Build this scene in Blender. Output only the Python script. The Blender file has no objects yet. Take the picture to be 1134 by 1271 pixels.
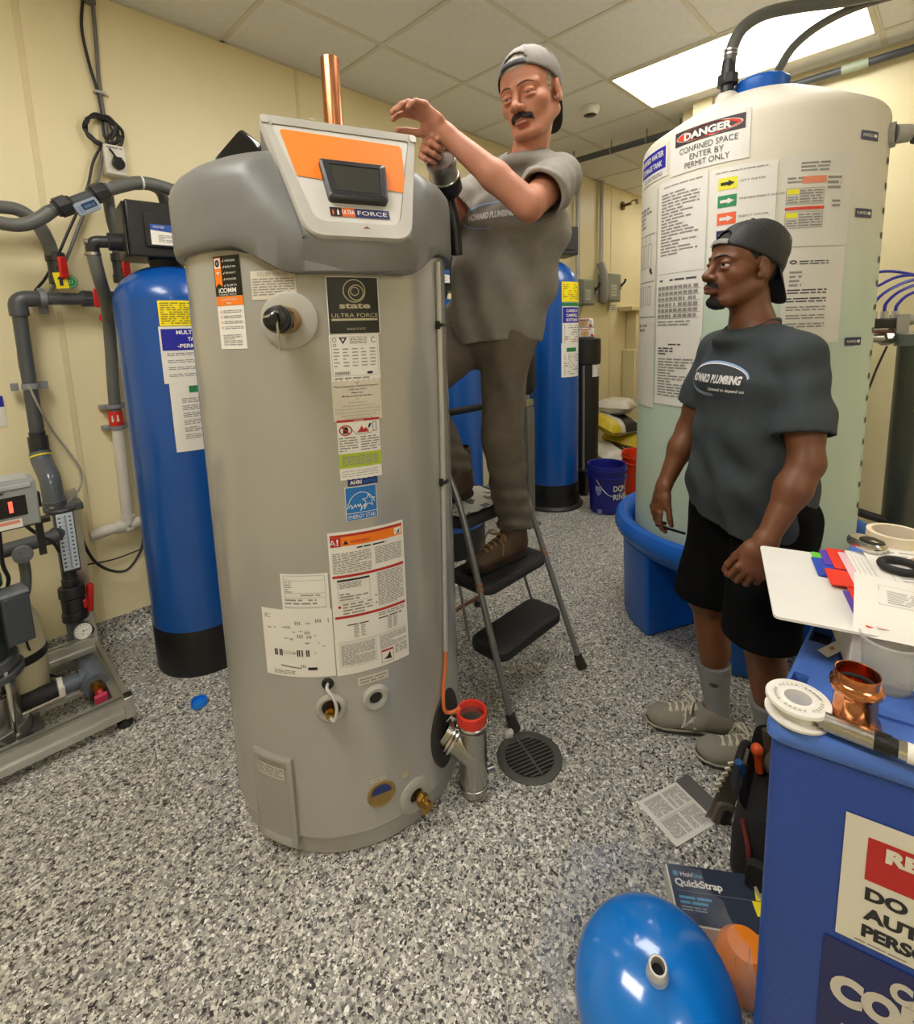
import bpy, bmesh, math, random
import numpy as np
from mathutils import Vector, Matrix, noise as mnoise
from mathutils.bvhtree import BVHTree

random.seed(7)
np.random.seed(7)
S = bpy.context.scene
COL = S.collection
V = Vector
PI = math.pi

# ------------------------------------------------------------ camera
cam = bpy.data.cameras.new('camera')
camo = bpy.data.objects.new('camera', cam)
COL.objects.link(camo)
S.camera = camo
cam.sensor_fit = 'HORIZONTAL'
cam.sensor_width = 36
cam.lens = 19.9856
cam.shift_y = -0.11513
cam.clip_start = 0.02
_R, _U, _B = ((0.699125, -0.714334, -0.030847), (0.125938, 0.080559, 0.988762), (-0.703821, -0.695153, 0.146283))
camo.matrix_world = Matrix(((_R[0], _U[0], _B[0], 0.0), (_R[1], _U[1], _B[1], -2.756),
                            (_R[2], _U[2], _B[2], 1.41), (0, 0, 0, 1)))

# ------------------------------------------------------------ world, exposure
S.view_settings.view_transform = 'Standard'
S.view_settings.look = 'None'
S.view_settings.gamma = 1
S.view_settings.use_curve_mapping = False
S.view_settings.exposure = 0.0
wd = bpy.data.worlds.new('world')
S.world = wd
wd.use_nodes = True
wd.node_tree.nodes['Background'].inputs[0].default_value = (1.0, 0.93, 0.8, 1)
wd.node_tree.nodes['Background'].inputs[1].default_value = 0.05

# ceiling troffers (grid cells of the ceiling): emission of the diffuser panels
ROOM_H = 2.881
TROFFERS = [(3.025, -1.1204, 1.22, 10.0), (-0.635, -1.1204, 1.22, 19.0), (-0.635, -4.1704, 1.22, 21.0), (3.025, -4.1704, 1.22, 10.0), (5.465, -.5104, .61, 10.0), (1.195, -1.1204, 1.22, 12.0)]  # panels behind the camera and in the alcove are unseen, added as fill
LAMP_COL = (1.0, 0.965, 0.915)


# ------------------------------------------------------------ helpers
def lin(h):
    if isinstance(h, str):
        h = h.lstrip('#')
        c = [int(h[i:i + 2], 16) / 255 for i in (0, 2, 4)]
        return tuple(x / 12.92 if x <= .04045 else ((x + .055) / 1.055) ** 2.4 for x in c)
    return tuple(h)


MATS = {}


def mat(name, col, rough=.5, metal=0.0, var=.06, vscale=9.0, bump=0.0, bscale=60.0, coat=0.0,
        emit=0.0, trans=0.0, sss=0.0, spec=None, ior=None, alpha=None):
    """procedural material: colour with noise variation, optional noise bump"""
    if name in MATS:
        return MATS[name]
    m = bpy.data.materials.new(name)
    m.use_nodes = True
    nt = m.node_tree
    b = nt.nodes['Principled BSDF']
    c = lin(col)
    tc = nt.nodes.new('ShaderNodeTexCoord')
    nz = nt.nodes.new('ShaderNodeTexNoise')
    nz.inputs['Scale'].default_value = vscale
    nz.inputs['Detail'].default_value = 3
    nt.links.new(tc.outputs['Object'], nz.inputs['Vector'])
    rp = nt.nodes.new('ShaderNodeValToRGB')
    rp.color_ramp.elements[0].position = .3
    rp.color_ramp.elements[1].position = .7
    rp.color_ramp.elements[0].color = tuple(x * (1 - var) for x in c) + (1,)
    rp.color_ramp.elements[1].color = tuple(min(1, x * (1 + var)) for x in c) + (1,)
    nt.links.new(nz.outputs['Fac'], rp.inputs[0])
    nt.links.new(rp.outputs[0], b.inputs['Base Color'])
    b.inputs['Roughness'].default_value = rough
    b.inputs['Metallic'].default_value = metal
    if spec is not None:
        b.inputs['Specular IOR Level'].default_value = spec
    if ior:
        b.inputs['IOR'].default_value = ior
    if coat:
        b.inputs['Coat Weight'].default_value = coat
        b.inputs['Coat Roughness'].default_value = .08
    if trans:
        b.inputs['Transmission Weight'].default_value = trans
    if sss:
        b.inputs['Subsurface Weight'].default_value = sss
        b.inputs['Subsurface Radius'].default_value = (.012, .005, .003)
        b.inputs['Subsurface Scale'].default_value = 1.0
    if alpha is not None:
        b.inputs['Alpha'].default_value = alpha
    if emit:
        b.inputs['Emission Color'].default_value = c + (1,)
        b.inputs['Emission Strength'].default_value = emit
    if bump:
        n2 = nt.nodes.new('ShaderNodeTexNoise')
        n2.inputs['Scale'].default_value = bscale
        n2.inputs['Detail'].default_value = 4
        nt.links.new(tc.outputs['Object'], n2.inputs['Vector'])
        bp = nt.nodes.new('ShaderNodeBump')
        bp.inputs['Strength'].default_value = min(1, bump)
        bp.inputs['Distance'].default_value = .004
        nt.links.new(n2.outputs['Fac'], bp.inputs['Height'])
        nt.links.new(bp.outputs[0], b.inputs['Normal'])
    MATS[name] = m
    return m


WM = {}          # world matrix of every thing, by object name


def tag(o, label=None, cat=None, group=None, kind=None):
    if label: o['label'] = label
    if cat: o['category'] = cat
    if group: o['group'] = group
    if kind: o['kind'] = kind
    return o


def thing(name, label, cat, loc=(0, 0, 0), rotz=0.0, group=None, rot=None):
    o = bpy.data.objects.new(name, None)
    COL.objects.link(o)
    o.empty_display_size = .1
    M = Matrix.Translation(V(loc)) @ (rot.to_4x4() if rot else Matrix.Rotation(rotz, 4, 'Z'))
    o.matrix_world = M
    WM[o.name] = M.copy()
    return tag(o, label, cat, group)


def ob(name, bm, mats, parent=None, bevel=0.0, smooth=38, local=False, label=None, bseg=2, kind=None, centre=True):
    """links a bmesh as ONE mesh object. Coordinates are world ones unless local (those of the thing)."""
    if not isinstance(mats, (list, tuple)):
        mats = [mats]
    if isinstance(bm, bpy.types.Mesh):
        me = bm
        o = bpy.data.objects.new(name, me)
        if parent and not local:
            me.transform(WM[parent.name].inverted())
    else:
        bm.normal_update()
        if parent and not local:
            bm.transform(WM[parent.name].inverted())
        if smooth:
            a = math.radians(smooth)
            for f in bm.faces:
                f.smooth = True
            for e in bm.edges:
                if len(e.link_faces) == 2:
                    e.smooth = e.calc_face_angle(0) < a
                else:
                    e.smooth = True
        me = bpy.data.meshes.new(name)
        bm.to_mesh(me)
        bm.free()
        o = bpy.data.objects.new(name, me)
    for m in mats:
        me.materials.append(m)
    COL.objects.link(o)
    if parent:
        o.parent = parent
        WM[o.name] = WM[parent.name].copy()
    elif centre and len(me.vertices):
        # a thing of one mesh: origin at its base
        co = np.empty(len(me.vertices) * 3, np.float32)
        me.vertices.foreach_get('co', co)
        co = co.reshape(-1, 3)
        lo, hi = co.min(0), co.max(0)
        c = V(((lo[0] + hi[0]) / 2, (lo[1] + hi[1]) / 2, lo[2]))
        me.transform(Matrix.Translation(-c))
        o.location = c
        WM[o.name] = Matrix.Translation(c)
    if bevel:
        md = o.modifiers.new('bevel', 'BEVEL')
        md.width = bevel
        md.segments = bseg
        md.limit_method = 'ANGLE'
        md.angle_limit = math.radians(40)
        md.harden_normals = False
    if label: o['label'] = label
    if kind: o['kind'] = kind
    return o


def struct(name, bm, mats, parent=None, **k):
    o = ob(name, bm, mats, parent, **k)
    o['kind'] = 'structure'
    return o


def B():
    return bmesh.new()


def frame(z, x=None):
    """3x3 matrix whose columns are x,y,z axes with given z"""
    z = V(z).normalized()
    if x is None:
        x = V((0, 0, 1)) if abs(z.z) < .9 else V((1, 0, 0))
    x = V(x)
    x = (x - z * x.dot(z)).normalized()
    y = z.cross(x)
    return Matrix((x, y, z)).transposed()


def face(bm, vs, mi=0):
    try:
        f = bm.faces.new(vs)
        f.material_index = mi
        return f
    except ValueError:
        return None


def box(bm, c, s, R=None, mi=0):
    c = V(c)
    vs = []
    for dz in (-.5, .5):
        for dx, dy in ((-.5, -.5), (.5, -.5), (.5, .5), (-.5, .5)):
            p = V((dx * s[0], dy * s[1], dz * s[2]))
            if R is not None:
                p = R @ p
            vs.append(bm.verts.new(c + p))
    for f in ((3, 2, 1, 0), (4, 5, 6, 7), (0, 1, 5, 4), (1, 2, 6, 5), (2, 3, 7, 6), (3, 0, 4, 7)):
        face(bm, [vs[i] for i in f], mi)
    return vs


def b2(bm, lo, hi, mi=0):
    lo, hi = V(lo), V(hi)
    return box(bm, (lo + hi) / 2, hi - lo, None, mi)


def rings(bm, rs, mi=0, cap0=True, cap1=True, closed=True):
    L = [[bm.verts.new(p) for p in r] for r in rs]
    n = len(L[0])
    for a, b in zip(L, L[1:]):
        for i in range(n if closed else n - 1):
            j = (i + 1) % n
            face(bm, (a[i], a[j], b[j], b[i]), mi)
    if cap0: face(bm, list(reversed(L[0])), mi)
    if cap1: face(bm, L[-1], mi)
    return L


def circ(c, R, r, n, ry=None):
    c = V(c)
    ry = r if ry is None else ry
    return [c + R @ V((math.cos(2 * PI * i / n) * r, math.sin(2 * PI * i / n) * ry, 0)) for i in range(n)]


def cyl(bm, a, b, r1, r2=None, seg=24, mi=0, caps=True):
    a, b = V(a), V(b)
    R = frame(b - a)
    return rings(bm, [circ(a, R, r1, seg), circ(b, R, r1 if r2 is None else r2, seg)], mi, caps, caps)


def lathe(bm, prof, c, axis=(0, 0, 1), seg=48, mi=0, cap0=False, cap1=False):
    """prof: list of (radius, height, [mi])"""
    R = frame(axis)
    z = V(axis).normalized()
    c = V(c)
    L = rings(bm, [circ(c + z * p[1], R, max(p[0], 1e-5), seg) for p in prof], mi, cap0, cap1)
    return L


def pathpts(P, n=8):
    """Catmull-Rom through P"""
    P = [V(p) for p in P]
    if len(P) < 3:
        return P
    out = []
    Q = [P[0] * 2 - P[1]] + P + [P[-1] * 2 - P[-2]]
    for i in range(1, len(Q) - 2):
        p0, p1, p2, p3 = Q[i - 1:i + 3]
        for k in range(n):
            t = k / n
            out.append(.5 * ((2 * p1) + (p2 - p0) * t + (2 * p0 - 5 * p1 + 4 * p2 - p3) * t * t + (3 * p1 - p0 - 3 * p2 + p3) * t ** 3))
    out.append(P[-1])
    return out


def tube(bm, P, r, seg=12, mi=0, n=8, curve=True, caps=True):
    pts = pathpts(P, n) if curve else [V(p) for p in P]
    m = len(pts)
    rs = []
    x = None
    for i, p in enumerate(pts):
        t = (pts[min(i + 1, m - 1)] - pts[max(i - 1, 0)]).normalized()
        R = frame(t, x)
        x = R.col[0]
        if callable(r):
            rr = r(i / (m - 1))
        elif isinstance(r, (list, tuple)):
            f = i / (m - 1) * (len(r) - 1)
            k = min(int(f), len(r) - 2)
            rr = r[k] + (r[k + 1] - r[k]) * (f - k)
        else:
            rr = r
        k = 1.0
        rs.append(circ(p, R, rr * k, seg))
    return rings(bm, rs, mi, caps, caps)


def elbowpath(P, rad=.03, n=6):
    """polyline with rounded corners"""
    P = [V(p) for p in P]
    out = [P[0]]
    for a, b, c in zip(P, P[1:], P[2:]):
        u, w = (a - b), (c - b)
        d = min(rad, u.length * .49, w.length * .49)
        u.normalize(); w.normalize()
        for k in range(n + 1):
            t = k / n
            out.append((b + u * d) * (1 - t) ** 2 + b * 2 * t * (1 - t) + (b + w * d) * t * t)
    out.append(P[-1])
    return out


def pipe(bm, P, r, rad=.03, seg=14, mi=0):
    return tube(bm, elbowpath(P, rad), r, seg, mi, curve=False)


def sph(bm, c, rr, R=None, u=24, v=14, mi=0):
    if not isinstance(rr, (list, tuple)):
        rr = (rr, rr, rr)
    R = R or Matrix.Identity(3)
    c = V(c)
    rs = []
    for i in range(v + 1):
        t = PI * i / v
        s, z = math.sin(t), -math.cos(t)
        s = max(s, 1e-4)
        rs.append([c + R @ V((math.cos(2 * PI * k / u) * s * rr[0], math.sin(2 * PI * k / u) * s * rr[1], z * rr[2])) for k in range(u)])
    return rings(bm, rs, mi)


def torus(bm, c, R, r1, r2, seg=32, seg2=10, mi=0, a0=0, a1=2 * PI):
    c = V(c)
    rs = []
    full = abs(a1 - a0 - 2 * PI) < 1e-6
    for i in range(seg if full else seg + 1):
        a = a0 + (a1 - a0) * i / seg
        d = V((math.cos(a), math.sin(a), 0))
        rs.append([c + R @ (d * (r1 + r2 * math.cos(2 * PI * k / seg2)) + V((0, 0, r2 * math.sin(2 * PI * k / seg2)))) for k in range(seg2)])
    L = rings(bm, rs, mi, not full, not full)
    if full:
        a, b = L[-1], L[0]
        for i in range(seg2):
            j = (i + 1) % seg2
            face(bm, (a[i], a[j], b[j], b[i]), mi)
    return L


def prism(bm, poly, o, R, h, mi=0):
    """poly (x,y) extruded h along R's z from origin o"""
    o = V(o)
    return rings(bm, [[o + R @ V((x, y, 0)) for x, y in poly], [o + R @ V((x, y, h)) for x, y in poly]], mi)


def rrect(w, h, r, n=5):
    out = []
    for sx, sy, a0 in ((1, -1, -PI / 2), (1, 1, 0), (-1, 1, PI / 2), (-1, -1, PI)):
        for k in range(n + 1):
            a = a0 + PI / 2 * k / n
            out.append((sx * (w / 2 - r) + r * math.cos(a), sy * (h / 2 - r) + r * math.sin(a)))
    return out


def hexnut(bm, c, axis, r, h, mi=0, seg=6):
    a = V(axis).normalized()
    cyl(bm, V(c), V(c) + a * h, r, seg=seg, mi=mi)


_TX = {}


def textmesh(s, bold=0.0, shear=0.0):
    key = (s, bold, shear)
    if key not in _TX:
        cu = bpy.data.curves.new('t', 'FONT')
        cu.body = s
        cu.size = 1
        cu.offset = bold
        cu.shear = shear
        cu.resolution_u = 4
        o = bpy.data.objects.new('t', cu)
        COL.objects.link(o)
        dg = bpy.context.evaluated_depsgraph_get()
        me = bpy.data.meshes.new_from_object(o.evaluated_get(dg))
        vs = [(v.co.x, v.co.y) for v in me.vertices]
        fs = [tuple(p.vertices) for p in me.polygons]
        bpy.data.objects.remove(o)
        bpy.data.curves.remove(cu)
        bpy.data.meshes.remove(me)
        if vs:
            x0 = min(v[0] for v in vs)
            x1 = max(v[0] for v in vs)
            vs = [(x - x0, y) for x, y in vs]
            _TX[key] = (vs, fs, x1 - x0)
        else:
            _TX[key] = ([], [], 0)
    return _TX[key]


class Decal:
    """flat print: paper, blocks, lettering; mapped onto a surface by f(x, y, layer)"""

    def __init__(s, step=.02):
        s.v, s.f, s.step = [], [], step

    def quad(s, x0, y0, x1, y1, mi, ly=1, nx=None):
        n = nx or max(1, int(math.ceil(abs(x1 - x0) / s.step)))
        b = len(s.v)
        for i in range(n + 1):
            x = x0 + (x1 - x0) * i / n
            s.v.append((x, y0, ly))
            s.v.append((x, y1, ly))
        for i in range(n):
            s.f.append(((b + 2 * i, b + 2 * i + 2, b + 2 * i + 3, b + 2 * i + 1), mi))

    def poly(s, pts, mi, ly=1):
        b = len(s.v)
        s.v += [(x, y, ly) for x, y in pts]
        s.f.append((tuple(range(b, b + len(pts))), mi))

    def line(s, x0, y0, x1, y1, w, mi, ly=2):
        d = math.hypot(x1 - x0, y1 - y0)
        n = max(1, int(d / s.step))
        nx, ny = -(y1 - y0) / d * w / 2, (x1 - x0) / d * w / 2
        for i in range(n):
            a, c = i / n, (i + 1) / n
            ax, ay, bx, by = x0 + (x1 - x0) * a, y0 + (y1 - y0) * a, x0 + (x1 - x0) * c, y0 + (y1 - y0) * c
            s.poly([(ax - nx, ay - ny), (bx - nx, by - ny), (bx + nx, by + ny), (ax + nx, ay + ny)], mi, ly)

    def frame(s, x0, y0, x1, y1, w, mi, ly=2):
        s.quad(x0, y0, x1, y0 + w, mi, ly); s.quad(x0, y1 - w, x1, y1, mi, ly)
        s.quad(x0, y0 + w, x0 + w, y1 - w, mi, ly); s.quad(x1 - w, y0 + w, x1, y1 - w, mi, ly)

    def ell(s, cx, cy, rx, ry, mi, ly=1, n=28):
        s.poly([(cx + rx * math.cos(2 * PI * i / n), cy + ry * math.sin(2 * PI * i / n)) for i in range(n)], mi, ly)

    def ring(s, cx, cy, rx, ry, w, mi, ly=2, n=28, a0=0, a1=2 * PI, w1=None):
        w1 = w if w1 is None else w1
        for i in range(n):
            a, b = a0 + (a1 - a0) * i / n, a0 + (a1 - a0) * (i + 1) / n
            wa, wb = w + (w1 - w) * i / n, w + (w1 - w) * (i + 1) / n
            s.poly([(cx + rx * math.cos(a), cy + ry * math.sin(a)), (cx + rx * math.cos(b), cy + ry * math.sin(b)),
                    (cx + (rx - wb) * math.cos(b), cy + (ry - wb) * math.sin(b)), (cx + (rx - wa) * math.cos(a), cy + (ry - wa) * math.sin(a))], mi, ly)

    def text(s, t, x, y, h, mi, ly=2, align='C', w=None, bold=.0, shear=0.0, rise=0.0):
        """h = cap height; w = forced width; rise = baseline slope"""
        vs, fs, tw = textmesh(t, bold, shear)
        k = h / .70
        kx = (w / tw) if w else k
        W = tw * kx
        ox = x - (W / 2 if align == 'C' else (W if align == 'R' else 0))
        b = len(s.v)
        s.v += [(ox + a * kx, y + c * k + rise * a * kx, ly) for a, c in vs]
        s.f += [(tuple(b + i for i in f), mi) for f in fs]

    def para(s, x0, y0, x1, y1, n, mi, ly=2, fill=.9, seed=0, duty=.5, last=True):
        """n lines of unreadably small print between y1 (top) and y0"""
        rr = random.Random(seed * 131 + n)
        dy = (y1 - y0) / n
        for i in range(n):
            y = y1 - dy * (i + .5)
            x = x0
            end = x0 + (x1 - x0) * (1 if rr.random() < fill else rr.uniform(.35, .9))
            while x < end - 1e-5:
                wl = dy * rr.uniform(1.2, 5)
                s.quad(x, y - dy * duty / 2, min(x + wl, end), y + dy * duty / 2, mi, ly, 1)
                x += wl + dy * .55

    def arrow(s, cx, cy, w, h, mi, ly=2, d=1):
        p = [(-.5, -.25), (.05, -.25), (.05, -.5), (.5, 0), (.05, .5), (.05, .25), (-.5, .25)]
        s.poly([(cx + d * a * w, cy + b * h) for a, b in (p if d > 0 else p[::-1])], mi, ly)

    def build(s, name, mats, parent, fmap, label=None, kind=None):
        me = bpy.data.meshes.new(name)
        me.from_pydata([tuple(fmap(*v)) for v in s.v], [], [f for f, _ in s.f])
        me.polygons.foreach_set('material_index', [m for _, m in s.f])
        me.update()
        return ob(name, me, mats, parent, label=label, kind=kind)


def cylmap(c, R, az0, z0, off=.0008, step=.0005):
    cx, cy = c[0], c[1]

    def f(x, y, ly):
        a = az0 + x / R
        r = R + off + ly * step
        return (cx + r * math.cos(a), cy + r * math.sin(a), z0 + y)
    return f


def planemap(o, ex, ey, off=.0008, step=.0005):
    o, ex, ey = V(o), V(ex).normalized(), V(ey).normalized()
    n = ex.cross(ey)

    def f(x, y, ly):
        return o + ex * x + ey * y + n * (off + ly * step)
    return f


# common materials
M_WHITE = mat('white_paper', '#e4e0d6', .7, var=.02)
M_INK = mat('black_ink', '#1c1b1c', .6)
M_GREYINK = mat('grey_small_print', '#8d8a86', .7)
M_RED = mat('red_print', '#b3261d', .6)
M_ORANGE = mat('orange_print', '#f07c10', .6, var=.02)
M_BLUEINK = mat('dark_blue_print', '#1a1a9a', .6)
M_YELLOW = mat('yellow_print', '#f2dc10', .6)
M_GREENINK = mat('green_print', '#1f7a4d', .6)
M_BLACKP = mat('black_plastic', '#161616', .38, bump=.15, bscale=300)
M_PVC = mat('dark_grey_pvc_pipe', '#4a4d50', .36, var=.08)
M_STEEL = mat('brushed_steel', '#b9b6ae', .28, 1.0, var=.08, bump=.1, bscale=90)
M_CHROME = mat('bright_steel', '#d2d0cc', .15, 1.0)
M_ALU = mat('aluminium_profile', '#c2c0ba', .35, .9)
M_COPPER = mat('copper', '#d08a62', .26, 1.0, var=.1, vscale=25)
M_BRASS = mat('brass', '#b08a45', .3, 1.0)
M_REDP = mat('red_plastic', '#c8201c', .4)
M_RUBBER = mat('black_rubber', '#1c1a19', .7)
# ------------------------------------------------------------ room
def floor_material():
    m = bpy.data.materials.new('flake_epoxy_floor')
    m.use_nodes = True
    nt = m.node_tree
    b = nt.nodes['Principled BSDF']
    tc = nt.nodes.new('ShaderNodeTexCoord')
    col = None
    prev = None
    for sc, ins in ((215, .0), (140, .55)):
        dz = nt.nodes.new('ShaderNodeTexNoise')
        dz.inputs['Scale'].default_value = sc * .7
        mx = nt.nodes.new('ShaderNodeMixRGB')
        mx.inputs[0].default_value = .012
        nt.links.new(tc.outputs['Object'], dz.inputs['Vector'])
        nt.links.new(tc.outputs['Object'], mx.inputs[1])
        nt.links.new(dz.outputs['Color'], mx.inputs[2])
        vo = nt.nodes.new('ShaderNodeTexVoronoi')
        vo.inputs['Scale'].default_value = sc
        nt.links.new(mx.outputs[0], vo.inputs['Vector'])
        sp = nt.nodes.new('ShaderNodeSeparateColor')
        nt.links.new(vo.outputs['Color'], sp.inputs[0])
        rp = nt.nodes.new('ShaderNodeValToRGB')
        rp.color_ramp.interpolation = 'CONSTANT'
        el = rp.color_ramp.elements
        cols = [(0, '#2e2c2a'), (.11, '#5f5d5a'), (.24, '#8b8984'), (.46, '#a9a69e'), (.66, '#c4bfb2'), (.84, '#dcd8cc'), (.95, '#f0ede6')]
        el[0].color = lin(cols[0][1]) + (1,)
        el[1].position, el[1].color = cols[1][0], lin(cols[1][1]) + (1,)
        for p, c in cols[2:]:
            e = el.new(p)
            e.color = lin(c) + (1,)
        nt.links.new(sp.outputs[0], rp.inputs[0])
        if prev is None:
            prev = rp
            prevsp = sp
        else:
            gt = nt.nodes.new('ShaderNodeMath')
            gt.operation = 'GREATER_THAN'
            gt.inputs[1].default_value = ins
            nt.links.new(sp.outputs[1], gt.inputs[0])
            mm = nt.nodes.new('ShaderNodeMixRGB')
            nt.links.new(gt.outputs[0], mm.inputs[0])
            nt.links.new(prev.outputs[0], mm.inputs[1])
            nt.links.new(rp.outputs[0], mm.inputs[2])
            col = mm
    nt.links.new(col.outputs[0], b.inputs['Base Color'])
    b.inputs['Roughness'].default_value = .32
    bp = nt.nodes.new('ShaderNodeBump')
    bp.inputs['Strength'].default_value = .25
    bp.inputs['Distance'].default_value = .002
    nt.links.new(prevsp.outputs[2], bp.inputs['Height'])
    nt.links.new(bp.outputs[0], b.inputs['Normal'])
    return m


M_FLOOR = floor_material()
M_WALL = mat('cream_wall_panel', '#ecdfb4', .42, var=.03, vscale=2.5, bump=.12, bscale=120)
M_SEAM = mat('cream_wall_strip', '#e0d2a6', .45, var=.03)
M_TILE = mat('ceiling_tile', '#ecebe8', .9, var=.03, vscale=30, bump=.5, bscale=220)
M_GRID = mat('ceiling_grid_metal', '#dcd7c9', .5, var=.02)

X0, X1, XA, YJ, YB = -2.6, 3.86, 6.6, -1.35, -6.0
bm = B(); b2(bm, (X0 - .1, YB - .1, -.1), (XA + .1, .1, 0)); struct('floor', bm, M_FLOOR, smooth=0)


def paneled_wall(name, p0, p1, inward, seams):
    """a wall slab with its panels and cover strips; p0->p1 along the wall"""
    p0, p1, n = V((*p0, 0)), V((*p1, 0)), V((*inward, 0))
    d = (p1 - p0)
    L = d.length
    d.normalize()
    R = Matrix((d, n.cross(d) if False else V((0, 0, 1)).cross(d), V((0, 0, 1)))).transposed()
    bm = B()
    mid = (p0 + p1) / 2 - n * .068 + V((0, 0, ROOM_H / 2 + .05))
    box(bm, mid, (L + .2, .12, ROOM_H + .1), R)
    w = struct(name, bm, M_WALL, smooth=0, centre=False)
    WM[w.name] = Matrix.Identity(4)
    xs = [0] + [s for s in seams if 0 < s < L] + [L]
    for a, b in zip(xs, xs[1:]):
        bm = B()
        box(bm, p0 + d * (a + b) / 2 - n * .004 + V((0, 0, ROOM_H / 2 + .005)), (b - a - .006, .008, ROOM_H - .01), R)
        ob('wall_panel', bm, M_WALL, w, smooth=0)
    for s in xs[1:-1]:
        bm = B()
        box(bm, p0 + d * s + n * .0008 + V((0, 0, ROOM_H / 2)), (.022, .0045, ROOM_H - .01), R)
        ob('cover_strip', bm, M_SEAM, w, bevel=.0012)
    return w


paneled_wall('wall_left', (X0, 0), (XA, 0), (0, -1), [s - X0 for s in (-2.03, -.82, .388, 1.597, 2.806, 4.015, 5.224, 6.43)])
paneled_wall('wall_right', (X1, YJ), (X1, YB), (-1, 0), [.03 + 1.21 * k for k in range(1, 5)])
paneled_wall('wall_alcove_side', (XA, YJ), (X1, YJ), (0, 1), [1.2, 2.4])
paneled_wall('wall_alcove_end', (XA, 0), (XA, YJ), (-1, 0), [1.21])
paneled_wall('wall_near_left', (X0, YB), (X0, 0), (1, 0), [1.2, 2.4, 3.6, 4.8])
paneled_wall('wall_back', (X1, YB), (X0, YB), (0, 1), [1.2, 2.4, 3.6, 4.8])


def cove(name, p0, p1, n):
    p0, p1, n = V((*p0, 0)), V((*p1, 0)), V((*n, 0))
    prof = [(0, 0), (.075, 0), (.055, .004), (.035, .014), (.018, .034), (.009, .06), (.006, .12), (0, .12)]
    bm = B()
    rings(bm, [[p + n * a + V((0, 0, z)) for a, z in prof] for p in (p0, p1)])
    struct(name, bm, M_FLOOR, smooth=30, centre=False)


cove('baseboard_left', (X0, 0), (XA, 0), (0, -1))
cove('baseboard_right', (X1, YJ), (X1, YB), (-1, 0))
cove('baseboard_alcove_side', (XA, YJ), (X1, YJ), (0, 1))
cove('baseboard_alcove_end', (XA, 0), (XA, YJ), (-1, 0))
cove('baseboard_near_left', (X0, YB), (X0, 0), (1, 0))
cove('baseboard_back', (X1, YB), (X0, YB), (0, 1))

# ceiling: slab, T-bar grid, lay-in tiles
bm = B(); b2(bm, (X0 - .1, YB - .1, ROOM_H + .10), (XA + .1, .1, ROOM_H + .2))
ceil = struct('ceiling', bm, M_TILE, smooth=0, centre=False)
WM[ceil.name] = Matrix.Identity(4)
gx = [1.195 + .61 * k for k in range(-6, 9)]
gy = [-.5104 - .61 * k for k in range(0, 9)]
bm = B()
for x in gx:
    b2(bm, (x - .012, YB, ROOM_H - .001), (x + .012, 0, ROOM_H + .003))
for y in gy:
    b2(bm, (X0, y - .012, ROOM_H - .0005), (XA, y + .012, ROOM_H + .0035))
for a, b in (((X0, -.02), (XA, 0)), ((X1 - .02, YB), (X1, YJ))):
    b2(bm, (*a, ROOM_H - .001), (*b, ROOM_H + .003))
ob('ceiling_grid', bm, M_GRID, ceil, smooth=0)
tx = [X0] + gx + [XA]
ty = [0] + gy + [YB]


def in_light(x, y):
    return any(a - .01 < x < a + .62 and b - l - .01 < y < b + .01 for a, b, l, _s in TROFFERS)


tile_me = None
for i, (a, b) in enumerate(zip(tx, tx[1:])):
    for c, d in zip(ty, ty[1:]):
        mx, my = (a + b) / 2, (c + d) / 2
        if in_light(mx, my) or (mx > X1 + .1 and my < YJ - .1):
            continue
        full = abs(b - a - .61) < .001 and abs(c - d - .61) < .001
        if full and tile_me:
            o = bpy.data.objects.new('ceiling_tile', tile_me)
            COL.objects.link(o); o.parent = ceil
            o.location = (mx, my, ROOM_H + .004)
            continue
        bm = B()
        b2(bm, (-(b - a) / 2 + .004, -(c - d) / 2 + .004, 0), ((b - a) / 2 - .004, (c - d) / 2 - .004, .015))
        o = ob('ceiling_tile', bm, M_TILE, ceil, smooth=0, local=True)
        o.location = (mx, my, ROOM_H + .004)
        if full:
            tile_me = o.data

def diffuser(k, lamp):
    m = mat('glowing_light_diffuser_%d' % k, (1, 1, 1), .6, var=0)
    b = m.node_tree.nodes['Principled BSDF']
    b.inputs['Emission Color'].default_value = LAMP_COL + (1,)
    b.inputs['Emission Strength'].default_value = lamp
    return m


M_TRIM = mat('light_frame_white', '#d9d2be', .5)
TL = ['glowing ceiling light panel above the white storage tank', 'ceiling light panel above the floor left of the grey water heater',
      'added fill light panel behind the camera on the left', 'added fill light panel behind the camera on the right', 'added square fill light panel in the alcove, unseen behind the white tank', 'ceiling light panel above the water heater and the step ladder']
for i, (a, b, ln, lamp) in enumerate(TROFFERS):
    t = thing('ceiling_light', TL[i], 'ceiling light', (a + .305, b - ln / 2, ROOM_H - .004), group='ceiling light panels')
    bm = B()
    w, l = .305, ln / 2
    rings(bm, [[V((sx * (w - q), sy * (l - q), z)) for sx, sy in ((-1, -1), (1, -1), (1, 1), (-1, 1))]
               for q, z in ((.0, .006), (.0, 0), (.022, -.003), (.026, .004), (.026, .07), (.0, .075))], cap0=True, cap1=True)
    ob('frame', bm, M_TRIM, t, smooth=0, local=True)
    bm = B()
    b2(bm, (-w + .027, -l + .027, .001), (w - .027, l - .027, .004))
    ob('diffuser', bm, diffuser(i, lamp), t, smooth=0, local=True)

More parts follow.
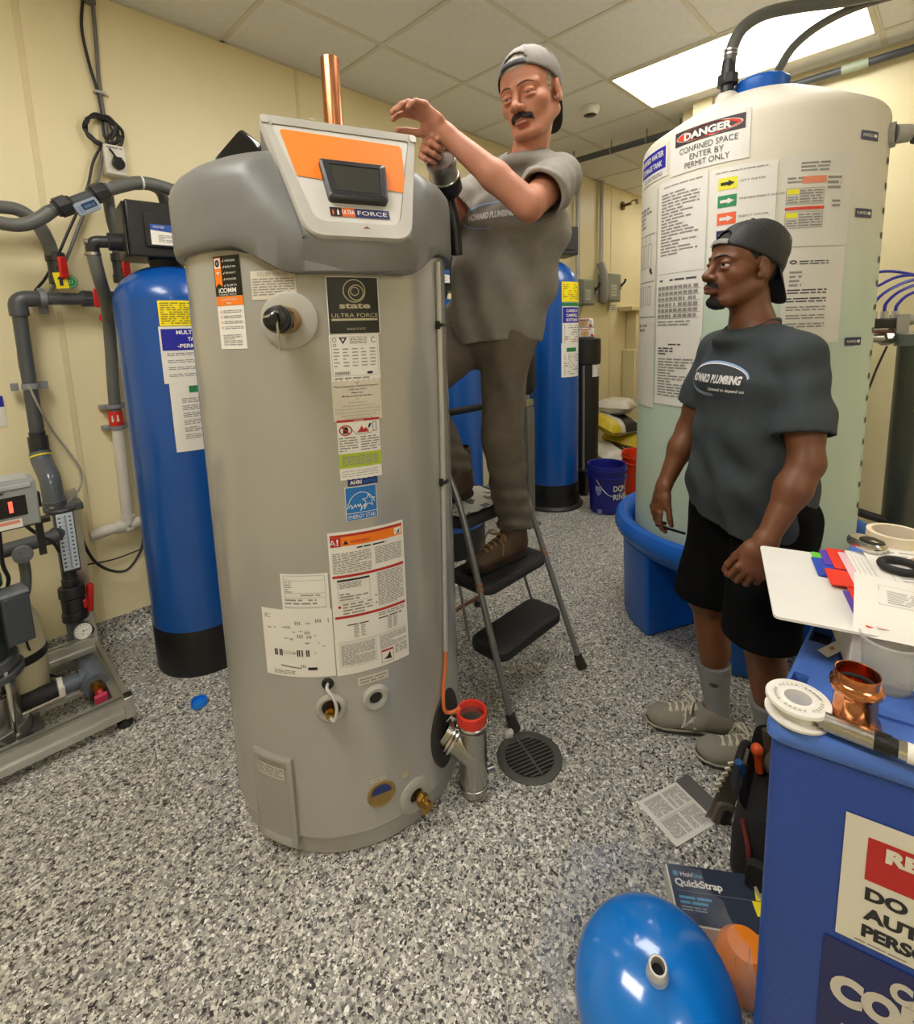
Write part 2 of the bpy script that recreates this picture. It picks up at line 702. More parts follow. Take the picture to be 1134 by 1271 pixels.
# detector on the ceiling, bracket on the wall, pipe under the ceiling
t = thing('motion_detector', 'small white round detector with a dark face on the ceiling', 'detector', (3.30, -.85, ROOM_H - .055))
bm = B(); lathe(bm, [(.0, .058), (.062, .058), (.062, .035), (.05, .012), (0.046, .008)], (0, 0, 0), seg=32, cap0=True, cap1=True)
ob('housing', bm, mat('detector_white', '#e3dfd4', .5), t, local=True)
bm = B(); lathe(bm, [(.0, .0), (.03, .003), (.045, .009), (.045, .016)], (0, 0, 0), seg=32)
ob('lens', bm, mat('detector_lens', '#2b2826', .3), t, local=True)
t = thing('ceiling_pipe', 'dark grey pipe hung under the ceiling behind the white tank', 'pipe', (3.96, -.7, 2.78))
bm = B(); cyl(bm, (3.96, -.002, 2.80), (3.96, -1.345, 2.80), .024, seg=16); ob('pipe', bm, M_PVC, t)
for y in (-.32, -.66, -.95, -1.2):
    bm = B(); cyl(bm, (3.96, y - .006, 2.80), (3.96, y + .006, 2.80), .027, seg=16); b2(bm, (3.957, y - .004, 2.82), (3.963, y + .004, 2.881))
    ob('pipe_clamp', bm, mat('clamp_grey', '#8f8d86', .4, .5), t)
t = thing('ceiling_pipe', 'dark pipe running along the top of the right wall', 'pipe', (3.79, -3, 2.8))
bm = B(); cyl(bm, (3.80, -1.36, 2.812), (3.80, -5.9, 2.812), .021, seg=16)
ob('pipe', bm, M_PVC, t)
bm = B(); cyl(bm, (3.80, -2.16, 2.812), (3.80, -2.28, 2.812), .026, seg=16)
ob('coupling', bm, mat('coupling_green_grey', '#a9b49a', .4), t)
for y in (-1.7, -2.6, -3.4):
    bm = B(); cyl(bm, (3.80, y - .006, 2.812), (3.80, y + .006, 2.812), .0235, seg=16); b2(bm, (3.81, y - .006, 2.806), (3.86, y + .006, 2.818))
    ob('pipe_clamp', bm, mat('clamp_grey', '#8f8d86', .4, .5), t)
t = thing('wall_sprinkler', 'small bronze sprinkler fitting high on the far wall', 'sprinkler', (5.47, -.002, 2.72))
bm = B(); cyl(bm, (5.47, 0, 2.72), (5.47, -.015, 2.72), .045, seg=20); cyl(bm, (5.47, -.015, 2.72), (5.47, -.10, 2.73), .016, seg=12)
ob('body', bm, mat('bronze', '#6d5a3c', .4, .8), t)
bm = B(); tube(bm, [(5.47, -.10, 2.745), (5.46, -.14, 2.755), (5.47, -.17, 2.735)], .006); cyl(bm, (5.47, -.165, 2.735), (5.47, -.172, 2.735), .03, seg=12)
ob('deflector', bm, mat('bronze', '#6d5a3c', .4, .8), t)
# ------------------------------------------------------------ water heater
HX, HY, HR = .835, -1.386, .363
HAZ = math.radians(-121.362)          # azimuth from the heater to the viewer; angles below are measured from it
FRONT = HAZ + math.radians(11)
M_JACKET = mat('grey_painted_steel', '#a5a29a', .20, .25, var=.03, vscale=3, coat=.25)
M_HOOD = mat('dark_grey_hood_plastic', '#747370', .42, var=.04, vscale=20, bump=.10, bscale=500)
M_PANEL = mat('silver_grey_bezel', '#b8b5ac', .38, .2)
M_FACE = mat('light_grey_panel_face', '#cbc8c0', .4)
heater = thing('water_heater', 'tall grey cylindrical water heater with dark hood, orange panel and many labels', 'water heater', (HX, HY, 0))


def hz(deg, z, r=HR):
    a = HAZ + math.radians(deg)
    return V((HX + r * math.cos(a), HY + r * math.sin(a), z))


def hn(deg):
    a = HAZ + math.radians(deg)
    return V((math.cos(a), math.sin(a), 0))


bm = B()
lathe(bm, [(.30, .002), (.352, .002), (.356, .006), (.356, .058), (.3635, .060), (.3650, .066), (HR, .070), (HR, 1.66), (.2, 1.66)],
      (HX, HY, 0), seg=160, cap0=True, cap1=True)
ob('jacket', bm, M_JACKET, heater, smooth=30)

# hood: lathe with a wavy lower rim, plus the front pod
bm = B()
N = 160
rows = []


def lowrim(d):
    d = abs((d + 180) % 360 - 180)
    t = min(1, max(0, (d - 20) / 24))
    t = t * t * (3 - 2 * t)
    return 1.552 + .066 * t


prof = [(.366, 0.0), (.378, .0), (.3815, .004)]
for pi_, (r_, zz) in enumerate(prof + [(.385, 1.64), (.385, 1.68), (.385, 1.72), (.385, 1.762), (.380, 1.784), (.366, 1.803), (.342, 1.822), (.31, 1.838), (.26, 1.855), (.20, 1.866), (.0001, 1.868)]):
    row = []
    for i in range(N):
        d = 360 * i / N
        a = FRONT + math.radians(d)
        z = lowrim(d) + zz if pi_ < 3 else zz
        bulge = .012 * math.exp(-(((d + 180) % 360 - 180) / 24) ** 2) if 1 <= pi_ <= 4 else 0
        rr = r_ + bulge
        if z > 1.62:
            lim = .392 - (z - 1.628) * .4477 - .012
            dn = rr * math.cos(math.radians(d))
            if dn > lim:
                w_ = rr * math.sin(math.radians(d))
                row.append(V((HX, HY, z)) + V((math.cos(FRONT), math.sin(FRONT), 0)) * lim + V((-math.sin(FRONT), math.cos(FRONT), 0)) * w_)
                continue
        row.append(V((HX + rr * math.cos(a), HY + rr * math.sin(a), z)))
    rows.append(row)
rings(bm, rows, cap0=True, cap1=True)
n_ = V((math.cos(FRONT), math.sin(FRONT), 0))
l_ = V((-n_.y, n_.x, 0))
HC0 = V((HX, HY, 0))
KX = .83


def pod(w, z, d):
    return HC0 + n_ * d + l_ * (w * KX + .016) + V((0, 0, z))


PT, PB = (.226, 1.905, .268), (.150, 1.628, .392)      # outer bezel corners (half width, z, distance)


def podrow(hw_t, z_t, d_t, hw_b, z_b, d_b, m=10):
    L = []
    for i in range(m + 1):
        f = i / m
        L.append((hw_b + (hw_t - hw_b) * f ** .8, z_b + (z_t - z_b) * f, d_b + (d_t - d_b) * f))
    return L


# pod body: slices going backwards from the panel
def podsection(k):
    """k 0 at the panel, 1 at the back; a closed outline"""
    hw_t = .226 - .05 * k; zt = 1.905 - .075 * k ** 2; dt = .268 - .42 * k
    hw_b = .150 + .12 * k; zb = 1.628 + .02 * k; db = .392 - .42 * k
    pts = []
    for i in range(9):
        f = i / 8
        pts.append((hw_b + (hw_t - hw_b) * f, zb + (zt - zb) * f, db + (dt - db) * f))
    for i in range(1, 9):
        f = i / 9
        pts.append((hw_t * (1 - 2 * f), zt + .006 * math.sin(PI * f), dt - .0 * f))
    L = [pod(*p) for p in pts]
    L += [pod(-p[0], p[1], p[2]) for p in reversed(pts[:9])]
    return L


rings(bm, [podsection(k) for k in (0, .03, .15, .35, .6, .85, 1.0)])
# chin under the panel down to the rim
chin = [[pod(w, z, d) for w, z, d in row] for row in (
    [(-.150, 1.632, .392), (-.05, 1.630, .3945), (.05, 1.630, .3945), (.150, 1.632, .392)],
    [(-.158, 1.60, .382), (-.05, 1.60, .399), (.05, 1.60, .399), (.158, 1.60, .382)],
    [(-.165, 1.565, .362), (-.05, 1.556, .393), (.05, 1.556, .393), (.165, 1.565, .362)],
    [(-.160, 1.568, .345), (-.05, 1.560, .37), (.05, 1.560, .37), (.160, 1.568, .345)],
    [(-.150, 1.632, .36), (-.05, 1.630, .36), (.05, 1.630, .36), (.150, 1.632, .36)])]
rings(bm, chin)
bmesh.ops.recalc_face_normals(bm, faces=bm.faces)
hood = ob('hood', bm, M_HOOD, heater, smooth=40)

# bezel + face + display on the sloped panel plane
pt, pb = pod(0, PT[1], PT[2]), pod(0, PB[1], PB[2])
ey = (pt - pb).normalized()
ex = l_.copy()
pn = ex.cross(ey)
HP = (pt - pb).length
RP = Matrix((ex * KX, ey, pn)).transposed()


def trap(hb, ht, y0, y1, r, sag=0.0, n=6):
    """rounded trapezoid outline in panel coordinates (y from the bottom edge)"""
    C_ = [(-hb, y0), (hb, y0), (ht, y1), (-ht, y1)]
    out = []
    for i in range(4):
        a, b, c = V(C_[i - 1] + (0,)), V(C_[i] + (0,)), V(C_[(i + 1) % 4] + (0,))
        u, w = (a - b).normalized(), (c - b).normalized()
        rr = r[i] if isinstance(r, (list, tuple)) else r
        for k in range(n + 1):
            t = k / n
            p = (b + u * rr) * (1 - t) ** 2 + b * 2 * t * (1 - t) + (b + w * rr) * t * t
            out.append((p.x, p.y))
    return out


bm = B()
o1 = trap(.146, .228, -.006, HP + .004, [.045, .045, .012, .012])
o2 = trap(.118, .200, .034, HP - .018, [.03, .03, .01, .01])
rings(bm, [[pb + RP @ V((x, y, z)) for x, y in o] for o, z in ((o1, -.02), (o1, .008), (trap(.143, .225, -.003, HP + .002, [.045, .045, .012, .012]), .012), (o2, .010), (o2, .002))], cap0=True, cap1=True)
for s in (-1, 1):
    prism(bm, rrect(.020, .020, .004, 2), pb + RP @ V((s * .214, HP - .012, .009)), RP, .006)
ob('panel_bezel', bm, M_PANEL, heater, smooth=40)
bm = B()
prism(bm, trap(.117, .199, .035, HP - .019, [.03, .03, .01, .01]), pb + RP @ V((0, 0, .001)), RP, .006)
pf = ob('panel_face', bm, M_FACE, heater, smooth=40)
d = Decal()
# orange field with the upper corners rounded, a small step at the lower right
d.poly([(-.172, HP - .030), (-.178, HP - .036), (-.150, .150), (.158, .128), (.172, HP - .044), (.166, HP - .036)][::-1], 0, 1)
d.quad(-.076, .050, -.008, .073, 1, 1)
d.quad(-.008, .050, .092, .073, 2, 1)
d.quad(-.076, .050, -.044, .073, 3, 2)
d.poly([(-.070, .053), (-.066, .053), (-.066, .062), (-.068, .068), (-.070, .062)], 1, 3)
d.poly([(-.057, .053), (-.052, .053), (-.052, .062), (-.0545, .069), (-.057, .062)], 4, 3)
d.text('ULTRA', -.026, .056, .011, 4, 3, w=.034, bold=.02)
d.text('FORCE', .042, .056, .011, 4, 3, w=.084)
d.poly([(.004, .015), (.026, .015), (.015, .021)], 5, 18)
d.text('POWER', -.085, HP + .006, .004, 4, 8)
d.text('HEAT', .075, HP + .006, .004, 4, 8)
d.build('panel_print', [M_ORANGE, mat('orange_badge', '#e0651c', .5), mat('navy_badge', '#232a5e', .5), mat('black_badge', '#1d1c22', .5), M_WHITE, mat('dark_red_print', '#6b211a', .6)],
        pf, lambda x, y, ly: pb + pn * (.0083 + .0005 * ly) + ex * (KX * x) + ey * y)
bm = B()
dp = [(-.112, .190), (.098, .190), (.118, .182), (.122, .172), (.112, .088), (.100, .082), (-.080, .084), (-.092, .092)]
dsp = trap(.092, .106, .086, .192, .010)
rings(bm, [[pb + RP @ V((x * .90 + .008, y, z)) for x, y in o] for o, z in ((dsp, .004), (dsp, .022), (trap(.085, .099, .092, .187, .008), .027), (trap(.070, .080, .104, .176, .003), .027), (trap(.070, .080, .104, .176, .003), .025))], cap0=True, cap1=True)
dispo = ob('display', bm, mat('display_black_frame', '#26272a', .35), heater, smooth=40)
bm = B()
prism(bm, trap(.061, .070, .106, .174, .002), pb + RP @ V((.008, 0, .0245)), RP, .0015)
ob('screen', bm, mat('unlit_screen', '#3b3b36', .12), dispo, smooth=40)

# air-intake cover of black plastic behind the hood, and the copper stub
bm = B()
ab = HC0 + V((-.02, .30, 1.74))
Rb = frame(V((-.55, .35, .75)))
ab2 = V((.665, -1.235, 1.885))
upv = V((.50, -.10, .62)).normalized()
sidev = V((.55, .75, 0)).normalized()
nv = sidev.cross(upv).normalized()
Ra = Matrix((sidev, upv, nv)).transposed()
rings(bm, [[ab2 + Ra @ V((x, y, z)) for x, y in rrect(w, h, .025)] for w, h, z in ((.13, .22, -.035), (.13, .22, .02), (.115, .205, .032))])
ob('air_intake_cover', bm, mat('glossy_black_plastic', '#0e0e0f', .12, coat=.5), heater, smooth=40)
bm = B()
cx, cy = .915, -1.372
rings(bm, [circ((cx, cy, z), Matrix.Identity(3), r_, 32) for r_, z in ((.031, 1.78), (.031, 1.84), (.0272, 1.842), (.0272, 2.213), (.0252, 2.214), (.0252, 1.9))], cap0=False, cap1=True)
ob('copper_pipe', bm, M_COPPER, heater, smooth=40)

# vertical conduit strip on the jacket, with black clips and the orange cable below
bm = B()
pts = [hz(56, 1.60, HR + .006), hz(53.5, 1.0, HR + .006), hz(49.5, .47, HR + .007)]
tube(bm, pts, .0075, 10)
ob('cable_conduit', bm, mat('grey_conduit', '#c0beb6', .35, .3), heater)
for dg, z in ((55.6, 1.43), (53.4, .985)):
    bm = B()
    R_ = frame(V((0, 0, 1)), hn(dg))
    box(bm, hz(dg, z, HR + .010), (.020, .026, .010), R_)
    box(bm, hz(dg - 1.6, z, HR + .006), (.014, .006, .022), R_)
    ob('cable_clip', bm, M_BLACKP, heater, bevel=.002)
bm = B()
tube(bm, [hz(49.5, .48, HR + .007), hz(48.6, .43, HR + .008), hz(45.5, .36, HR + .010), hz(44.5, .305, HR + .014), hz(47, .282, HR + .022), hz(50.5, .285, HR + .045)], .0055, 10)
ob('orange_cable', bm, mat('orange_cable', '#d8743c', .45), heater)

# flue tee with red caps at the lower right
M_TEE = mat('stainless_tee', '#a9a79f', .25, 1.0, var=.08, bump=.08, bscale=40)
tc_ = hz(51.5, .150, HR + .080)
ax_ = (hz(49, .205, HR) - tc_).normalized()
flue = None
bm = B()
cyl(bm, tc_ + V((0, 0, .118)), tc_ + V((0, 0, -.125)), .043, seg=36)
cyl(bm, tc_, tc_ + ax_ * .105, .048, seg=36)
for z in (.10, .085):
    torus(bm, tc_ + V((0, 0, z)), Matrix.Identity(3), .0435, .003, 36, 8)
sph(bm, tc_ + V((0, 0, -.125)), (.043, .043, .025))
torus(bm, tc_ + V((0, 0, -.108)), Matrix.Identity(3), .0435, .0035, 36, 8)
cyl(bm, tc_ + V((.04, -.02, -.085)), tc_ + V((.062, -.03, -.085)), .011, seg=12)
ob('exhaust_tee', bm, M_TEE, heater, smooth=40)
bm = B()
Rt = frame(ax_)
for k, r_ in ((.070, .055), (.082, .053)):
    torus(bm, tc_ + ax_ * k, Rt, r_ - .004, .006, 36, 8)
box(bm, tc_ + ax_ * .076 + V((0, 0, .058)), (.03, .022, .016), Rt)
torus(bm, tc_ + V((0, 0, .098)), Matrix.Identity(3), .0455, .003, 36, 8)
cyl(bm, tc_ + V((.040, -.012, .098)), tc_ + V((.062, .012, .108)), .006, seg=10)
ob('hose_clamp', bm, M_CHROME, heater)
bm = B()
rings(bm, [circ(tc_ + V((0, 0, z)), Matrix.Identity(3), r_, 40) for r_, z in ((.0445, .095), (.0465, .135), (.0445, .1375), (.0395, .1365), (.0385, .113), (.002, .112))])
ob('red_end_cap', bm, mat('red_rubber_cap', '#e0341c', .4), heater)
bm = B()
pos = hz(49, .215, HR + .001)
Rn = frame(hn(50), V((0, 0, 1)))
prism(bm, [(x * 1.0, y) for x, y in [(math.cos(2 * PI * k / 40) * .122, math.sin(2 * PI * k / 40) * .078) for k in range(40)]], pos - hn(50) * .02, Rn, .022)
ob('flue_gasket', bm, mat('black_gasket', '#2b2a27', .5), heater, smooth=30)

# relief valve with plastic washer and wire handle
bm = B()
n1 = hn(-13)
pv = hz(-13, 1.448)
Rv_ = frame(n1, V((0, 0, 1)))
lathe(bm, [(.030, .0), (.066, -.004), (.066, .003), (.060, .006), (.030, .007)], pv, n1, 40, cap1=True)
ob('escutcheon', bm, mat('grey_plastic_washer', '#a9a69c', .45), heater)
bm = B()
cyl(bm, pv, pv + n1 * .052, .030, seg=28)
cyl(bm, pv + n1 * .052, pv + n1 * .062, .033, seg=6)
ob('brass_nipple', bm, M_BRASS, heater)
bm = B()
pe = pv + n1 * .062
lathe(bm, [(.027, 0), (.030, .006), (.030, .022), (.026, .026), (.028, .032), (.025, .042), (.014, .046), (.012, .06)], pe, n1, 24, cap0=True, cap1=True)
rv = ob('relief_valve', bm, mat('black_valve_cap', '#191818', .3), heater)
bm = B()
e = pe + n1 * .050
s_ = V((0, 0, 1)).cross(n1)
tube(bm, [e + s_ * .012 + V((0, 0, .01)), e + s_ * .013 + n1 * .02 + V((0, 0, .014)), e + n1 * .028 + V((0, 0, .006)), e - s_ * .012 + n1 * .02 + V((0, 0, .004)), e - s_ * .013 + V((0, 0, .0))], .003, 8)
ob('test_lever', bm, M_CHROME, rv)
bm = B()
box(bm, e + n1 * .006 + V((0, 0, -.035)) + s_ * .01, (.006, .004, .062), Rv_.to_3x3() @ Matrix.Rotation(PI / 2, 3, 'Y'))
ob('spring_pin', bm, M_STEEL, rv)

# ports low on the jacket
def port(deg, z, r, hole, name, depth=.02):
    bm = B()
    n1 = hn(deg)
    lathe(bm, [(hole * .98, -.03), (hole, .004), (hole * 1.1, .008), (r * .8, .010), (r, .004), (r, -.004)], hz(deg, z), n1, 36)
    o = ob(name, bm, mat('grey_plastic_washer', '#a9a69c', .45), heater)
    bm = B()
    cyl(bm, hz(deg, z, HR - .002), hz(deg, z, HR + .0012), hole * .99, seg=24)
    ob('bore_shade_disc', bm, mat('bore_shade', '#211d18', .7), o)  # dark disc on the uncut jacket paints the shade inside the opening
    return o


port(-8.3, .451, .040, .024, 'sensor_port')
port(9.9, .455, .036, .017, 'inlet_port')
bm = B()
n1 = hn(-8.3)
p_ = hz(-8.3, .446)
cyl(bm, p_ - n1 * .02, p_ + n1 * .016, .015, seg=6)
cyl(bm, p_ + n1 * .016, p_ + n1 * .03, .009, seg=14)
ob('brass_sensor', bm, M_BRASS, heater, smooth=30)
bm = B()
tube(bm, [hz(-9.0, .520, HR - .004), hz(-8.8, .518, HR + .02), hz(-6.5, .50, HR + .030), hz(-5.5, .47, HR + .034), hz(-6.6, .44, HR + .034), hz(-8.2, .446, HR + .03)], .0042, 8)
ob('sensor_wire', bm, mat('grey_wire', '#bdbbb4', .4), heater)
bm = B()
torus(bm, hz(-9.0, .521, HR + .001), frame(hn(-9)), .0115, .0045, 24, 8)
cyl(bm, hz(-9.0, .521, HR - .004), hz(-9.0, .521, HR + .001), .011, seg=20)
ob('rubber_grommet', bm, M_RUBBER, heater)
bm = B()
lathe(bm, [(.040, -.001), (.037, .003), (.034, .002), (.033, .0012), (.002, .001)], hz(10.0, .160, HR), hn(10.0), 32, cap1=True)
o = ob('drain_opening', bm, mat('tan_opening_liner', '#8d7238', .7), heater)
bm = B()
rr_ = frame(hn(10.0), V((0, 0, 1)))
prism(bm, [(.003 + .026 * math.cos(PI * k / 14 - PI / 2), .028 * math.sin(PI * k / 14 - PI / 2)) for k in range(15)], hz(10.0, .160, HR - .0005), rr_, .0025)
ob('blue_plug', bm, mat('blue_plug', '#1c2f6e', .5), o)
port(26, .100, .052, .02, 'drain_washer')
bm = B()
n1 = hn(27)
p_ = hz(27, .098)
cyl(bm, p_ - n1 * .02, p_ + n1 * .02, .012, seg=18)
cyl(bm, p_ + n1 * .02, p_ + n1 * .034, .019, seg=6)
cyl(bm, p_ + n1 * .034, p_ + n1 * .058, .013, seg=18)
cyl(bm, p_ + n1 * .026, p_ + n1 * .036 + V((0, 0, -.034)), .009, seg=16)
cyl(bm, p_ + n1 * .045 + V((0, 0, 0)), p_ + n1 * .045 + V((0, 0, .022)), .006, seg=12)
ob('drain_valve', bm, M_BRASS, heater, smooth=30)

# access door (raised, curved)
bm = B()
A0, A1, Z0, Z1 = -47.0, -26.6, .030, .300
def doorgrid(m, pad_a, pad_z, off):
    rws = []
    for j in range(2):
        z = Z0 + pad_z if j == 0 else Z1 - pad_z
        rws.append([hz(A0 + pad_a + (A1 - A0 - 2 * pad_a) * i / m, z, HR + off) for i in range(m + 1)])
    return rws[0] + rws[1][::-1]
m_ = 8
rings(bm, [doorgrid(m_, 0, 0, -.002), doorgrid(m_, 0, 0, .010), doorgrid(m_, .5, .004, .013), doorgrid(m_, 2.0, .010, .014), doorgrid(m_, 3.0, .022, .006)], cap1=False)
L = doorgrid(m_, 3.0, .022, .006)
for i in range(m_):
    face(bm, [bm.verts.new(p) for p in (L[i], L[i + 1], L[2 * m_ - i], L[2 * m_ + 1 - i])])
door = ob('access_door', bm, M_JACKET, heater, smooth=45)
cm = cylmap((HX, HY), HR + .006, HAZ, 0)
def hx(deg): return math.radians(deg) * HR
d = Decal()
d.quad(hx(-45), .232, hx(-31.0), .268, 0, 1)
d.para(hx(-44.4), .236, hx(-31.6), .264, 4, 1, 2, seed=3)
d.build('door_label', [mat('aged_label', '#c9c5b6', .5), M_GREYINK], door, cm)

# ---- labels
cm = cylmap((HX, HY), HR, HAZ, 0, off=.0006, step=.0004)
LAB = [M_WHITE, M_INK, M_GREYINK, M_RED, M_ORANGE, mat('label_black', '#15150f', .4), mat('lime_print', '#a9bd2a', .6), mat('sky_blue_print', '#1c6fb5', .6),
       mat('navy_print', '#1b2b6b', .6), mat('cream_paper', '#cfc6b2', .7, var=.02), mat('gold_print', '#b5ab86', .5)]
lab_n = 0


def label(text, fn):
    d = Decal(.015)
    fn(d)
    d.build('label', LAB, heater, cm, label=text)


def L1(d):
    x0, x1, y0, y1 = hx(.8), hx(20.5), 1.412, 1.546
    d.quad(x0, y0, x1, y1, 0, 1)
    d.quad(x0 + .002, y0 + .002, x1 - .002, y1 - .002, 5, 2)
    cx = (x0 + x1) / 2 + .002
    d.ring(cx, 1.513, .027, .027, .0022, 10, 3)
    d.ring(cx + .004, 1.509, .0185, .0185, .0022, 10, 3)
    d.ring(cx + .001, 1.512, .0105, .0105, .002, 10, 3)
    d.text('state', cx, 1.473, .013, 10, 3, w=.074, bold=.03)
    d.text('ULTRA FORCE', cx, 1.452, .009, 10, 3, w=.112)
    d.quad(x0 + .008, 1.444, x1 - .006, 1.449, 10, 3)
    d.text('SOLID STATE', cx, 1.422, .005, 10, 3, w=.044)


def L2(d):
    x0, x1, y0, y1 = hx(.6), hx(19.6), 1.301, 1.411
    d.quad(x0, y0, x1, y1, 0, 1)
    d.frame(x0 + .004, y0 + .012, x1 - .004, y1 - .004, .0007, 2, 2)
    d.ring(x0 + .012, y1 - .012, .005, .005, .0012, 1, 2, 16); d.ring(x0 + .012, y1 - .024, .004, .004, .0012, 1, 2, 16)
    d.poly([(x0 + .022, y1 - .006), (x0 + .032, y1 - .022), (x0 + .042, y1 - .006)][::1], 1, 2)
    d.poly([(x0 + .028, y1 - .009), (x0 + .032, y1 - .016), (x0 + .036, y1 - .009)], 0, 3)
    d.ring(x1 - .014, y1 - .013, .007, .007, .0016, 1, 2, 18, .7, 5.6)
    d.para(x0 + .048, y1 - .022, x1 - .03, y1 - .006, 4, 2, 2, seed=1)
    for k in range(6):
        for c in range(5):
            d.para(x0 + .008 + c * .022, y1 - .036 - k * .008, x0 + .022 + c * .022, y1 - .031 - k * .008, 1, 2, 2, seed=k * 7 + c)
    for k in range(22):
        d.quad(x0 + .010 + k * .0016, y0 + .015, x0 + .0110 + k * .0016 - (k % 3) * .0003, y0 + .023, 1, 2, 1)
    d.quad(x1 - .034, y0 + .015, x1 - .020, y0 + .021, 1, 2)
    d.para(x0 + .008, y0 + .003, x1 - .03, y0 + .010, 1, 2, 2, seed=9)


def L3(d):
    x0, x1, y0, y1 = hx(.4), hx(19.4), 1.204, 1.305
    d.quad(x0, y0, x1, y1, 9, 1)
    cx = (x0 + x1) / 2
    rows = ['Call', 'State Industries Technical Support', '1-800-365-0024', 'Please Have', 'Model and Serial Number', 'For', 'Online Support',
            'www.statewaterheaters.com', 'Warranty, Parts and Service information', 'Register your product at our website', 'State Ind. Ashland City TN', 'Form 100287350 Rev 00']
    for k, s in enumerate(rows):
        d.text(s, cx, y1 - .011 - k * .0079, .0042, 1 if k < 5 else 2, 2, w=None if len(s) < 14 else min(.112, .0032 * len(s)), bold=.01 if k in (1, 3, 4) else 0)


def L4(d):
    x0, x1, y0, y1 = hx(1.4), hx(18.0), 1.057, 1.207
    d.quad(x0, y0, x1, y1, 0, 1)
    d.quad(x0, y1 - .006, x1, y1, 3, 2)
    d.text('WARNING', (x0 + x1) / 2, y1 - .005, .0035, 0, 3)
    d.ring(x0 + .020, y1 - .026, .016, .013, .003, 3, 3)
    d.poly([(x0 + .013, y1 - .034), (x0 + .027, y1 - .034), (x0 + .025, y1 - .018), (x0 + .015, y1 - .018)], 1, 2)
    d.line(x0 + .010, y1 - .016, x0 + .030, y1 - .036, .003, 3, 3)
    d.poly([(x0 + .046, y1 - .034), (x0 + .078, y1 - .034), (x0 + .070, y1 - .022), (x0 + .063, y1 - .026), (x0 + .060, y1 - .016), (x0 + .054, y1 - .026)], 3, 2)
    d.line(x0 + .036, y1 - .026, x0 + .046, y1 - .038, .0012, 1, 2); d.line(x0 + .046, y1 - .038, x0 + .085, y1 - .036, .0012, 1, 2)
    d.poly([(x0 + .074, y1 - .026), (x0 + .081, y1 - .022), (x0 + .085, y1 - .012), (x0 + .078, y1 - .014)], 1, 2)
    d.frame(x0 + .087, y1 - .034, x0 + .097, y1 - .010, .0014, 1, 2)
    d.para(x0 + .003, y0 + .070, x0 + .048, y1 - .042, 6, 2, 2, seed=4)
    d.para(x0 + .055, y0 + .070, x1 - .003, y1 - .042, 6, 2, 2, seed=5)
    d.quad(x0, y0 + .030, x1, y0 + .066, 6, 2)
    d.para(x0 + .008, y0 + .036, x1 - .008, y0 + .060, 5, 2, 3, seed=6)
    d.para(x0 + .005, y0 + .006, x1 - .01, y0 + .024, 3, 2, 2, seed=7, duty=.25)


def L5(d):
    x0, x1 = hx(3.3), hx(16.2)
    d.quad(x0 + .005, 1.040, x1 - .001, 1.058, 8, 1)
    d.text('AHRI', x0 + .010, 1.0445, .009, 0, 2, 'L', bold=.03)
    d.text('CERTIFIED', x0 + .040, 1.0455, .006, 7, 2, 'L')
    x0, x1, y0, y1 = hx(2.7), hx(15.2), .951, 1.038
    d.quad(x0, y0, x1, y1, 0, 1)
    d.quad(x0 + .0015, y0 + .020, x1 - .0015, y1 - .0015, 7, 2)
    d.quad(x0 + .0015, y0 + .0015, x1 - .0015, y0 + .0185, 7, 2)
    cx = (x0 + x1) / 2
    d.text('ENERGY STAR', cx, y0 + .005, .010, 0, 3, w=.068)
    d.ring(cx, y0 + .026, .036, .046, .0014, 0, 3, 30, .35, PI - .1)
    sp = [(.017 * (1 if k % 2 == 0 else .42) * math.sin(PI * k / 5), .017 * (1 if k % 2 == 0 else .42) * math.cos(PI * k / 5)) for k in range(10)]
    sx, sy = cx + .018, y0 + .048
    for (a, b), (c, e) in zip(sp, sp[1:] + sp[:1]):
        d.line(sx + a, sy + b, sx + c, sy + e, .0014, 0, 3)
    w = [(-.032, .034), (-.027, .042), (-.023, .036), (-.026, .032), (-.020, .034), (-.016, .042), (-.014, .034), (-.009, .041), (-.006, .034), (-.003, .042), (.0, .028), (-.004, .024), (.004, .036), (.009, .040), (.006, .026), (.014, .040)]
    for (a, b), (c, e) in zip(w, w[1:]):
        d.line(cx + a, y0 + b, cx + c, y0 + e, .0018, 0, 3)


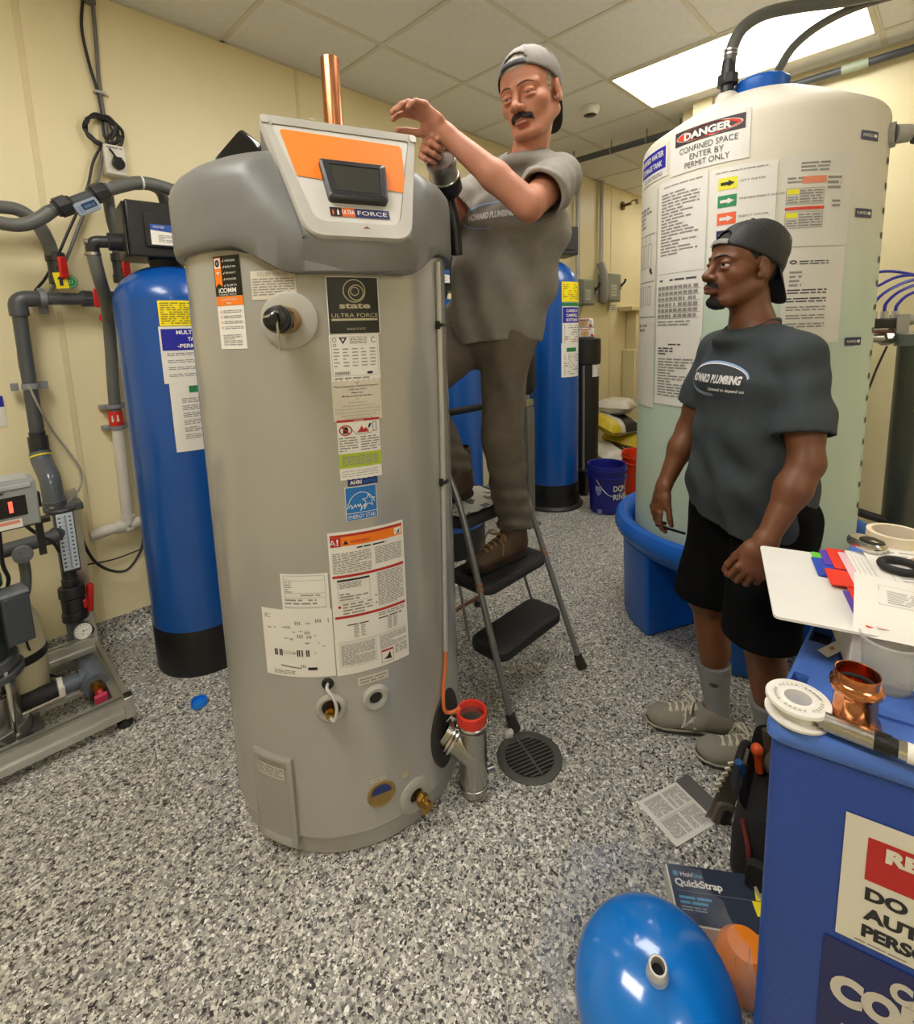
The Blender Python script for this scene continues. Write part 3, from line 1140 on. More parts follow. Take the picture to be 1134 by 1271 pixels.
def L6(d):
    x0, x1, y0, y1 = hx(-5.0), hx(26.3), .538, .926
    d.quad(x0, y0, x1, y1, 0, 1)
    w = x1 - x0
    q = .005
    d.quad(x0 + q, y1 - .038, x1 - q, y1 - .008, 4, 2)
    d.quad(x0 + q, y1 - .013, x1 - q, y1 - .007, 3, 3)
    d.quad(x0 + q, y1 - .038, x0 + q + .026, y1 - .014, 3, 3)
    d.text('A', x0 + q + .006, y1 - .034, .016, 0, 4); d.text('!', x0 + q + .018, y1 - .034, .016, 0, 4, bold=.03)
    d.poly([(x0 + .036, y1 - .034), (x0 + .050, y1 - .034), (x0 + .043, y1 - .022)], 1, 3)
    d.text('WARNING', x0 + .054, y1 - .032, .007, 3, 3, 'L', bold=.02)
    d.quad(x1 - .028, y1 - .034, x1 - .008, y1 - .016, 0, 3); d.poly([(x1 - .022, y1 - .031), (x1 - .014, y1 - .031), (x1 - .012, y1 - .02)], 1, 4)
    d.para(x0 + .07, y1 - .050, x1 - .05, y1 - .042, 1, 1, 2, fill=1)
    mid = x0 + w * .56
    d.para(x0 + .008, y1 - .110, mid - .006, y1 - .054, 12, 2, 2, seed=11); d.para(mid + .004, y1 - .100, x1 - .008, y1 - .054, 11, 2, 2, seed=12)
    d.quad(x0 + q, y1 - .121, x1 - q, y1 - .114, 3, 2)
    d.frame(x0 + .016, y1 - .188, mid - .014, y1 - .126, .0008, 2, 2)
    d.quad(x0 + .016, y1 - .131, mid - .014, y1 - .126, 1, 3)
    d.para(x0 + .020, y1 - .150, x0 + .075, y1 - .134, 4, 2, 3, seed=13); d.para(x0 + .020, y1 - .184, mid - .02, y1 - .162, 3, 2, 3, seed=14, fill=.3)
    d.ell(x0 + .018, y1 - .199, .004, .004, 3, 2, 12)
    d.para(x0 + .026, y1 - .222, mid - .01, y1 - .190, 4, 2, 2, seed=15)
    d.para(mid + .006, y1 - .216, x1 - .008, y1 - .124, 21, 2, 2, seed=16)
    for yy in (.186, .206):
        d.poly([(mid - .002, y1 - yy), (mid + .003, y1 - yy), (mid + .0005, y1 - yy + .005)], 1, 2)
    d.quad(x0 + q, y1 - .231, x1 - q, y1 - .224, 3, 2)
    d.para(mid + .004, y1 - .245, x1 - .008, y1 - .234, 2, 2, 2, seed=17)
    for cx in (x0 + .05, x0 + .068, mid + .028, mid + .044):
        d.para(cx, y1 - .288, cx + .012, y1 - .254, 7, 2, 2, seed=int(cx * 999), fill=1)
    d.para(x0 + .034, y1 - .254, x0 + .09, y1 - .248, 1, 1, 2, fill=1); d.para(mid + .004, y1 - .254, mid + .07, y1 - .248, 1, 1, 2, fill=1)
    d.line(x0 + .004, y1 - .296, x1 - .004, y1 - .296, .0008, 2, 2)
    d.frame(x0 + .010, y1 - .366, mid - .006, y1 - .300, .0006, 2, 2)
    d.para(x0 + .014, y1 - .362, mid - .010, y1 - .303, 16, 2, 2, seed=18)
    d.para(mid + .004, y1 - .340, x1 - .006, y1 - .300, 11, 2, 2, seed=19)
    d.para(mid + .045, y1 - .366, x1 - .006, y1 - .340, 5, 2, 2, seed=20)
    d.frame(mid + .006, y1 - .380, mid + .040, y1 - .344, .001, 1, 2)
    d.quad(mid + .006, y1 - .349, mid + .040, y1 - .344, 3, 3)
    d.poly([(mid + .012, y1 - .370), (mid + .034, y1 - .374), (mid + .030, y1 - .352), (mid + .022, y1 - .364)], 1, 3)


def L7(d):
    x0, x1, y0, y1 = hx(-25.0), hx(-5.9), .724, .824
    d.quad(x0, y0, x1, y1, 0, 1)
    d.frame(x0 + .008, y0 + .008, x1 - .008, y1 - .005, .0009, 2, 2)
    for z in (.806, .772, .760, .735):
        d.line(x0 + .008, z, x1 - .008, z, .0008, 2, 2)
    for k in range(5):
        d.para(x0 + .010, .798 - k * .0062, x0 + .028, .803 - k * .0062, 1, 2, 2, seed=30 + k)
    d.para(x0 + .05, .763, x0 + .10, .770, 1, 2, 2, seed=36); d.para(x0 + .01, .740, x0 + .09, .758, 2, 2, 2, seed=37)


def L8(d):
    x0, x1, y0, y1 = hx(-35.0), hx(-5.4), .541, .727
    d.quad(x0, y0, x1, y1, 0, 1)
    rr = random.Random(4)
    d.para(x0 + .008, y1 - .026, x0 + .026, y1 - .014, 3, 2, 2, seed=40)
    def part(cx, cy, sw, kind):
        if kind == 0:
            for k in range(3):
                d.quad(cx + k * sw * .35, cy - sw * .3, cx + k * sw * .35 + sw * .2, cy + sw * .3, 2, 2)
        elif kind == 1:
            d.line(cx, cy, cx + sw, cy, .0012, 2, 2); d.poly([(cx + sw * .3, cy - sw * .15), (cx + sw * .7, cy - sw * .15), (cx + sw * .5, cy + sw * .2)], 2, 2)
        else:
            d.ring(cx, cy, sw * .3, sw * .22, .001, 2, 2, 12)
    for cx, cy, sw, k in ((.012, .052, .016, 1), (.036, .05, .010, 2), (.055, .048, .014, 1), (.068, .048, .012, 0), (.092, .036, .016, 0), (.118, .036, .016, 1), (.145, .03, .016, 0),
                          (.082, .06, .012, 1), (.10, .058, .012, 1), (.116, .062, .014, 0), (.096, .072, .016, 0), (.12, .074, .014, 0), (.142, .07, .010, 2), (.06, .078, .012, 1), (.075, .08, .010, 0),
                          (.112, .09, .018, 1), (.150, .09, .008, 2), (.158, .1, .010, 1), (.084, .12, .012, 2), (.1, .155, .014, 0), (.14, .118, .010, 2)):
        part(x0 + cx, y1 - cy, sw, k)
    for cx, n in ((.030, 2), (.044, 2), (.092, 2), (.104, 1), (.116, 2)):
        for k in range(n):
            d.quad(x0 + cx + k * .005, y1 - .128, x0 + cx + k * .005 + .0035, y1 - .110, 1, 2)
    d.line(x0 + .048, y1 - .119, x0 + .094, y1 - .121, .001, 1, 2); d.line(x0 + .048, y1 - .114, x0 + .094, y1 - .116, .0008, 2, 2)
    d.line(x0 + .045, y1 - .155, x0 + .10, y1 - .161, .004, 2, 2); d.quad(x0 + .118, y1 - .166, x0 + .142, y1 - .158, 1, 2)
    d.para(x0 + .024, y1 - .180, x0 + .085, y1 - .168, 3, 2, 2, seed=41)
    d.line(x1 - .010, y1 - .024, x1 - .010, y1 - .036, .0016, 1, 2)


def L9(d):
    x0, x1, y0, y1 = hx(-43.2), hx(-30.2), 1.386, 1.602
    d.quad(x0, y0, x1, y1, 0, 1)
    d.quad(x0, 1.510, x1, y1, 5, 2)
    d.quad(x0, 1.488, x1, 1.509, 4, 2)
    d.poly([(x0 + .003, y1 - .003), (x0 + .003, y1 - .070), (x0 + .014, y1 - .062), (x0 + .026, y1 - .070), (x0 + .026, y1 - .003)], 4, 3)
    d.quad(x0 + .005, y1 - .028, x0 + .024, y1 - .005, 0, 4); d.ell(x0 + .0145, y1 - .0165, .0075, .0085, 5, 5, 16); d.ell(x0 + .0145, y1 - .0165, .003, .0035, 2, 6, 12)
    d.poly([(x0 + .008, y1 - .036), (x0 + .0145, y1 - .044), (x0 + .021, y1 - .036)][::-1], 9, 5)
    for k, s in enumerate(['WIRELESS', 'BUILT-IN', 'SMART', 'MONITOR', 'ALERTS']):
        z = y1 - .014 - k * .014
        d.line(x0 + .031, z + .002, x0 + .033, z, .0012, 0, 4); d.line(x0 + .033, z, x0 + .036, z + .005, .0012, 0, 4)
        d.text(s, x0 + .039, z, .0045, 0, 4, 'L', w=.030)
    d.text('iCOMM', x0 + .012, y1 - .084, .0105, 0, 4, 'L', w=.054, bold=.03)
    d.text('CONNECTIVITY', x0 + .012, y1 - .0905, .0035, 0, 4, 'L', w=.054)
    d.text('ACTIVATE TODAY', (x0 + x1) / 2, 1.499, .005, 0, 3, w=.05); d.text('FREE', (x0 + x1) / 2, 1.4905, .005, 0, 3)
    for k in range(4):
        z = 1.474 - k * .0125
        d.ring(x0 + .012, z, .0028, .0035, .0013, 4, 2, 14)
        d.para(x0 + .020, z - .004, x1 - .006, z + .004, 2, 2, 2, seed=50 + k)
    d.para(x0 + .012, y0 + .008, x0 + .070, y0 + .035, 6, 2, 2, seed=57)


def L10(d):
    x0, x1, y0, y1 = hx(-26.4), hx(-9.6), 1.497, 1.562
    d.quad(x0, y0, x1, y1, 9, 1)
    d.text('RELIEF VALVE', (x0 + x1) / 2, y1 - .012, .0085, 2, 2, w=.070)
    d.para(x0 + .004, y0 + .008, x1 - .004, y1 - .016, 7, 2, 2, seed=60)
    d.para(x1 - .03, y0 + .002, x1 - .004, y0 + .007, 1, 2, 2, seed=61)


def L11(d):
    x0, x1 = hx(3.0), hx(16.0)
    d.quad(x0, .500, x1, .523, 9, 1)
    d.para(x0 + .006, .503, x1 - .006, .520, 2, 2, 2, seed=62, fill=1)


def L12(d):
    d.quad(hx(5.8), .202, hx(12.2), .214, 9, 1)
    d.para(hx(6.4), .205, hx(11.6), .211, 1, 2, 2, seed=63)


def L13(d):
    d.ell(hx(21.5), .182, .009, .011, 10, 1)


for nm, fn in (('black label with rings and pale lettering', L1), ('white rating label', L2), ('cream label with lines of small text', L3), ('white warning label with a lime green band', L4),
               ('blue efficiency badge', L5), ('large white notice with red stripes and an orange heading', L6), ('white form label', L7), ('white parts diagram sheet', L8),
               ('narrow label, black and orange above, white below', L9), ('cream label above the valve', L10), ('cream strip label above the inlet port', L11), ('tiny cream label above the drain opening', L12), ('small yellow dot sticker', L13)):
    label(nm, fn)
# ------------------------------------------------------------ blue pressure tanks
M_BLUET = mat('blue_wound_tank', '#0d4f9e', .28, var=.08, vscale=5, bump=.08, bscale=30, coat=.3)
M_BOOT = mat('black_base_boot', '#121212', .45)
M_HEADP = mat('black_control_head', '#1b1a1a', .35, bump=.1, bscale=250)
TLAB = [M_WHITE, M_INK, M_GREYINK, M_YELLOW, M_BLUEINK, M_GREENINK, mat('olive_print', '#8d7d12', .6), mat('pale_red_print', '#d98a78', .6)]


def tank(label_, c, r, zs, zt, zb, group):
    t = thing('pressure_tank', label_, 'tank', (c[0], c[1], 0), group=group)
    bm = B()
    prof = [(.02, zb - .05), (r * .9, zb - .05), (r, zb - .03)]
    prof += [(r, zb + (zs - zb) * k / 4) for k in range(5)]
    prof += [(r * math.cos(a), zs + (zt - zs) * math.sin(a)) for a in [PI / 2 * k / 12 for k in range(1, 12)]] + [(.05, zt)]
    lathe(bm, prof, (*c, 0), seg=72, cap0=True, cap1=True)
    ob('tank_shell', bm, M_BLUET, t, smooth=30)
    bm = B()
    lathe(bm, [(r * .9, 0), (r * 1.0, 0), (r * 1.012, .012), (r * 1.012, zb - .006), (r * 1.004, zb)], (*c, 0), seg=72, cap0=True)
    ob('base_boot', bm, M_BOOT, t)
    return t


T1 = (.71, -.40)
T1R = .205
tk = tank('blue pressure tank with black control head left of the water heater', T1, T1R, 1.56, 1.715, .205, 'blue pressure tanks')
bm = B(); cyl(bm, (*T1, 1.705), (*T1, 1.745), .06, .07, 32); ob('neck', bm, M_BLACKP, tk)
Rh = Matrix.Rotation(math.radians(-6), 3, 'Z')
hc = V((T1[0] + .008, T1[1] - .01, 1.835))


def control_head(t, hc, Rh, w=.30, dp=.22, h=.205, plate=True):
    bm = B()
    box(bm, hc, (w, dp, h), Rh)
    box(bm, hc + Rh @ V((-w / 2 - .004, 0, .0)), (.012, dp * .9, h * .96), Rh)
    o = ob('control_head', bm, M_HEADP, t, bevel=.010)
    bm = B()
    prism(bm, rrect(w * .72, h * .66, .012), hc + Rh @ V((.012, -dp / 2 - .010, .0)), Rh @ Matrix(((1, 0, 0), (0, 0, 1), (0, 1, 0))), .012)
    bmesh.ops.recalc_face_normals(bm, faces=bm.faces)
    ob('cover', bm, M_HEADP, o, bevel=.004)
    if plate:
        d = Decal()
        d.quad(-.055, -.048, .055, .028, 0, 1)
        d.quad(-.055, .006, .055, .028, 1, 2)
        d.poly([(-.055, .010), (.055, -.002), (.055, .006), (-.055, .006)], 1, 2)
        d.text('WATER', -.046, .014, .008, 0, 3, 'L')
        d.para(-.03, -.038, .035, -.010, 5, 2, 2, seed=5)
        d.build('name_plate', [M_WHITE, mat('plate_blue', '#234f9c', .5), M_GREYINK], o, planemap(hc + Rh @ V((-.022, -dp / 2 - .0105, -.01)), Rh @ V((1, 0, 0)), V((0, 0, 1))))
    return o


ch = control_head(tk, hc, Rh)
CAZ1 = math.atan2(-2.756 - T1[1], 0 - T1[0])
cm1 = cylmap(T1, T1R, CAZ1, 0, off=.001, step=.0006)


def a1(deg): return math.radians(deg) * T1R


d = Decal(.012)
d.quad(a1(-13), 1.466, a1(47), 1.562, 3, 1)
d.para(a1(-11), 1.472, a1(45), 1.556, 10, 6, 2, seed=2)
d.build('yellow_label', TLAB, tk, cm1, label='yellow label with olive lines of print')
d = Decal(.012)
d.quad(a1(-14.8), 1.245, a1(47), 1.464, 0, 1)
d.quad(a1(-12.8), 1.372, a1(47), 1.455, 4, 2)
for k, s in enumerate(('MULTIMEDIA', 'TANK', '-PERMEATE-')):
    d.text(s, a1(19), 1.434 - k * .026, .014, 0, 3, w=(.125, .05, .125)[k], bold=.03)
for k in range(4):
    d.para(a1(-9), 1.350 - k * .027, a1(42), 1.364 - k * .027, 2, 2, 2, seed=k)
d.build('blue_heading_label', TLAB, tk, cm1, label='white label with a dark blue heading')
d = Decal(.012)
d.quad(a1(-10.5), .972, a1(45), 1.251, 0, 1)
d.quad(a1(8), 1.205, a1(45), 1.232, 5, 2)
d.text('FILTER', a1(24), 1.2155, .007, 0, 3); d.text('MEDIA', a1(24), 1.2075, .006, 0, 3)
for k in range(6):
    d.para(a1(0), 1.165 - k * .029, a1(40), 1.186 - k * .029, 3, 2, 2, seed=k + 10, fill=.4)
d.build('paper_sheet', TLAB, tk, cm1, label='white sheet with a green heading')

# ------------------------------------------------------------ hoses, pipes and valves on the left wall
M_HOSE = mat('grey_flexible_hose', '#62635f', .42, var=.06)
M_ZIP = mat('white_tie', '#dcdad4', .5)


def hose(label_, P, r=.024, ties=(), name='flexible_hose', m=None):
    t = thing(name, label_, 'hose', P[0], group=None)
    bm = B(); tube(bm, P, r, 16, n=10)
    ob('hose', bm, m or M_HOSE, t)
    pts = pathpts(P, 10)
    for f in ties:
        k = int(f * (len(pts) - 2))
        dr = (pts[k + 1] - pts[k]).normalized()
        bm = B(); cyl(bm, pts[k] - dr * .004, pts[k] + dr * .004, r + .0025, seg=18)
        ob('tie', bm, M_ZIP, t)
    return t


hose('grey hose entering the digital flow meter from the left', [(-.15, -.3, 1.93), (.06, -.27, 1.88), (.219, -.25, 1.850), (.285, -.25, 1.852), (.335, -.25, 1.880), (.372, -.25, 1.912)], .0245)
hose('grey hose looping down to the upper left red valve', [(-.15, -.2, 1.90), (.08, -.17, 1.915), (.22, -.15, 1.925), (.29, -.145, 1.922), (.34, -.135, 1.88), (.366, -.125, 1.82), (.376, -.12, 1.765)], .0245)
hose('grey hose arching over the black control head', [(.555, -.25, 2.016), (.616, -.25, 2.045), (.680, -.25, 2.068), (.75, -.25, 2.070), (.846, -.26, 2.052), (1.0, -.30, 2.02), (1.12, -.36, 1.93), (1.17, -.40, 1.80)], .0265, (.33,))
hose('grey hose bending down behind the black control head', [(.68, -.185, 2.075), (.75, -.17, 2.085), (.79, -.165, 2.062), (.803, -.165, 1.99), (.80, -.17, 1.90), (.79, -.22, 1.83)], .022)
hose('short grey hose dropping to the red valve behind the control head', [(.585, -.16, 2.03), (.588, -.15, 1.98), (.592, -.15, 1.92), (.602, -.14, 1.86), (.604, -.13, 1.78)], .022, (.75,))
hose('long grey hose running down behind the left blue tank', [(.467, -.36, 1.775), (.470, -.36, 1.73), (.482, -.34, 1.66), (.510, -.26, 1.585), (.535, -.14, 1.50), (.540, -.09, 1.38), (.534, -.075, 1.22), (.530, -.07, 1.09)], .0235)

# digital flow meter
fm0, fm1 = V((.372, -.25, 1.912)), V((.552, -.25, 2.014))
t = thing('digital_flow_meter', 'dark digital flow meter with a small tilted display on the hose', 'flow meter', (fm0 + fm1) / 2)
ux = (fm1 - fm0).normalized()
bm = B(); cyl(bm, fm0, fm1, .023, seg=20); ob('meter_tube', bm, M_PVC, t)
for f, sg in ((.12, 8), (.80, 8)):
    bm = B()
    p = fm0.lerp(fm1, f)
    cyl(bm, p, p + ux * .045, .038, seg=sg); cyl(bm, p + ux * .045, p + ux * .055, .031, seg=20)
    cyl(bm, p - ux * .008, p, .031, seg=20)
    ob('union_nut', bm, mat('black_pvc', '#2b2c2d', .4), t, bevel=.003)
uy = V((0, -1, 0)); uz = ux.cross(uy)
Rd = Matrix((ux, uz.cross(ux).cross(ux) if False else -uz, uy)).transposed()
pc = fm0.lerp(fm1, .52) + uy * .024 + uz * .014
if (Rd @ V((0, 1, 0))).z < 0:
    Rd = Matrix((ux, uz, uy)).transposed()
pc = fm0.lerp(fm1, .54) + uy * .022 - (Rd @ V((0, 1, 0))) * .032
bm = B(); prism(bm, rrect(.088, .048, .010), pc, Rd, .016); bmesh.ops.recalc_face_normals(bm, faces=bm.faces)
dh = ob('display_housing', bm, mat('display_grey', '#8f9aa6', .4), t, bevel=.002)
d = Decal()
d.quad(-.020, -.010, .034, .014, 0, 1); d.text('888.8', .007, -.005, .011, 1, 2, w=.040); d.para(-.036, -.016, -.022, .010, 4, 1, 2, seed=1)
d.build('lcd', [mat('lcd_navy', '#1d3556', .25), mat('lcd_digit', '#5d7fa6', .5)], dh, planemap(pc + uy * .016, ux, Rd @ V((0, 1, 0))))
bm = B(); cyl(bm, fm1 - ux * .0, fm1 + ux * .03, .0255, seg=18); ob('white_collar', bm, M_ZIP, t)


def ball_valve(label_, c, axis, handle, s=1.0, hs=(.030, .016, .085)):
    t = thing('ball_valve', label_, 'valve', c)
    a = V(axis).normalized(); h = V(handle).normalized()
    c = V(c)
    bm = B()
    cyl(bm, c - a * .030 * s, c + a * .030 * s, .030 * s, seg=20)
    cyl(bm, c - a * .062 * s, c - a * .026 * s, .034 * s, seg=10); cyl(bm, c + a * .026 * s, c + a * .062 * s, .034 * s, seg=10)
    cyl(bm, c, c + h * .036 * s, .016 * s, seg=14)
    ob('valve_body', bm, mat('black_pvc', '#2b2c2d', .4), t, bevel=.003)
    R = Matrix((a.cross(h), h, a)).transposed() if False else Matrix((h.cross(a), h, a)).transposed()
    bm = B()
    box(bm, c + h * .042 * s, (hs[0] * s, hs[1] * s, hs[2] * s), R)
    box(bm, c + h * .034 * s + a * .0, (.022 * s, .012 * s, .03 * s), R)
    ob('red_handle', bm, M_REDP, t, bevel=.005)
    return t


ball_valve('red handled valve below the hose loop at the left', (.386, -.115, 1.715), (.03, 0, -1), (.35, -1, 0))
ball_valve('red handled valve just behind the left blue tank', (.608, -.125, 1.728), (0, 0, 1), (.25, -1, 0))
ball_valve('red handled valve at the end of the horizontal wall pipe', (.520, -.10, 1.598), (1, 0, 0), (-.2, -1, 0), hs=(.080, .016, .042))
t = thing('hanging_tag', 'yellow tag with a black arrow hanging under the left red valve', 'tag', (.390, -.13, 1.62))
bm = B(); box(bm, (.388, -.150, 1.664), (.042, .003, .064), Matrix.Rotation(-.12, 3, 'Y')); ob('tag_plate', bm, M_YELLOW, t)
d = Decal(); d.poly([(-.006, -.02), (.006, -.02), (.006, .004), (.013, .004), (0, .022), (-.013, .004), (-.006, .004)], 0, 1)
d.build('arrow', [M_INK], t, planemap((.388, -.152, 1.664), (1, 0, 0), (0, 0, 1)))
t = thing('hanging_tag', 'round green tag beside the yellow arrow tag', 'tag', (.418, -.15, 1.64))
bm = B(); cyl(bm, (.418, -.145, 1.660), (.418, -.149, 1.660), .026, seg=24); ob('tag_plate', bm, mat('green_tag', '#1e7a42', .5), t)
d = Decal(); d.text('21', 0, -.007, .014, 0, 1); d.ring(0, 0, .021, .021, .002, 0, 1)
d.build('number', [mat('pale_green', '#9ed0a8', .5)], t, planemap((.418, -.1495, 1.660), (1, 0, 0), (0, 0, 1)))
t = thing('hanging_tag', 'small oval red tag under the pipe end valve', 'tag', (.515, -.10, 1.49))
bm = B(); prism(bm, [(.011 * math.cos(2 * PI * k / 20), .016 * math.sin(2 * PI * k / 20)) for k in range(20)], (.513, -.135, 1.515), frame((0, -1, 0), (1, 0, 0)), .003); ob('tag_plate', bm, M_REDP, t)

# wall pipe: horizontal run, elbow, drop to the skid
t = thing('wall_pipe', 'dark grey pipe elbowing down the left wall to the skid', 'pipe', (.25, -.1, .9))
bm = B(); cyl(bm, (.262, -.10, 1.592), (.47, -.10, 1.596), .0245, seg=18); ob('pipe', bm, M_PVC, t)
bm = B(); cyl(bm, (.248, -.10, 1.56), (.246, -.10, 1.0), .0245, seg=18); ob('pipe', bm, M_PVC, t)
bm = B(); pipe(bm, [(.315, -.10, 1.593), (.248, -.10, 1.592), (.248, -.10, 1.525)], .032, .055, 18); ob('elbow', bm, M_PVC, t)
bm = B(); cyl(bm, (.455, -.10, 1.596), (.50, -.10, 1.597), .033, seg=18); ob('coupling', bm, M_PVC, t)
M_CLAMP = mat('grey_pipe_clamp', '#85868a', .45)
for p, ax in (((.33, -.10, 1.594), (1, 0, 0)), ((.2475, -.10, 1.245), (0, 0, 1))):
    bm = B(); p = V(p); ax = V(ax); cyl(bm, p - ax * .012, p + ax * .012, .0285, seg=18)
    sd = V((0, 0, -1)) if ax.x else V((1, 0, 0))
    box(bm, p + sd * .045 + V((0, .04, 0)), (.03 if ax.x else .03, .03, .03)); box(bm, p - sd * (.045 if not ax.x else .03) + V((0, .045, 0)), (.024, .03, .03))
    b2(bm, p + V((-.012, .02, -.012)), p + V((.012, .098, .012)))
    ob('pipe_clamp', bm, M_CLAMP, t, bevel=.002)
bm = B(); cyl(bm, (.246, -.10, 1.04), (.246, -.10, .97), .034, seg=18); cyl(bm, (.246, -.10, 1.06), (.246, -.10, 1.04), .028, seg=18); ob('coupling', bm, mat('black_pvc', '#2b2c2d', .4), t)
bm = B(); tube(bm, [(.246, -.10, .975), (.247, -.112, .94), (.252, -.15, .905), (.256, -.185, .872), (.256, -.20, .82), (.256, -.205, .765)], .036, 18); ob('elbow', bm, mat('glossy_grey_pvc', '#585d63', .2), t)
bm = B(); torus(bm, (.246, -.105, .958), frame((.05, -.4, -.9)), .032, .005); ob('yellow_ring', bm, M_YELLOW, t)

# grey hose clamps, red arrow sleeve and white drain pipe behind the tank
t = thing('drain_pipe', 'white plastic drain pipe low on the wall behind the left blue tank', 'pipe', (.525, -.06, .5))
M_WPVC = mat('white_pvc', '#d8d2c4', .35)
bm = B(); cyl(bm, (.530, -.07, 1.03), (.524, -.07, .60), .024, seg=18); ob('pipe', bm, M_WPVC, t)
bm = B(); cyl(bm, (.524, -.07, .615), (.523, -.07, .575), .030, seg=18); cyl(bm, (.523, -.07, .60), (.523, -.07, .55), .029, seg=18); cyl(bm, (.555, -.07, .572), (.47, -.07, .570), .029, seg=18); ob('tee', bm, M_WPVC, t)
bm = B(); cyl(bm, (.48, -.07, .570), (.375, -.07, .563), .024, seg=18); cyl(bm, (.55, -.07, .572), (1.9, -.07, .60), .024, seg=18); ob('pipe', bm, M_WPVC, t)
bm = B(); cyl(bm, (.529, -.07, 1.105), (.529, -.07, 1.04), .0285, seg=18)
sl = ob('red_sleeve', bm, mat('red_sleeve', '#d3281e', .45), t)
d = Decal()
for x in (-.011, .009):
    d.poly([(x - .003, .016), (x + .003, .016), (x + .003, -.004), (x + .007, -.004), (x, -.016), (x - .007, -.004), (x - .003, -.004)][::-1], 0, 1)
d.build('arrows', [M_WHITE], sl, cylmap((.529, -.07), .0285, math.radians(-105), 1.072, off=.001))
for z in (1.125, 1.030):
    bm = B(); cyl(bm, (.529, -.07, z - .008), (.529, -.07, z + .008), .031, seg=18); b2(bm, (.48, -.068, z - .008), (.578, -.002, z + .008)); ob('pipe_clamp', bm, M_CLAMP, t, bevel=.002)

# control-head port elbow
t = thing('elbow_fitting', 'dark elbow fitting on the left of the black control head', 'fitting', (.50, -.38, 1.79))
bm = B(); pipe(bm, [(.56, -.39, 1.795), (.467, -.37, 1.793), (.467, -.36, 1.745)], .023, .035, 16)
ob('elbow', bm, mat('black_pvc', '#2b2c2d', .4), t)
bm = B(); cyl(bm, (.515, -.385, 1.795), (.562, -.39, 1.796), .034, seg=10); ob('union_nut', bm, mat('black_pvc', '#2b2c2d', .4), t, bevel=.003)
bm = B(); cyl(bm, (.467, -.36, 1.752), (.467, -.36, 1.742), .0275, seg=16); cyl(bm, (.442, -.37, 1.79), (.452, -.37, 1.79), .012, seg=10); ob('hose_clamp', bm, M_STEEL, t)

# outlet box with plug, coiled cord and the cords going up the wall
t = thing('outlet_box', 'white surface outlet box high on the left wall', 'outlet box', (.655, -.03, 2.12))
bm = B(); box(bm, (.655, -.030, 2.20), (.082, .058, .125)); ob('box', bm, mat('outlet_white', '#ddd8cc', .4), t, bevel=.006)
bm = B(); cyl(bm, (.662, -.059, 2.185), (.662, -.085, 2.180), .026, .022, 16); box(bm, (.662, -.064, 2.195), (.034, .012, .034)); ob('plug', bm, M_BLACKP, t, bevel=.003)
d = Decal(); d.para(-.03, -.004, .03, .006, 1, 0, 1, seed=2); d.build('print', [M_GREYINK], t, planemap((.655, -.0595, 2.248), (1, 0, 0), (0, 0, 1)))
M_CORD = mat('black_cord', '#1d1b1b', .5)
M_CORDG = mat('grey_cord', '#6d6a67', .5)
bm = B()
c0 = V((.628, -.022, 2.318))
P = []
for k in range(62):
    a = k / 61 * 2 * PI * 3.05 + 1.6
    r_ = .072 - .018 * (k / 61) + .004 * math.sin(k * 1.7)
    P.append(c0 + V((r_ * math.cos(a) + .006 * math.sin(a * .33), -.004 * (k % 5) - .003, r_ * .93 * math.sin(a))))
tube(bm, P, .0068, 8, n=3)
tube(bm, [c0 + V((.02, -.01, .05)), c0 + V((.03, -.02, .0)), c0 + V((.0, -.02, -.03)), c0 + V((.035, -.025, -.015)), c0 + V((.045, -.025, .03)), c0 + V((.02, -.02, -.05)), c0 + V((.0, -.02, -.075))], .005, 8)
tube(bm, [c0 + V((.0, -.02, -.07)), (.64, -.062, 2.235), (.66, -.085, 2.185)], .0045, 8)
tag(ob('coiled_cord', bm, M_CORD), 'black power cord coiled on the wall above the outlet box', 'cord')
bm = B(); tube(bm, [(.616, -.012, 2.836), (.60, -.012, 2.72), (.612, -.012, 2.58), (.628, -.012, 2.49), (.634, -.014, 2.42), (.632, -.016, 2.36), (.632, -.02, 2.30)], .006, 8)
tag(ob('hanging_cord', bm, M_CORD), 'black cord hanging from the ceiling, left of the pair', 'cord')
bm = B(); tube(bm, [(.652, -.012, 2.84), (.647, -.012, 2.70), (.640, -.012, 2.55), (.640, -.014, 2.42), (.642, -.016, 2.34), (.640, -.02, 2.29), (.625, -.02, 2.22)], .0075, 8)
b2(bm, (.61, -.03, 2.832), (.66, -.004, 2.85))
tag(ob('hanging_cord', bm, M_CORDG), 'thicker grey cord hanging from the ceiling, right of the pair', 'cord')
bm = B(); b2(bm, (.615, -.022, 2.478), (.655, -.001, 2.488)); cyl(bm, (.655, -.012, 2.483), (.668, -.012, 2.475), .004, seg=8)
tag(ob('cord_clip', bm, M_STEEL), 'small clip holding the hanging cords to the wall', 'clip')
bm = B(); tube(bm, [(.610, -.03, 2.25), (.575, -.03, 2.18), (.545, -.035, 2.08), (.510, -.04, 2.0), (.45, -.05, 1.875), (.40, -.07, 1.77), (.352, -.05, 1.68), (.31, -.03, 1.62), (.262, -.05, 1.52), (.238, -.045, 1.44), (.233, -.04, 1.30), (.262, -.04, 1.17), (.272, -.05, 1.08), (.262, -.06, 1.0)], .0055, 8)
tag(ob('wall_cord', bm, M_CORD), 'thin black cord running down behind the grey pipes', 'cord')
bm = B(); tube(bm, [(.622, -.025, 2.26), (.605, -.03, 2.19), (.585, -.03, 2.11), (.55, -.03, 2.03), (.50, -.03, 1.92), (.45, -.03, 1.80), (.41, -.03, 1.72), (.36, -.03, 1.62), (.30, -.035, 1.58)], .0065, 8)
tag(ob('wall_cord', bm, M_CORDG), 'grey cord running down the wall beside the black one', 'cord')
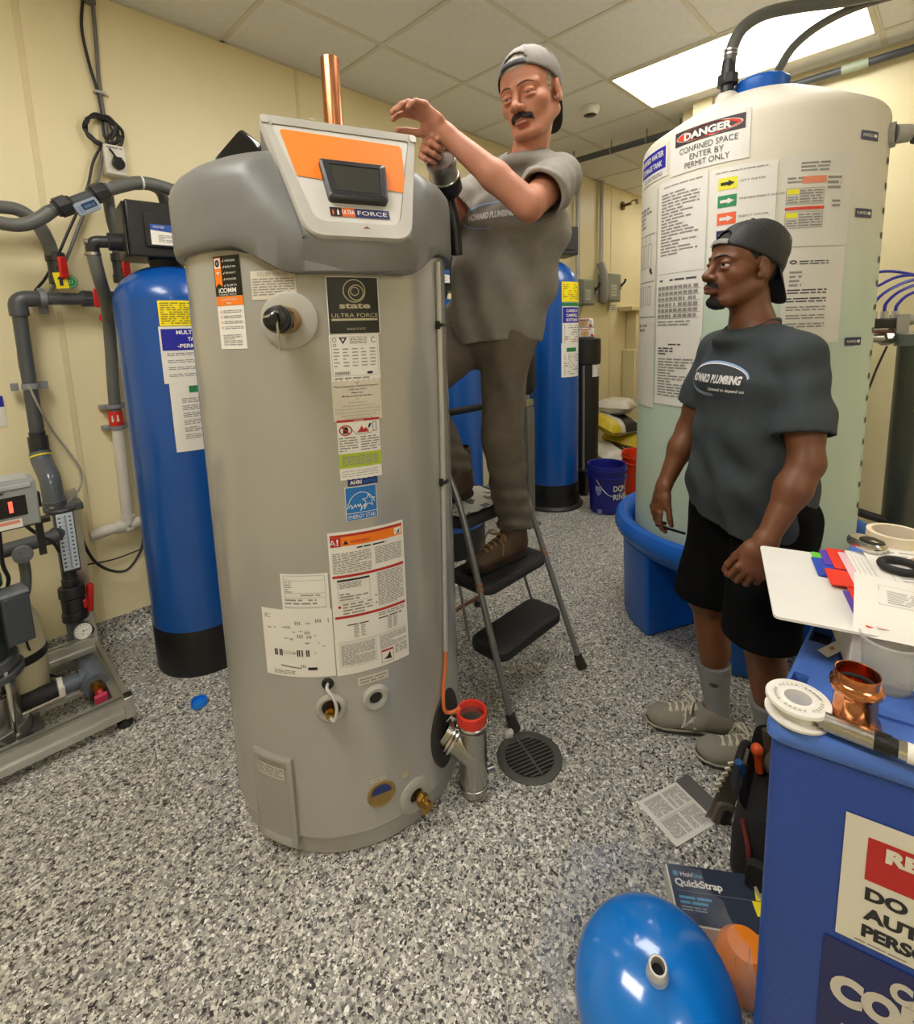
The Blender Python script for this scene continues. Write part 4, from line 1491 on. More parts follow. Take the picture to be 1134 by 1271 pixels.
bm = B(); tube(bm, [(.24, -.14, 1.25), (.262, -.13, 1.16), (.30, -.07, 1.05), (.345, -.05, .95), (.375, -.05, .87), (.372, -.06, .81), (.34, -.12, .775), (.295, -.20, .765), (.25, -.24, .768), (.222, -.22, .772)], .0042, 8)
tag(ob('sensor_cord', bm, mat('pale_grey_cord', '#a7a294', .5)), 'thin pale grey cord looping from the wall pipe to the skid', 'cord')
bm = B(); tube(bm, [(.325, -.11, .70), (.338, -.09, .60), (.352, -.08, .52), (.38, -.08, .44), (.43, -.09, .385), (.49, -.10, .37), (.55, -.09, .43), (.58, -.07, .50)], .006, 8)
tag(ob('floor_cord', bm, M_CORD), 'black cord drooping between the skid and the left blue tank', 'cord')
bm = B(); tube(bm, [(.34, -.03, .425), (.45, -.025, .41), (.56, -.025, .42), (.75, -.03, .45)], .0035, 8)
tag(ob('floor_cord', bm, M_CORD), 'thin black cord running straight along the wall behind the left blue tank', 'cord')

# wall sign at the far left
t = thing('wall_sign', 'small white wall sign with a dark blue top at the far left edge', 'sign', (.10, -.004, 1.09))
bm = B(); box(bm, (.085, -.003, 1.148), (.16, .004, .125)); ob('sign_plate', bm, M_WHITE, t)
d = Decal(); d.quad(-.08, .018, .080, .0625, 0, 1); d.text('RO FEED', -.01, .032, .014, 1, 2); d.para(-.07, -.05, .05, .008, 5, 2, 1, seed=3)
d.build('print', [M_BLUEINK, M_WHITE, M_GREYINK], t, planemap((.085, -.005, 1.148), (1, 0, 0), (0, 0, 1)))

# ------------------------------------------------------------ filtration skid
sk = thing('filtration_skid', 'aluminium framed water filtration skid with pump, gauge and control box', 'filtration unit', (-.1, -.4, 0))


def rail(a, b, w=.045, h=.075, grooves=True, name='frame_rail'):
    a, b = V(a), V(b)
    R = frame(b - a, (0, 0, 1) if abs((b - a).normalized().z) < .9 else (1, 0, 0))
    pr = [(-h / 2, -w / 2), (h / 2, -w / 2), (h / 2, -w * .16), (h * .32, -w * .16), (h * .32, w * .16), (h / 2, w * .16), (h / 2, w / 2),
          (h * .16, w / 2), (h * .16, w * .30), (-h * .16, w * .30), (-h * .16, w / 2), (-h / 2, w / 2)] if grooves else [(-h / 2, -w / 2), (h / 2, -w / 2), (h / 2, w / 2), (-h / 2, w / 2)]
    bm = B()
    prism(bm, pr, a, R, (b - a).length)
    bmesh.ops.recalc_face_normals(bm, faces=bm.faces)
    return ob(name, bm, M_ALU, sk, smooth=20)


rail((-1.3, -.655, .075), (.318, -.655, .075))
rail((.318, -.12, .075), (.318, -.632, .075))
rail((-1.3, -.12, .075), (.295, -.12, .075))
rail((-1.3, -.40, .07), (.295, -.40, .07), .04, .045)
rail((-.6, -.35, .21), (.30, -.35, .21), .04, .06)
rail((.318, -.13, .112), (.318, -.13, .80), .045, .045, name='frame_post')
for p in ((.318, -.655), (.318, -.12)):
    bm = B(); lathe(bm, [(.022, 0), (.026, .004), (.026, .020), (.010, .026), (.008, .038)], (p[0], p[1], 0), seg=20, cap0=True, cap1=True); ob('rubber_foot', bm, M_RUBBER, sk)
bm = B(); box(bm, (.334, -.672, .080), (.032, .034, .084)); bx_ = ob('corner_block', bm, M_ALU, sk, bevel=.004)
bm = B(); box(bm, (.334, -.672, .124), (.026, .030, .006)); ob('end_cap', bm, M_BLACKP, sk, bevel=.002)
# control box
bc = V((-.01, -.60, .905))
bm = B(); box(bm, bc, (.365, .10, .150)); cb = ob('control_box', bm, mat('grey_control_box', '#8b8f8d', .4), sk, bevel=.006)
bm = B(); box(bm, bc + V((0, .01, .078)), (.33, .09, .012)); box(bm, bc + V((0, -.05, .060)), (.34, .008, .016)); ob('lid', bm, mat('grey_box_lid', '#a5a8a6', .35), cb, bevel=.003)
bm = B(); box(bm, bc + V((.187, .02, -.01)), (.014, .03, .05)); ob('latch', bm, M_BLACKP, cb, bevel=.003)
d = Decal()
d.quad(.070, -.035, .152, .030, 0, 1)
d.text('1', .113, -.018, .032, 1, 2, bold=.06); d.text('.', .085, .0, .02, 1, 2)
d.quad(-.15, -.072, .135, -.044, 2, 1); d.para(-.14, -.070, .06, -.048, 3, 3, 2, seed=4); d.quad(.07, -.058, .130, -.047, 4, 2)
d.para(-.1, .038, .10, .050, 1, 5, 1, seed=6, fill=1)
em = mat('red_led_digit', '#ff4a3a', .5, emit=2.5)
d.build('display_print', [mat('display_black', '#120c0c', .2), em, M_WHITE, M_GREYINK, mat('pale_red_print', '#d98a78', .6), M_INK], cb, planemap(bc + V((0, -.0505, 0)), (1, 0, 0), (0, 0, 1)))
bm = B(); b2(bm, (-.2, -.60, .815), (.20, -.56, .830)); b2(bm, (.16, -.58, .70), (.18, -.56, .83)); ob('box_bracket', bm, M_BLACKP, sk)
# flow tube
bm = B(); b2(bm, (.222, -.235, .735), (.345, -.15, .765)); cyl(bm, (.256, -.205, .79), (.256, -.205, .745), .040, seg=20); cyl(bm, (.275, -.205, .755), (.275, -.205, .742), .052, seg=20); ob('pipe_bracket', bm, M_PVC, sk, bevel=.004)
bm = B(); b2(bm, (.243, -.245, .485), (.307, -.185, .742)); ft = ob('flow_tube_body', bm, mat('dark_tube', '#33363a', .35), sk, bevel=.006)
bm = B(); b2(bm, (.249, -.252, .500), (.303, -.245, .738)); fs = ob('scale_face', bm, mat('clear_scale', '#c9d3dd', .2), ft, bevel=.002)
d = Decal()
for k in range(13):
    d.quad(-.022, -.105 + k * .017, -.014, -.098 + k * .017, 0, 1); d.quad(.012, -.105 + k * .017, .020, -.098 + k * .017, 0, 1)
    d.quad(-.010, -.1025 + k * .017, -.003, -.1005 + k * .017, 0, 1)
d.quad(-.002, -.112, .004, .112, 1, 1)
d.build('scale_marks', [mat('scale_ink', '#4d5a66', .5), mat('scale_grey', '#8a97a3', .4)], fs, planemap((.276, -.252, .619), (1, 0, 0), (0, 0, 1)))
bm = B(); cyl(bm, (.268, -.21, .50), (.268, -.22, .27), .026, seg=18); cyl(bm, (.268, -.212, .455), (.268, -.213, .425), .030, seg=18)
cyl(bm, (.268, -.214, .42), (.268, -.216, .375), .046, seg=12); cyl(bm, (.268, -.216, .372), (.268, -.219, .30), .041, seg=20); cyl(bm, (.268, -.219, .31), (.268, -.22, .275), .046, seg=12)
ob('union_valve', bm, mat('black_pvc', '#2b2c2d', .4), sk, bevel=.003)
bm = B(); box(bm, (.322, -.235, .355), (.022, .04, .115), Matrix.Rotation(.12, 3, 'Y')); box(bm, (.305, -.232, .335), (.03, .03, .04)); ob('red_handle', bm, M_REDP, sk, bevel=.006)
# pressure gauge
gR = frame((-.42, -.75, .5))
gc = V((.275, -.33, .262))
bm = B(); lathe(bm, [(.0, -.012), (.034, -.012), (.036, .004), (.034, .008), (.031, .008), (.031, .004), (.0, .004)], gc, gR.col[2], 32); pg = ob('pressure_gauge', bm, M_CHROME, sk)
d = Decal(); d.ell(0, 0, .0305, .0305, 0, 1)
for k in range(11):
    a = math.radians(225 - 27 * k); d.line(.022 * math.cos(a), .022 * math.sin(a), .028 * math.cos(a), .028 * math.sin(a), .0014, 1, 2)
d.line(0, 0, .018, .004, .0016, 1, 3); d.ell(0, 0, .003, .003, 1, 3, 10); d.text('PSI', 0, -.014, .005, 1, 2)
gy_ = (V((0, 0, 1)) - gR.col[2] * gR.col[2].z).normalized()
d.build('dial', [mat('dial_white', '#e8e6e0', .3), M_INK], pg, planemap(gc + gR.col[2] * .0045, gy_.cross(gR.col[2]), gy_))
bm = B(); cyl(bm, gc - gR.col[2] * .012, V((.283, -.30, .17)), .010, seg=12); cyl(bm, (.283, -.30, .20), (.283, -.30, .165), .014, seg=6); ob('gauge_stem', bm, M_BRASS, sk)
# low pipework
bm = B(); cyl(bm, (.262, -.22, .28), (.262, -.22, .16), .030, seg=18); cyl(bm, (.268, -.20, .13), (.268, -.50, .118), .036, seg=20)
tube(bm, [(.262, -.22, .19), (.262, -.21, .14), (.268, -.26, .125)], .034, 16)
cyl(bm, (.268, -.42, .12), (.268, -.51, .117), .044, seg=20); ob('low_pipe', bm, mat('slate_pvc', '#5a626b', .32), sk)
bm = B(); cyl(bm, (.262, -.44, .122), (.10, -.44, .128), .030, seg=20); cyl(bm, (.225, -.44, .124), (.265, -.44, .122), .040, seg=20); ob('cross_pipe', bm, mat('slate_pvc', '#5a626b', .32), sk)
bm = B(); cyl(bm, (.155, -.442, .126), (.04, -.445, .130), .034, seg=20); ob('rubber_coupling', bm, M_RUBBER, sk)
bm = B(); cyl(bm, (.160, -.442, .126), (.175, -.442, .126), .041, seg=20); box(bm, (.168, -.485, .135), (.018, .016, .03)); ob('white_band', bm, M_WPVC, sk)
bm = B(); cyl(bm, (.175, -.492, .120), (.045, -.50, .120), .006, seg=10); ob('tie_rod', bm, M_CHROME, sk)
bm = B(); cyl(bm, (.268, -.50, .118), (.268, -.535, .112), .022, seg=16); cyl(bm, (.268, -.530, .112), (.268, -.548, .110), .016, seg=6); ob('brass_plug', bm, M_BRASS, sk)
bm = B(); torus(bm, (.268, -.53, .098), frame((.1, -1, .2)), .022, .006); torus(bm, (.262, -.535, .093), frame((.3, -1, .3)), .019, .005); ob('wire_coil', bm, M_RUBBER, sk)
bm = B(); box(bm, (.270, -.560, .085), (.040, .022, .036)); cyl(bm, (.270, -.555, .10), (.270, -.54, .112), .008, seg=8); ob('pink_tag', bm, mat('pink_red_tag', '#c23a56', .5), sk, bevel=.003)
# manifold pipe with eye fitting
bm = B(); cyl(bm, (.245, -.27, .660), (-.5, -.32, .640), .027, seg=18); cyl(bm, (.24, -.25, .66), (.262, -.215, .662), .028, seg=18); ob('manifold_pipe', bm, M_PVC, sk)
bm = B(); cyl(bm, (.130, -.315, .640), (.130, -.345, .640), .031, seg=24); cyl(bm, (.130, -.345, .640), (.130, -.352, .640), .014, seg=16); ob('port_fitting', bm, mat('grey_fitting', '#75797c', .35), sk)
bm = B(); tube(bm, [(.130, -.315, .61), (.130, -.315, .55), (.118, -.33, .49), (.09, -.36, .46)], .017, 14); ob('grey_hose', bm, M_HOSE, sk)
for k, P in enumerate(([(.07, -.57, .82), (.065, -.56, .70), (.075, -.50, .62), (.06, -.45, .55)], [(.13, -.56, .82), (.17, -.45, .74), (.22, -.34, .66), (.24, -.28, .60)])):
    bm = B(); tube(bm, P, .006, 8); ob('skid_cable', bm, M_CORD, sk)
# cream filter vessel with black band
bm = B(); lathe(bm, [(.0, .10), (.07, .10), (.085, .13), (.088, .30), (.082, .40), (.06, .455), (.03, .475), (0.0, .478)], (.066, -.36, 0), seg=40)
fv = ob('filter_vessel', bm, mat('cream_vessel', '#c8bf9c', .4), sk)
bm = B(); lathe(bm, [(.0895, .262), (.0905, .266), (.0905, .292), (.0885, .296)], (.066, -.36, 0), seg=40); ob('black_band', bm, M_BLACKP, fv)
# motor with terminal box, pump casing
mc = V((-.03, -.48, 0))
bm = B(); cyl(bm, mc + V((0, 0, .36)), mc + V((0, 0, .56)), .085, seg=32); lathe(bm, [(.085, .56), (.08, .60), (.05, .63), (0, .635)], mc, seg=32); ob('motor', bm, mat('dark_motor', '#26302c', .4), sk)
bm = B(); lathe(bm, [(.055, .600), (.060, .604), (.060, .640), (.02, .655), (0, .656)], mc + V((.03, 0, 0)), seg=24); ob('green_cap', bm, mat('green_cap', '#175c37', .4), sk)
bm = B(); box(bm, mc + V((.105, -.04, .49)), (.075, .085, .17), Matrix.Rotation(.15, 3, 'Z')); tb = ob('terminal_box', bm, mat('dark_slate_box', '#3d4248', .35), sk, bevel=.005)
bm = B(); box(bm, mc + V((.105, -.04, .582)), (.078, .088, .014), Matrix.Rotation(.15, 3, 'Z')); ob('lid', bm, mat('slate_lid', '#737a80', .35), tb, bevel=.004)
bm = B(); cyl(bm, mc + V((0, 0, .32)), mc + V((0, 0, .36)), .10, seg=32); cyl(bm, mc + V((0, 0, .29)), mc + V((0, 0, .315)), .112, seg=32); ob('flange', bm, M_PVC, sk, bevel=.004)
bm = B()
for a in range(6):
    an = a * PI / 3 + .3
    cyl(bm, mc + V((.075 * math.cos(an), .075 * math.sin(an), .36)), mc + V((.075 * math.cos(an), .075 * math.sin(an), .40)), .006, seg=8)
for a in range(4):
    an = a * PI / 2 + .6
    cyl(bm, mc + V((.10 * math.cos(an), .10 * math.sin(an), .07)), mc + V((.10 * math.cos(an), .10 * math.sin(an), .33)), .009, seg=10)
ob('stay_bolts', bm, M_CHROME, sk)
bm = B(); lathe(bm, [(.082, .11), (.085, .12), (.085, .285), (.08, .29)], mc, seg=40, cap0=True, cap1=True); pu = ob('pump_casing', bm, M_STEEL, sk)
d = Decal(.01); d.quad(-.04, .235, .035, .262, 0, 1); d.para(-.036, .238, .03, .258, 2, 1, 2, seed=8)
d.build('pump_plate', [M_BLACKP, M_GREYINK], pu, cylmap((mc.x, mc.y), .085, math.radians(-72), 0))
bm = B(); cyl(bm, mc + V((0, 0, .06)), mc + V((0, 0, .115)), .105, seg=32); cyl(bm, mc + V((.0, -.09, .085)), mc + V((.0, -.125, .085)), .03, seg=20)
cyl(bm, mc + V((.06, -.085, .09)), mc + V((.066, -.098, .09)), .012, seg=6); box(bm, mc + V((.05, 0, .05)), (.16, .2, .016)); ob('pump_base', bm, mat('cast_steel', '#8a8780', .4, .8), sk, bevel=.003)
bm = B(); box(bm, mc + V((.04, -.08, .04)), (.12, .05, .05)); ob('rubber_mount', bm, M_RUBBER, sk, bevel=.004)
bm = B(); tube(bm, [mc + V((.12, -.03, .42)), (.10, -.44, .32), (.12, -.40, .21), (.17, -.38, .145), (.22, -.37, .16), (.262, -.33, .22)], .004, 8); ob('skid_cable', bm, M_CORD, sk)

# ------------------------------------------------------------ tanks further back
t2c = (2.22, -.42)
t2 = tank('blue pressure tank seen behind the ladder and the climbing man', t2c, .26, 1.45, 1.62, .18, 'blue pressure tanks')
bm = B(); cyl(bm, (*t2c, 1.61), (*t2c, 1.66), .06, .07, 32); ob('neck', bm, M_BLACKP, t2)
control_head(t2, V((t2c[0], t2c[1], 1.76)), Matrix.Rotation(math.radians(-20), 3, 'Z'))
t3c = (3.39, -.458)
t3 = tank('blue pressure tank with yellow and white labels behind the blue bucket', t3c, .222, 1.70, 1.93, .20, 'blue pressure tanks')
bm = B(); lathe(bm, [(.18, 0), (.262, 0), (.262, .012), (.24, .03), (.235, .10)], (*t3c, 0), seg=48); ob('base_flange', bm, M_BOOT, t3)
bm = B(); cyl(bm, (*t3c, 1.92), (*t3c, 1.97), .06, .07, 32); ob('neck', bm, M_BLACKP, t3)
control_head(t3, V((t3c[0] + .03, t3c[1] - .02, 2.06)), Matrix.Rotation(math.radians(-32), 3, 'Z'))
CAZ3 = math.atan2(-2.756 - t3c[1], -t3c[0])
cm3 = cylmap(t3c, .222, CAZ3, 0, off=.001, step=.0008)
def a3(deg): return math.radians(deg) * .222
d = Decal(.012)
d.quad(a3(23), 1.605, a3(74), 1.75, 3, 1); d.para(a3(26), 1.62, a3(70), 1.735, 8, 6, 2, seed=3)
d.build('yellow_label', TLAB, t3, cm3, label='yellow label with olive lines of print')
d = Decal(.012)
d.quad(a3(24), 1.26, a3(74), 1.602, 0, 1); d.quad(a3(24), 1.572, a3(74), 1.600, 5, 2); d.quad(a3(25), 1.45, a3(72), 1.565, 4, 2)
for k, s in enumerate(('CARBON', 'CAMPBELL', 'SOFTENED')):
    d.text(s, a3(49), 1.53 - k * .034, .020, 0, 3, w=.13, bold=.03)
d.para(a3(28), 1.27, a3(70), 1.44, 10, 2, 2, seed=4); d.para(a3(28), 1.30, a3(70), 1.335, 2, 7, 3, seed=5)
d.build('blue_heading_label', TLAB, t3, cm3, label='white label with a dark blue heading')
d = Decal(.012)
d.quad(a3(22), 1.045, a3(72), 1.30, 0, 3); d.quad(a3(33), 1.235, a3(60), 1.265, 5, 4)
d.para(a3(28), 1.06, a3(68), 1.22, 10, 2, 4, seed=6)
d.build('paper_sheet', TLAB, t3, cm3, label='white sheet with a green heading')
# dark filter posts standing in front of tank three
t = thing('filter_housing', 'black filter housing on a grey post beside the rear blue tank', 'filter housing', (2.86, -.62, 0))
bm = B(); cyl(bm, (2.86, -.62, 1.0), (2.86, -.62, 1.30), .062, seg=28); cyl(bm, (2.86, -.62, 1.28), (2.86, -.62, 1.36), .075, seg=28); cyl(bm, (2.86, -.62, .96), (2.86, -.62, 1.0), .035, .06, 28); ob('housing', bm, M_BLACKP, t, bevel=.004)
bm = B(); cyl(bm, (2.86, -.62, .86), (2.86, -.62, .97), .02, seg=14); box(bm, (2.86, -.62, .90), (.09, .06, .05)); ob('brass_fitting', bm, M_STEEL, t, bevel=.003)
bm = B(); b2(bm, (2.82, -.66, 0.0), (2.90, -.58, .87)); b2(bm, (2.79, -.69, 0), (2.93, -.55, .02)); ob('post', bm, mat('grey_brown_post', '#6d6a60', .5, .3), t, bevel=.003)
# ------------------------------------------------------------ white storage tank in its blue stand
WC = (2.559, -2.067)
WR = .45


def poly_material():
    m = mat('translucent_tank_plastic', '#e6e0cf', .5, var=.02, vscale=3, spec=.35)
    nt = m.node_tree
    b = nt.nodes['Principled BSDF']
    geo = nt.nodes.new('ShaderNodeTexCoord')
    sp = nt.nodes.new('ShaderNodeSeparateXYZ')
    nt.links.new(geo.outputs['Object'], sp.inputs[0])
    mr = nt.nodes.new('ShaderNodeMapRange')
    mr.inputs['From Min'].default_value = 1.42
    mr.inputs['From Max'].default_value = 1.95
    nt.links.new(sp.outputs['Z'], mr.inputs['Value'])
    rp = nt.nodes.new('ShaderNodeValToRGB')
    rp.color_ramp.elements[0].color = lin('#bccdb9') + (1,)
    rp.color_ramp.elements[1].color = lin('#dcd6c5') + (1,)
    nt.links.new(mr.outputs[0], rp.inputs[0])
    nt.links.new(rp.outputs[0], b.inputs['Base Color'])
    b.inputs['Subsurface Weight'].default_value = .0
    return m


wt = thing('storage_tank', 'tall white translucent water tank covered in notices, greenish where it holds water', 'tank', (*WC, .42))
bm = B()
prof = [(.05, .425), (.43, .425), (WR, .45)] + [(WR, .45 + (2.13 - .45) * k / 8) for k in range(1, 9)] + [(.449, 2.150), (.445, 2.165), (.436, 2.178), (.42, 2.188), (.36, 2.225), (.28, 2.272), (.20, 2.315), (.12, 2.345), (.06, 2.352), (.0, 2.353)]
# object coordinates are measured from the floor so that the water line sits at its height
bm2 = bm
lathe(bm, prof, (*WC, 0), seg=120, cap0=True)
o = ob('tank_shell', bm, poly_material(), wt, smooth=30)
o.data.transform(Matrix.Translation((0, 0, .42))); o.location = (0, 0, -.42)
M_BLUES = mat('blue_moulded_plastic', '#0f5fc2', .38, var=.05, vscale=6, bump=.1, bscale=80)
bm = B(); lathe(bm, [(.10, -.02), (.108, -.01), (.108, .055), (.098, .062), (0, .063)], (WC[0] + .02, WC[1] - .005, 2.352), seg=12); ob('screw_lid', bm, M_BLUES, wt, bevel=.006)
bm = B(); lathe(bm, [(.045, 0), (.045, .03), (.034, .042), (.022, .045), (.022, .06)], (2.47, -1.975, 2.325), seg=24); ob('bulkhead', bm, mat('white_fitting', '#e2ddd0', .4), wt)
bm = B(); cyl(bm, (2.47, -1.975, 2.37), (2.47, -1.975, 2.40), .026, seg=16); cyl(bm, (2.47, -1.975, 2.40), (2.47, -1.975, 2.44), .042, seg=8); cyl(bm, (2.47, -1.975, 2.44), (2.472, -1.977, 2.50), .029, .025, 18); ob('hose_nut', bm, mat('black_pvc', '#2b2c2d', .4), wt, bevel=.003)
M_DHOSE = mat('dark_hose', '#4b4a4d', .45)
h1 = [(2.472, -1.978, 2.47), (2.475, -1.985, 2.54), (2.50, -2.015, 2.615), (2.56, -2.08, 2.665), (2.66, -2.18, 2.69), (2.80, -2.32, 2.71), (2.97, -2.48, 2.75), (3.2, -2.72, 2.80), (3.45, -3.0, 2.82)]
o = hose('thick dark hose rising from the white tank lid to the right', h1, .0245)
bm = B()
for z in (2.515, 2.53):
    cyl(bm, (2.474, -1.981, z), (2.474, -1.982, z + .007), .0275, seg=16)
ob('hose_clamp', bm, M_STEEL, o)
hose('thinner dark hose rising from the blue screw lid', [(2.62, -2.10, 2.405), (2.64, -2.125, 2.47), (2.69, -2.165, 2.56), (2.78, -2.24, 2.645), (2.90, -2.35, 2.715), (3.05, -2.50, 2.765), (3.3, -2.80, 2.82)], .017)
CAZW = math.atan2(-2.756 - WC[1], -WC[0])
cmw = cylmap(WC, WR, CAZW, 0, off=.0012, step=.0010)
def aw(deg): return math.radians(deg) * WR
WL = [mat('sleeve_white', '#e3e0d8', .35, var=.02), M_INK, M_GREYINK, mat('danger_red', '#d8402a', .5), mat('danger_black', '#3a2a33', .5), M_BLUEINK, mat('bright_yellow', '#e6e02c', .5),
      mat('arrow_green', '#1f8a55', .5), mat('arrow_orange', '#ee6436', .5), mat('pale_sheet', '#d8d4c8', .5, var=.02), mat('navy_arrow', '#22224e', .5), mat('dark_grey_print', '#4b4a4e', .6), mat('pale_orange_print', '#e08a66', .6)]


def wlabel(name, label_, fn):
    d = Decal(.025)
    fn(d)
    d.build(name, WL, wt, cmw, label=label_)


def W1(d):
    x0, x1, y0, y1 = aw(-40), aw(-2), 1.995, 2.165
    d.quad(x0, y0, x1, y1, 0, 1)
    X0, X1_ = aw(-37), aw(-4)
    d.quad(X0, 2.098, X1_, 2.150, 4, 2)
    cx = (X0 + X1_) / 2
    d.ell(cx, 2.124, .122, .024, 0, 3, 40); d.ell(cx, 2.124, .118, .021, 3, 4, 40)
    d.text('DANGER', cx, 2.111, .024, 0, 5, w=.175, bold=.045)
    d.text('CONFINED SPACE', cx, 2.066, .021, 11, 3, w=.215); d.text('ENTER BY', cx, 2.037, .021, 11, 3, w=.125); d.text('PERMIT ONLY', cx, 2.008, .021, 11, 3, w=.165)


def W2(d):
    d.quad(aw(-72), 2.01, aw(-42), 2.14, 0, 1)
    d.quad(aw(-70), 2.045, aw(-43.5), 2.128, 5, 2)
    d.text('PURIFIED WATER', aw(-57), 2.093, .022, 0, 3, w=.19, bold=.02); d.text('STORAGE TANK', aw(-57), 2.056, .022, 0, 3, w=.17, bold=.02)
    d.para(aw(-66), 2.018, aw(-46), 2.036, 2, 2, 2, seed=1)


def W3(d):
    x0, x1 = aw(-48), aw(-19)
    d.quad(x0, 1.62, x1, 1.985, 0, 1)
    d.para(x0 + .03, 1.958, x1 - .02, 1.966, 1, 2, 2, seed=2, fill=1)
    d.para(x0 + .02, 1.69, x1 - .03, 1.94, 20, 2, 2, seed=3, fill=.35)
    d.quad(x0, 1.36, x1 + .0, 1.618, 0, 1)
    d.para(x0 + .02, 1.585, x1 - .03, 1.600, 1, 11, 2, seed=4, fill=1)
    for r_ in range(6):
        for c in range(9):
            d.para(x0 + .012 + c * .022, 1.44 + r_ * .023, x0 + .030 + c * .022, 1.455 + r_ * .023, 1, 2, 2, seed=r_ * 9 + c, duty=.9)
        d.line(x0 + .010, 1.437 + r_ * .023, x1 - .012, 1.437 + r_ * .023, .0015, 2, 2)
    d.para(x0 + .012, 1.405, x1 - .05, 1.43, 2, 2, 2, seed=5)


def W4(d):
    d.quad(aw(-75), 1.45, aw(-49.5), 1.985, 9, 1)
    x0, x1 = aw(-72), aw(-51)
    d.line(x0, 1.80, x1, 1.80, .002, 11, 2); d.line(x0, 1.60, x1, 1.60, .002, 11, 2)
    for k in range(3):
        d.frame(x0 + .02 + k * .045, 1.66, x0 + .05 + k * .045, 1.76, .002, 11, 2)
        d.frame(x0 + .015 + k * .05, 1.50, x0 + .04 + k * .05, 1.58, .002, 11, 2)
        d.line(x0 + .035 + k * .045, 1.76, x0 + .035 + k * .045, 1.80, .002, 11, 2)
    d.para(x0, 1.83, x1, 1.92, 5, 2, 2, seed=6, fill=.2); d.quad(x1 - .04, 1.64, x1 - .02, 1.655, 1, 2); d.quad(x1 - .03, 1.63, x1 - .015, 1.64, 1, 2)
    d.quad(aw(-78), 1.05, aw(-49), 1.445, 9, 1)
    d.para(aw(-70), 1.38, aw(-54), 1.42, 2, 11, 2, seed=16, fill=.2)


def W5(d):
    x0, x1 = aw(-47.5), aw(-20)
    d.quad(x0, 1.075, x1, 1.365, 0, 1)
    d.para(x0 + .075, 1.325, x1 - .08, 1.336, 1, 11, 2, seed=7)
    d.para(x0 + .018, 1.285, x0 + .10, 1.32, 3, 11, 2, seed=8)
    d.para(x0 + .018, 1.11, x1 - .02, 1.275, 14, 2, 2, seed=9, fill=.7)


def W6(d):
    x0, x1 = aw(-18), aw(9.5)
    d.quad(x0, 1.55, x1, 1.975, 0, 1)
    d.para(x0 + .02, 1.956, x1 - .03, 1.962, 1, 2, 2, seed=10, fill=1)
    for k, (ci, s) in enumerate(((6, 'CITY WATER'), (7, 'PRETREATMENT WATER'), (8, 'REJECT WATER'), (10, 'PURIFIED WATER'), (3, 'DRAIN'))):
        y = 1.918 - k * .062
        d.quad(aw(-14.2), y - .021, aw(-6.2), y + .021, ci, 2)
        d.arrow(aw(-10.2), y, .046, .022, 1 if k == 0 else 0, 3)
        d.text(s, aw(-5), y - .002, .007, 11, 2, 'L', w=.0078 * len(s), rise=.0)


def W7(d):
    x0, x1 = aw(11), aw(41.5)
    d.quad(x0, 1.672, x1, 1.985, 9, 1)
    d.para(x0 + .06, 1.922, x0 + .155, 1.958, 3, 2, 2, seed=11)
    d.para(x0 + .02, 1.885, x0 + .07, 1.91, 2, 2, 2, seed=12); d.quad(x0 + .065, 1.885, x0 + .145, 1.908, 12, 2); d.para(x0 + .15, 1.86, x0 + .20, 1.91, 3, 2, 2, seed=13); d.para(x0 + .17, 1.80, x0 + .20, 1.83, 2, 2, 2, seed=14)
    for b_ in (1.815, 1.735):
        d.frame(x0 + .018, b_, x0 + .14, b_ + .055, .0015, 2, 2)
        d.quad(x0 + .02, b_ + .035, x0 + .058, b_ + .053, 6, 2)
        d.para(x0 + .06, b_ + .004, x0 + .135, b_ + .05, 5, 2, 3, seed=15); d.para(x0 + .022, b_ + .004, x0 + .055, b_ + .03, 3, 2, 3, seed=16)
    d.quad(x0 + .016, 1.797, x0 + .142, 1.807, 3, 3)


def W8(d):
    x0, x1 = aw(14), aw(41)
    d.quad(x0, 1.33, x1, 1.668, 9, 1)
    d.ring(x0 + .03, 1.618, .012, .007, .004, 1, 2, 14); d.para(x0 + .05, 1.608, x0 + .15, 1.624, 2, 11, 2, seed=17, fill=1)
    d.para(x0 + .02, 1.53, x0 + .06, 1.59, 4, 2, 2, seed=18)
    for k in range(5):
        d.para(x0 + .015, 1.505 - k * .030, x0 + .15, 1.525 - k * .030, 2, 11 if k < 2 else 2, 2, seed=19 + k, fill=.8)


def W9(d):
    for y in (2.043, 1.784, 1.330):
        d.quad(aw(45.2), y - .015, aw(56.4), y + .015, 10, 2)
        d.arrow(aw(54.2), y, .020, .018, 0, 3)
        d.text('PURIFIED', aw(49.2), y - .005, .010, 0, 3, w=.050)


def W10(d):
    k = 0
    z = 2.07
    while z > .62:
        d.quad(aw(70.5), z - .010, aw(74.5), z + .012, 11, 1)
        z -= .088
        k += 1


wlabel('danger_sign', 'white sign with a red oval on black', W1)
wlabel('tank_name_label', 'dark blue name label', W2)
wlabel('notice_sheet', 'two white sheets with a table below', W3)
wlabel('diagram_sheet', 'pale diagram sheet', W4)
wlabel('notice_sheet', 'white sheet with a block of text', W5)
wlabel('colour_key_sheet', 'white sheet with coloured arrows', W6)
wlabel('table_sheet', 'pale sheet with red and yellow table rows', W7)
wlabel('letter_sheet', 'pale printed letter', W8)
d = Decal(.02); W9(d); d.build('arrow_stickers', WL, wt, cmw, kind='stuff', label='three small navy arrow stickers')
d = Decal(.02); W10(d); d.build('volume_marks', WL, wt, cmw, kind='stuff', label='row of dark volume marks')

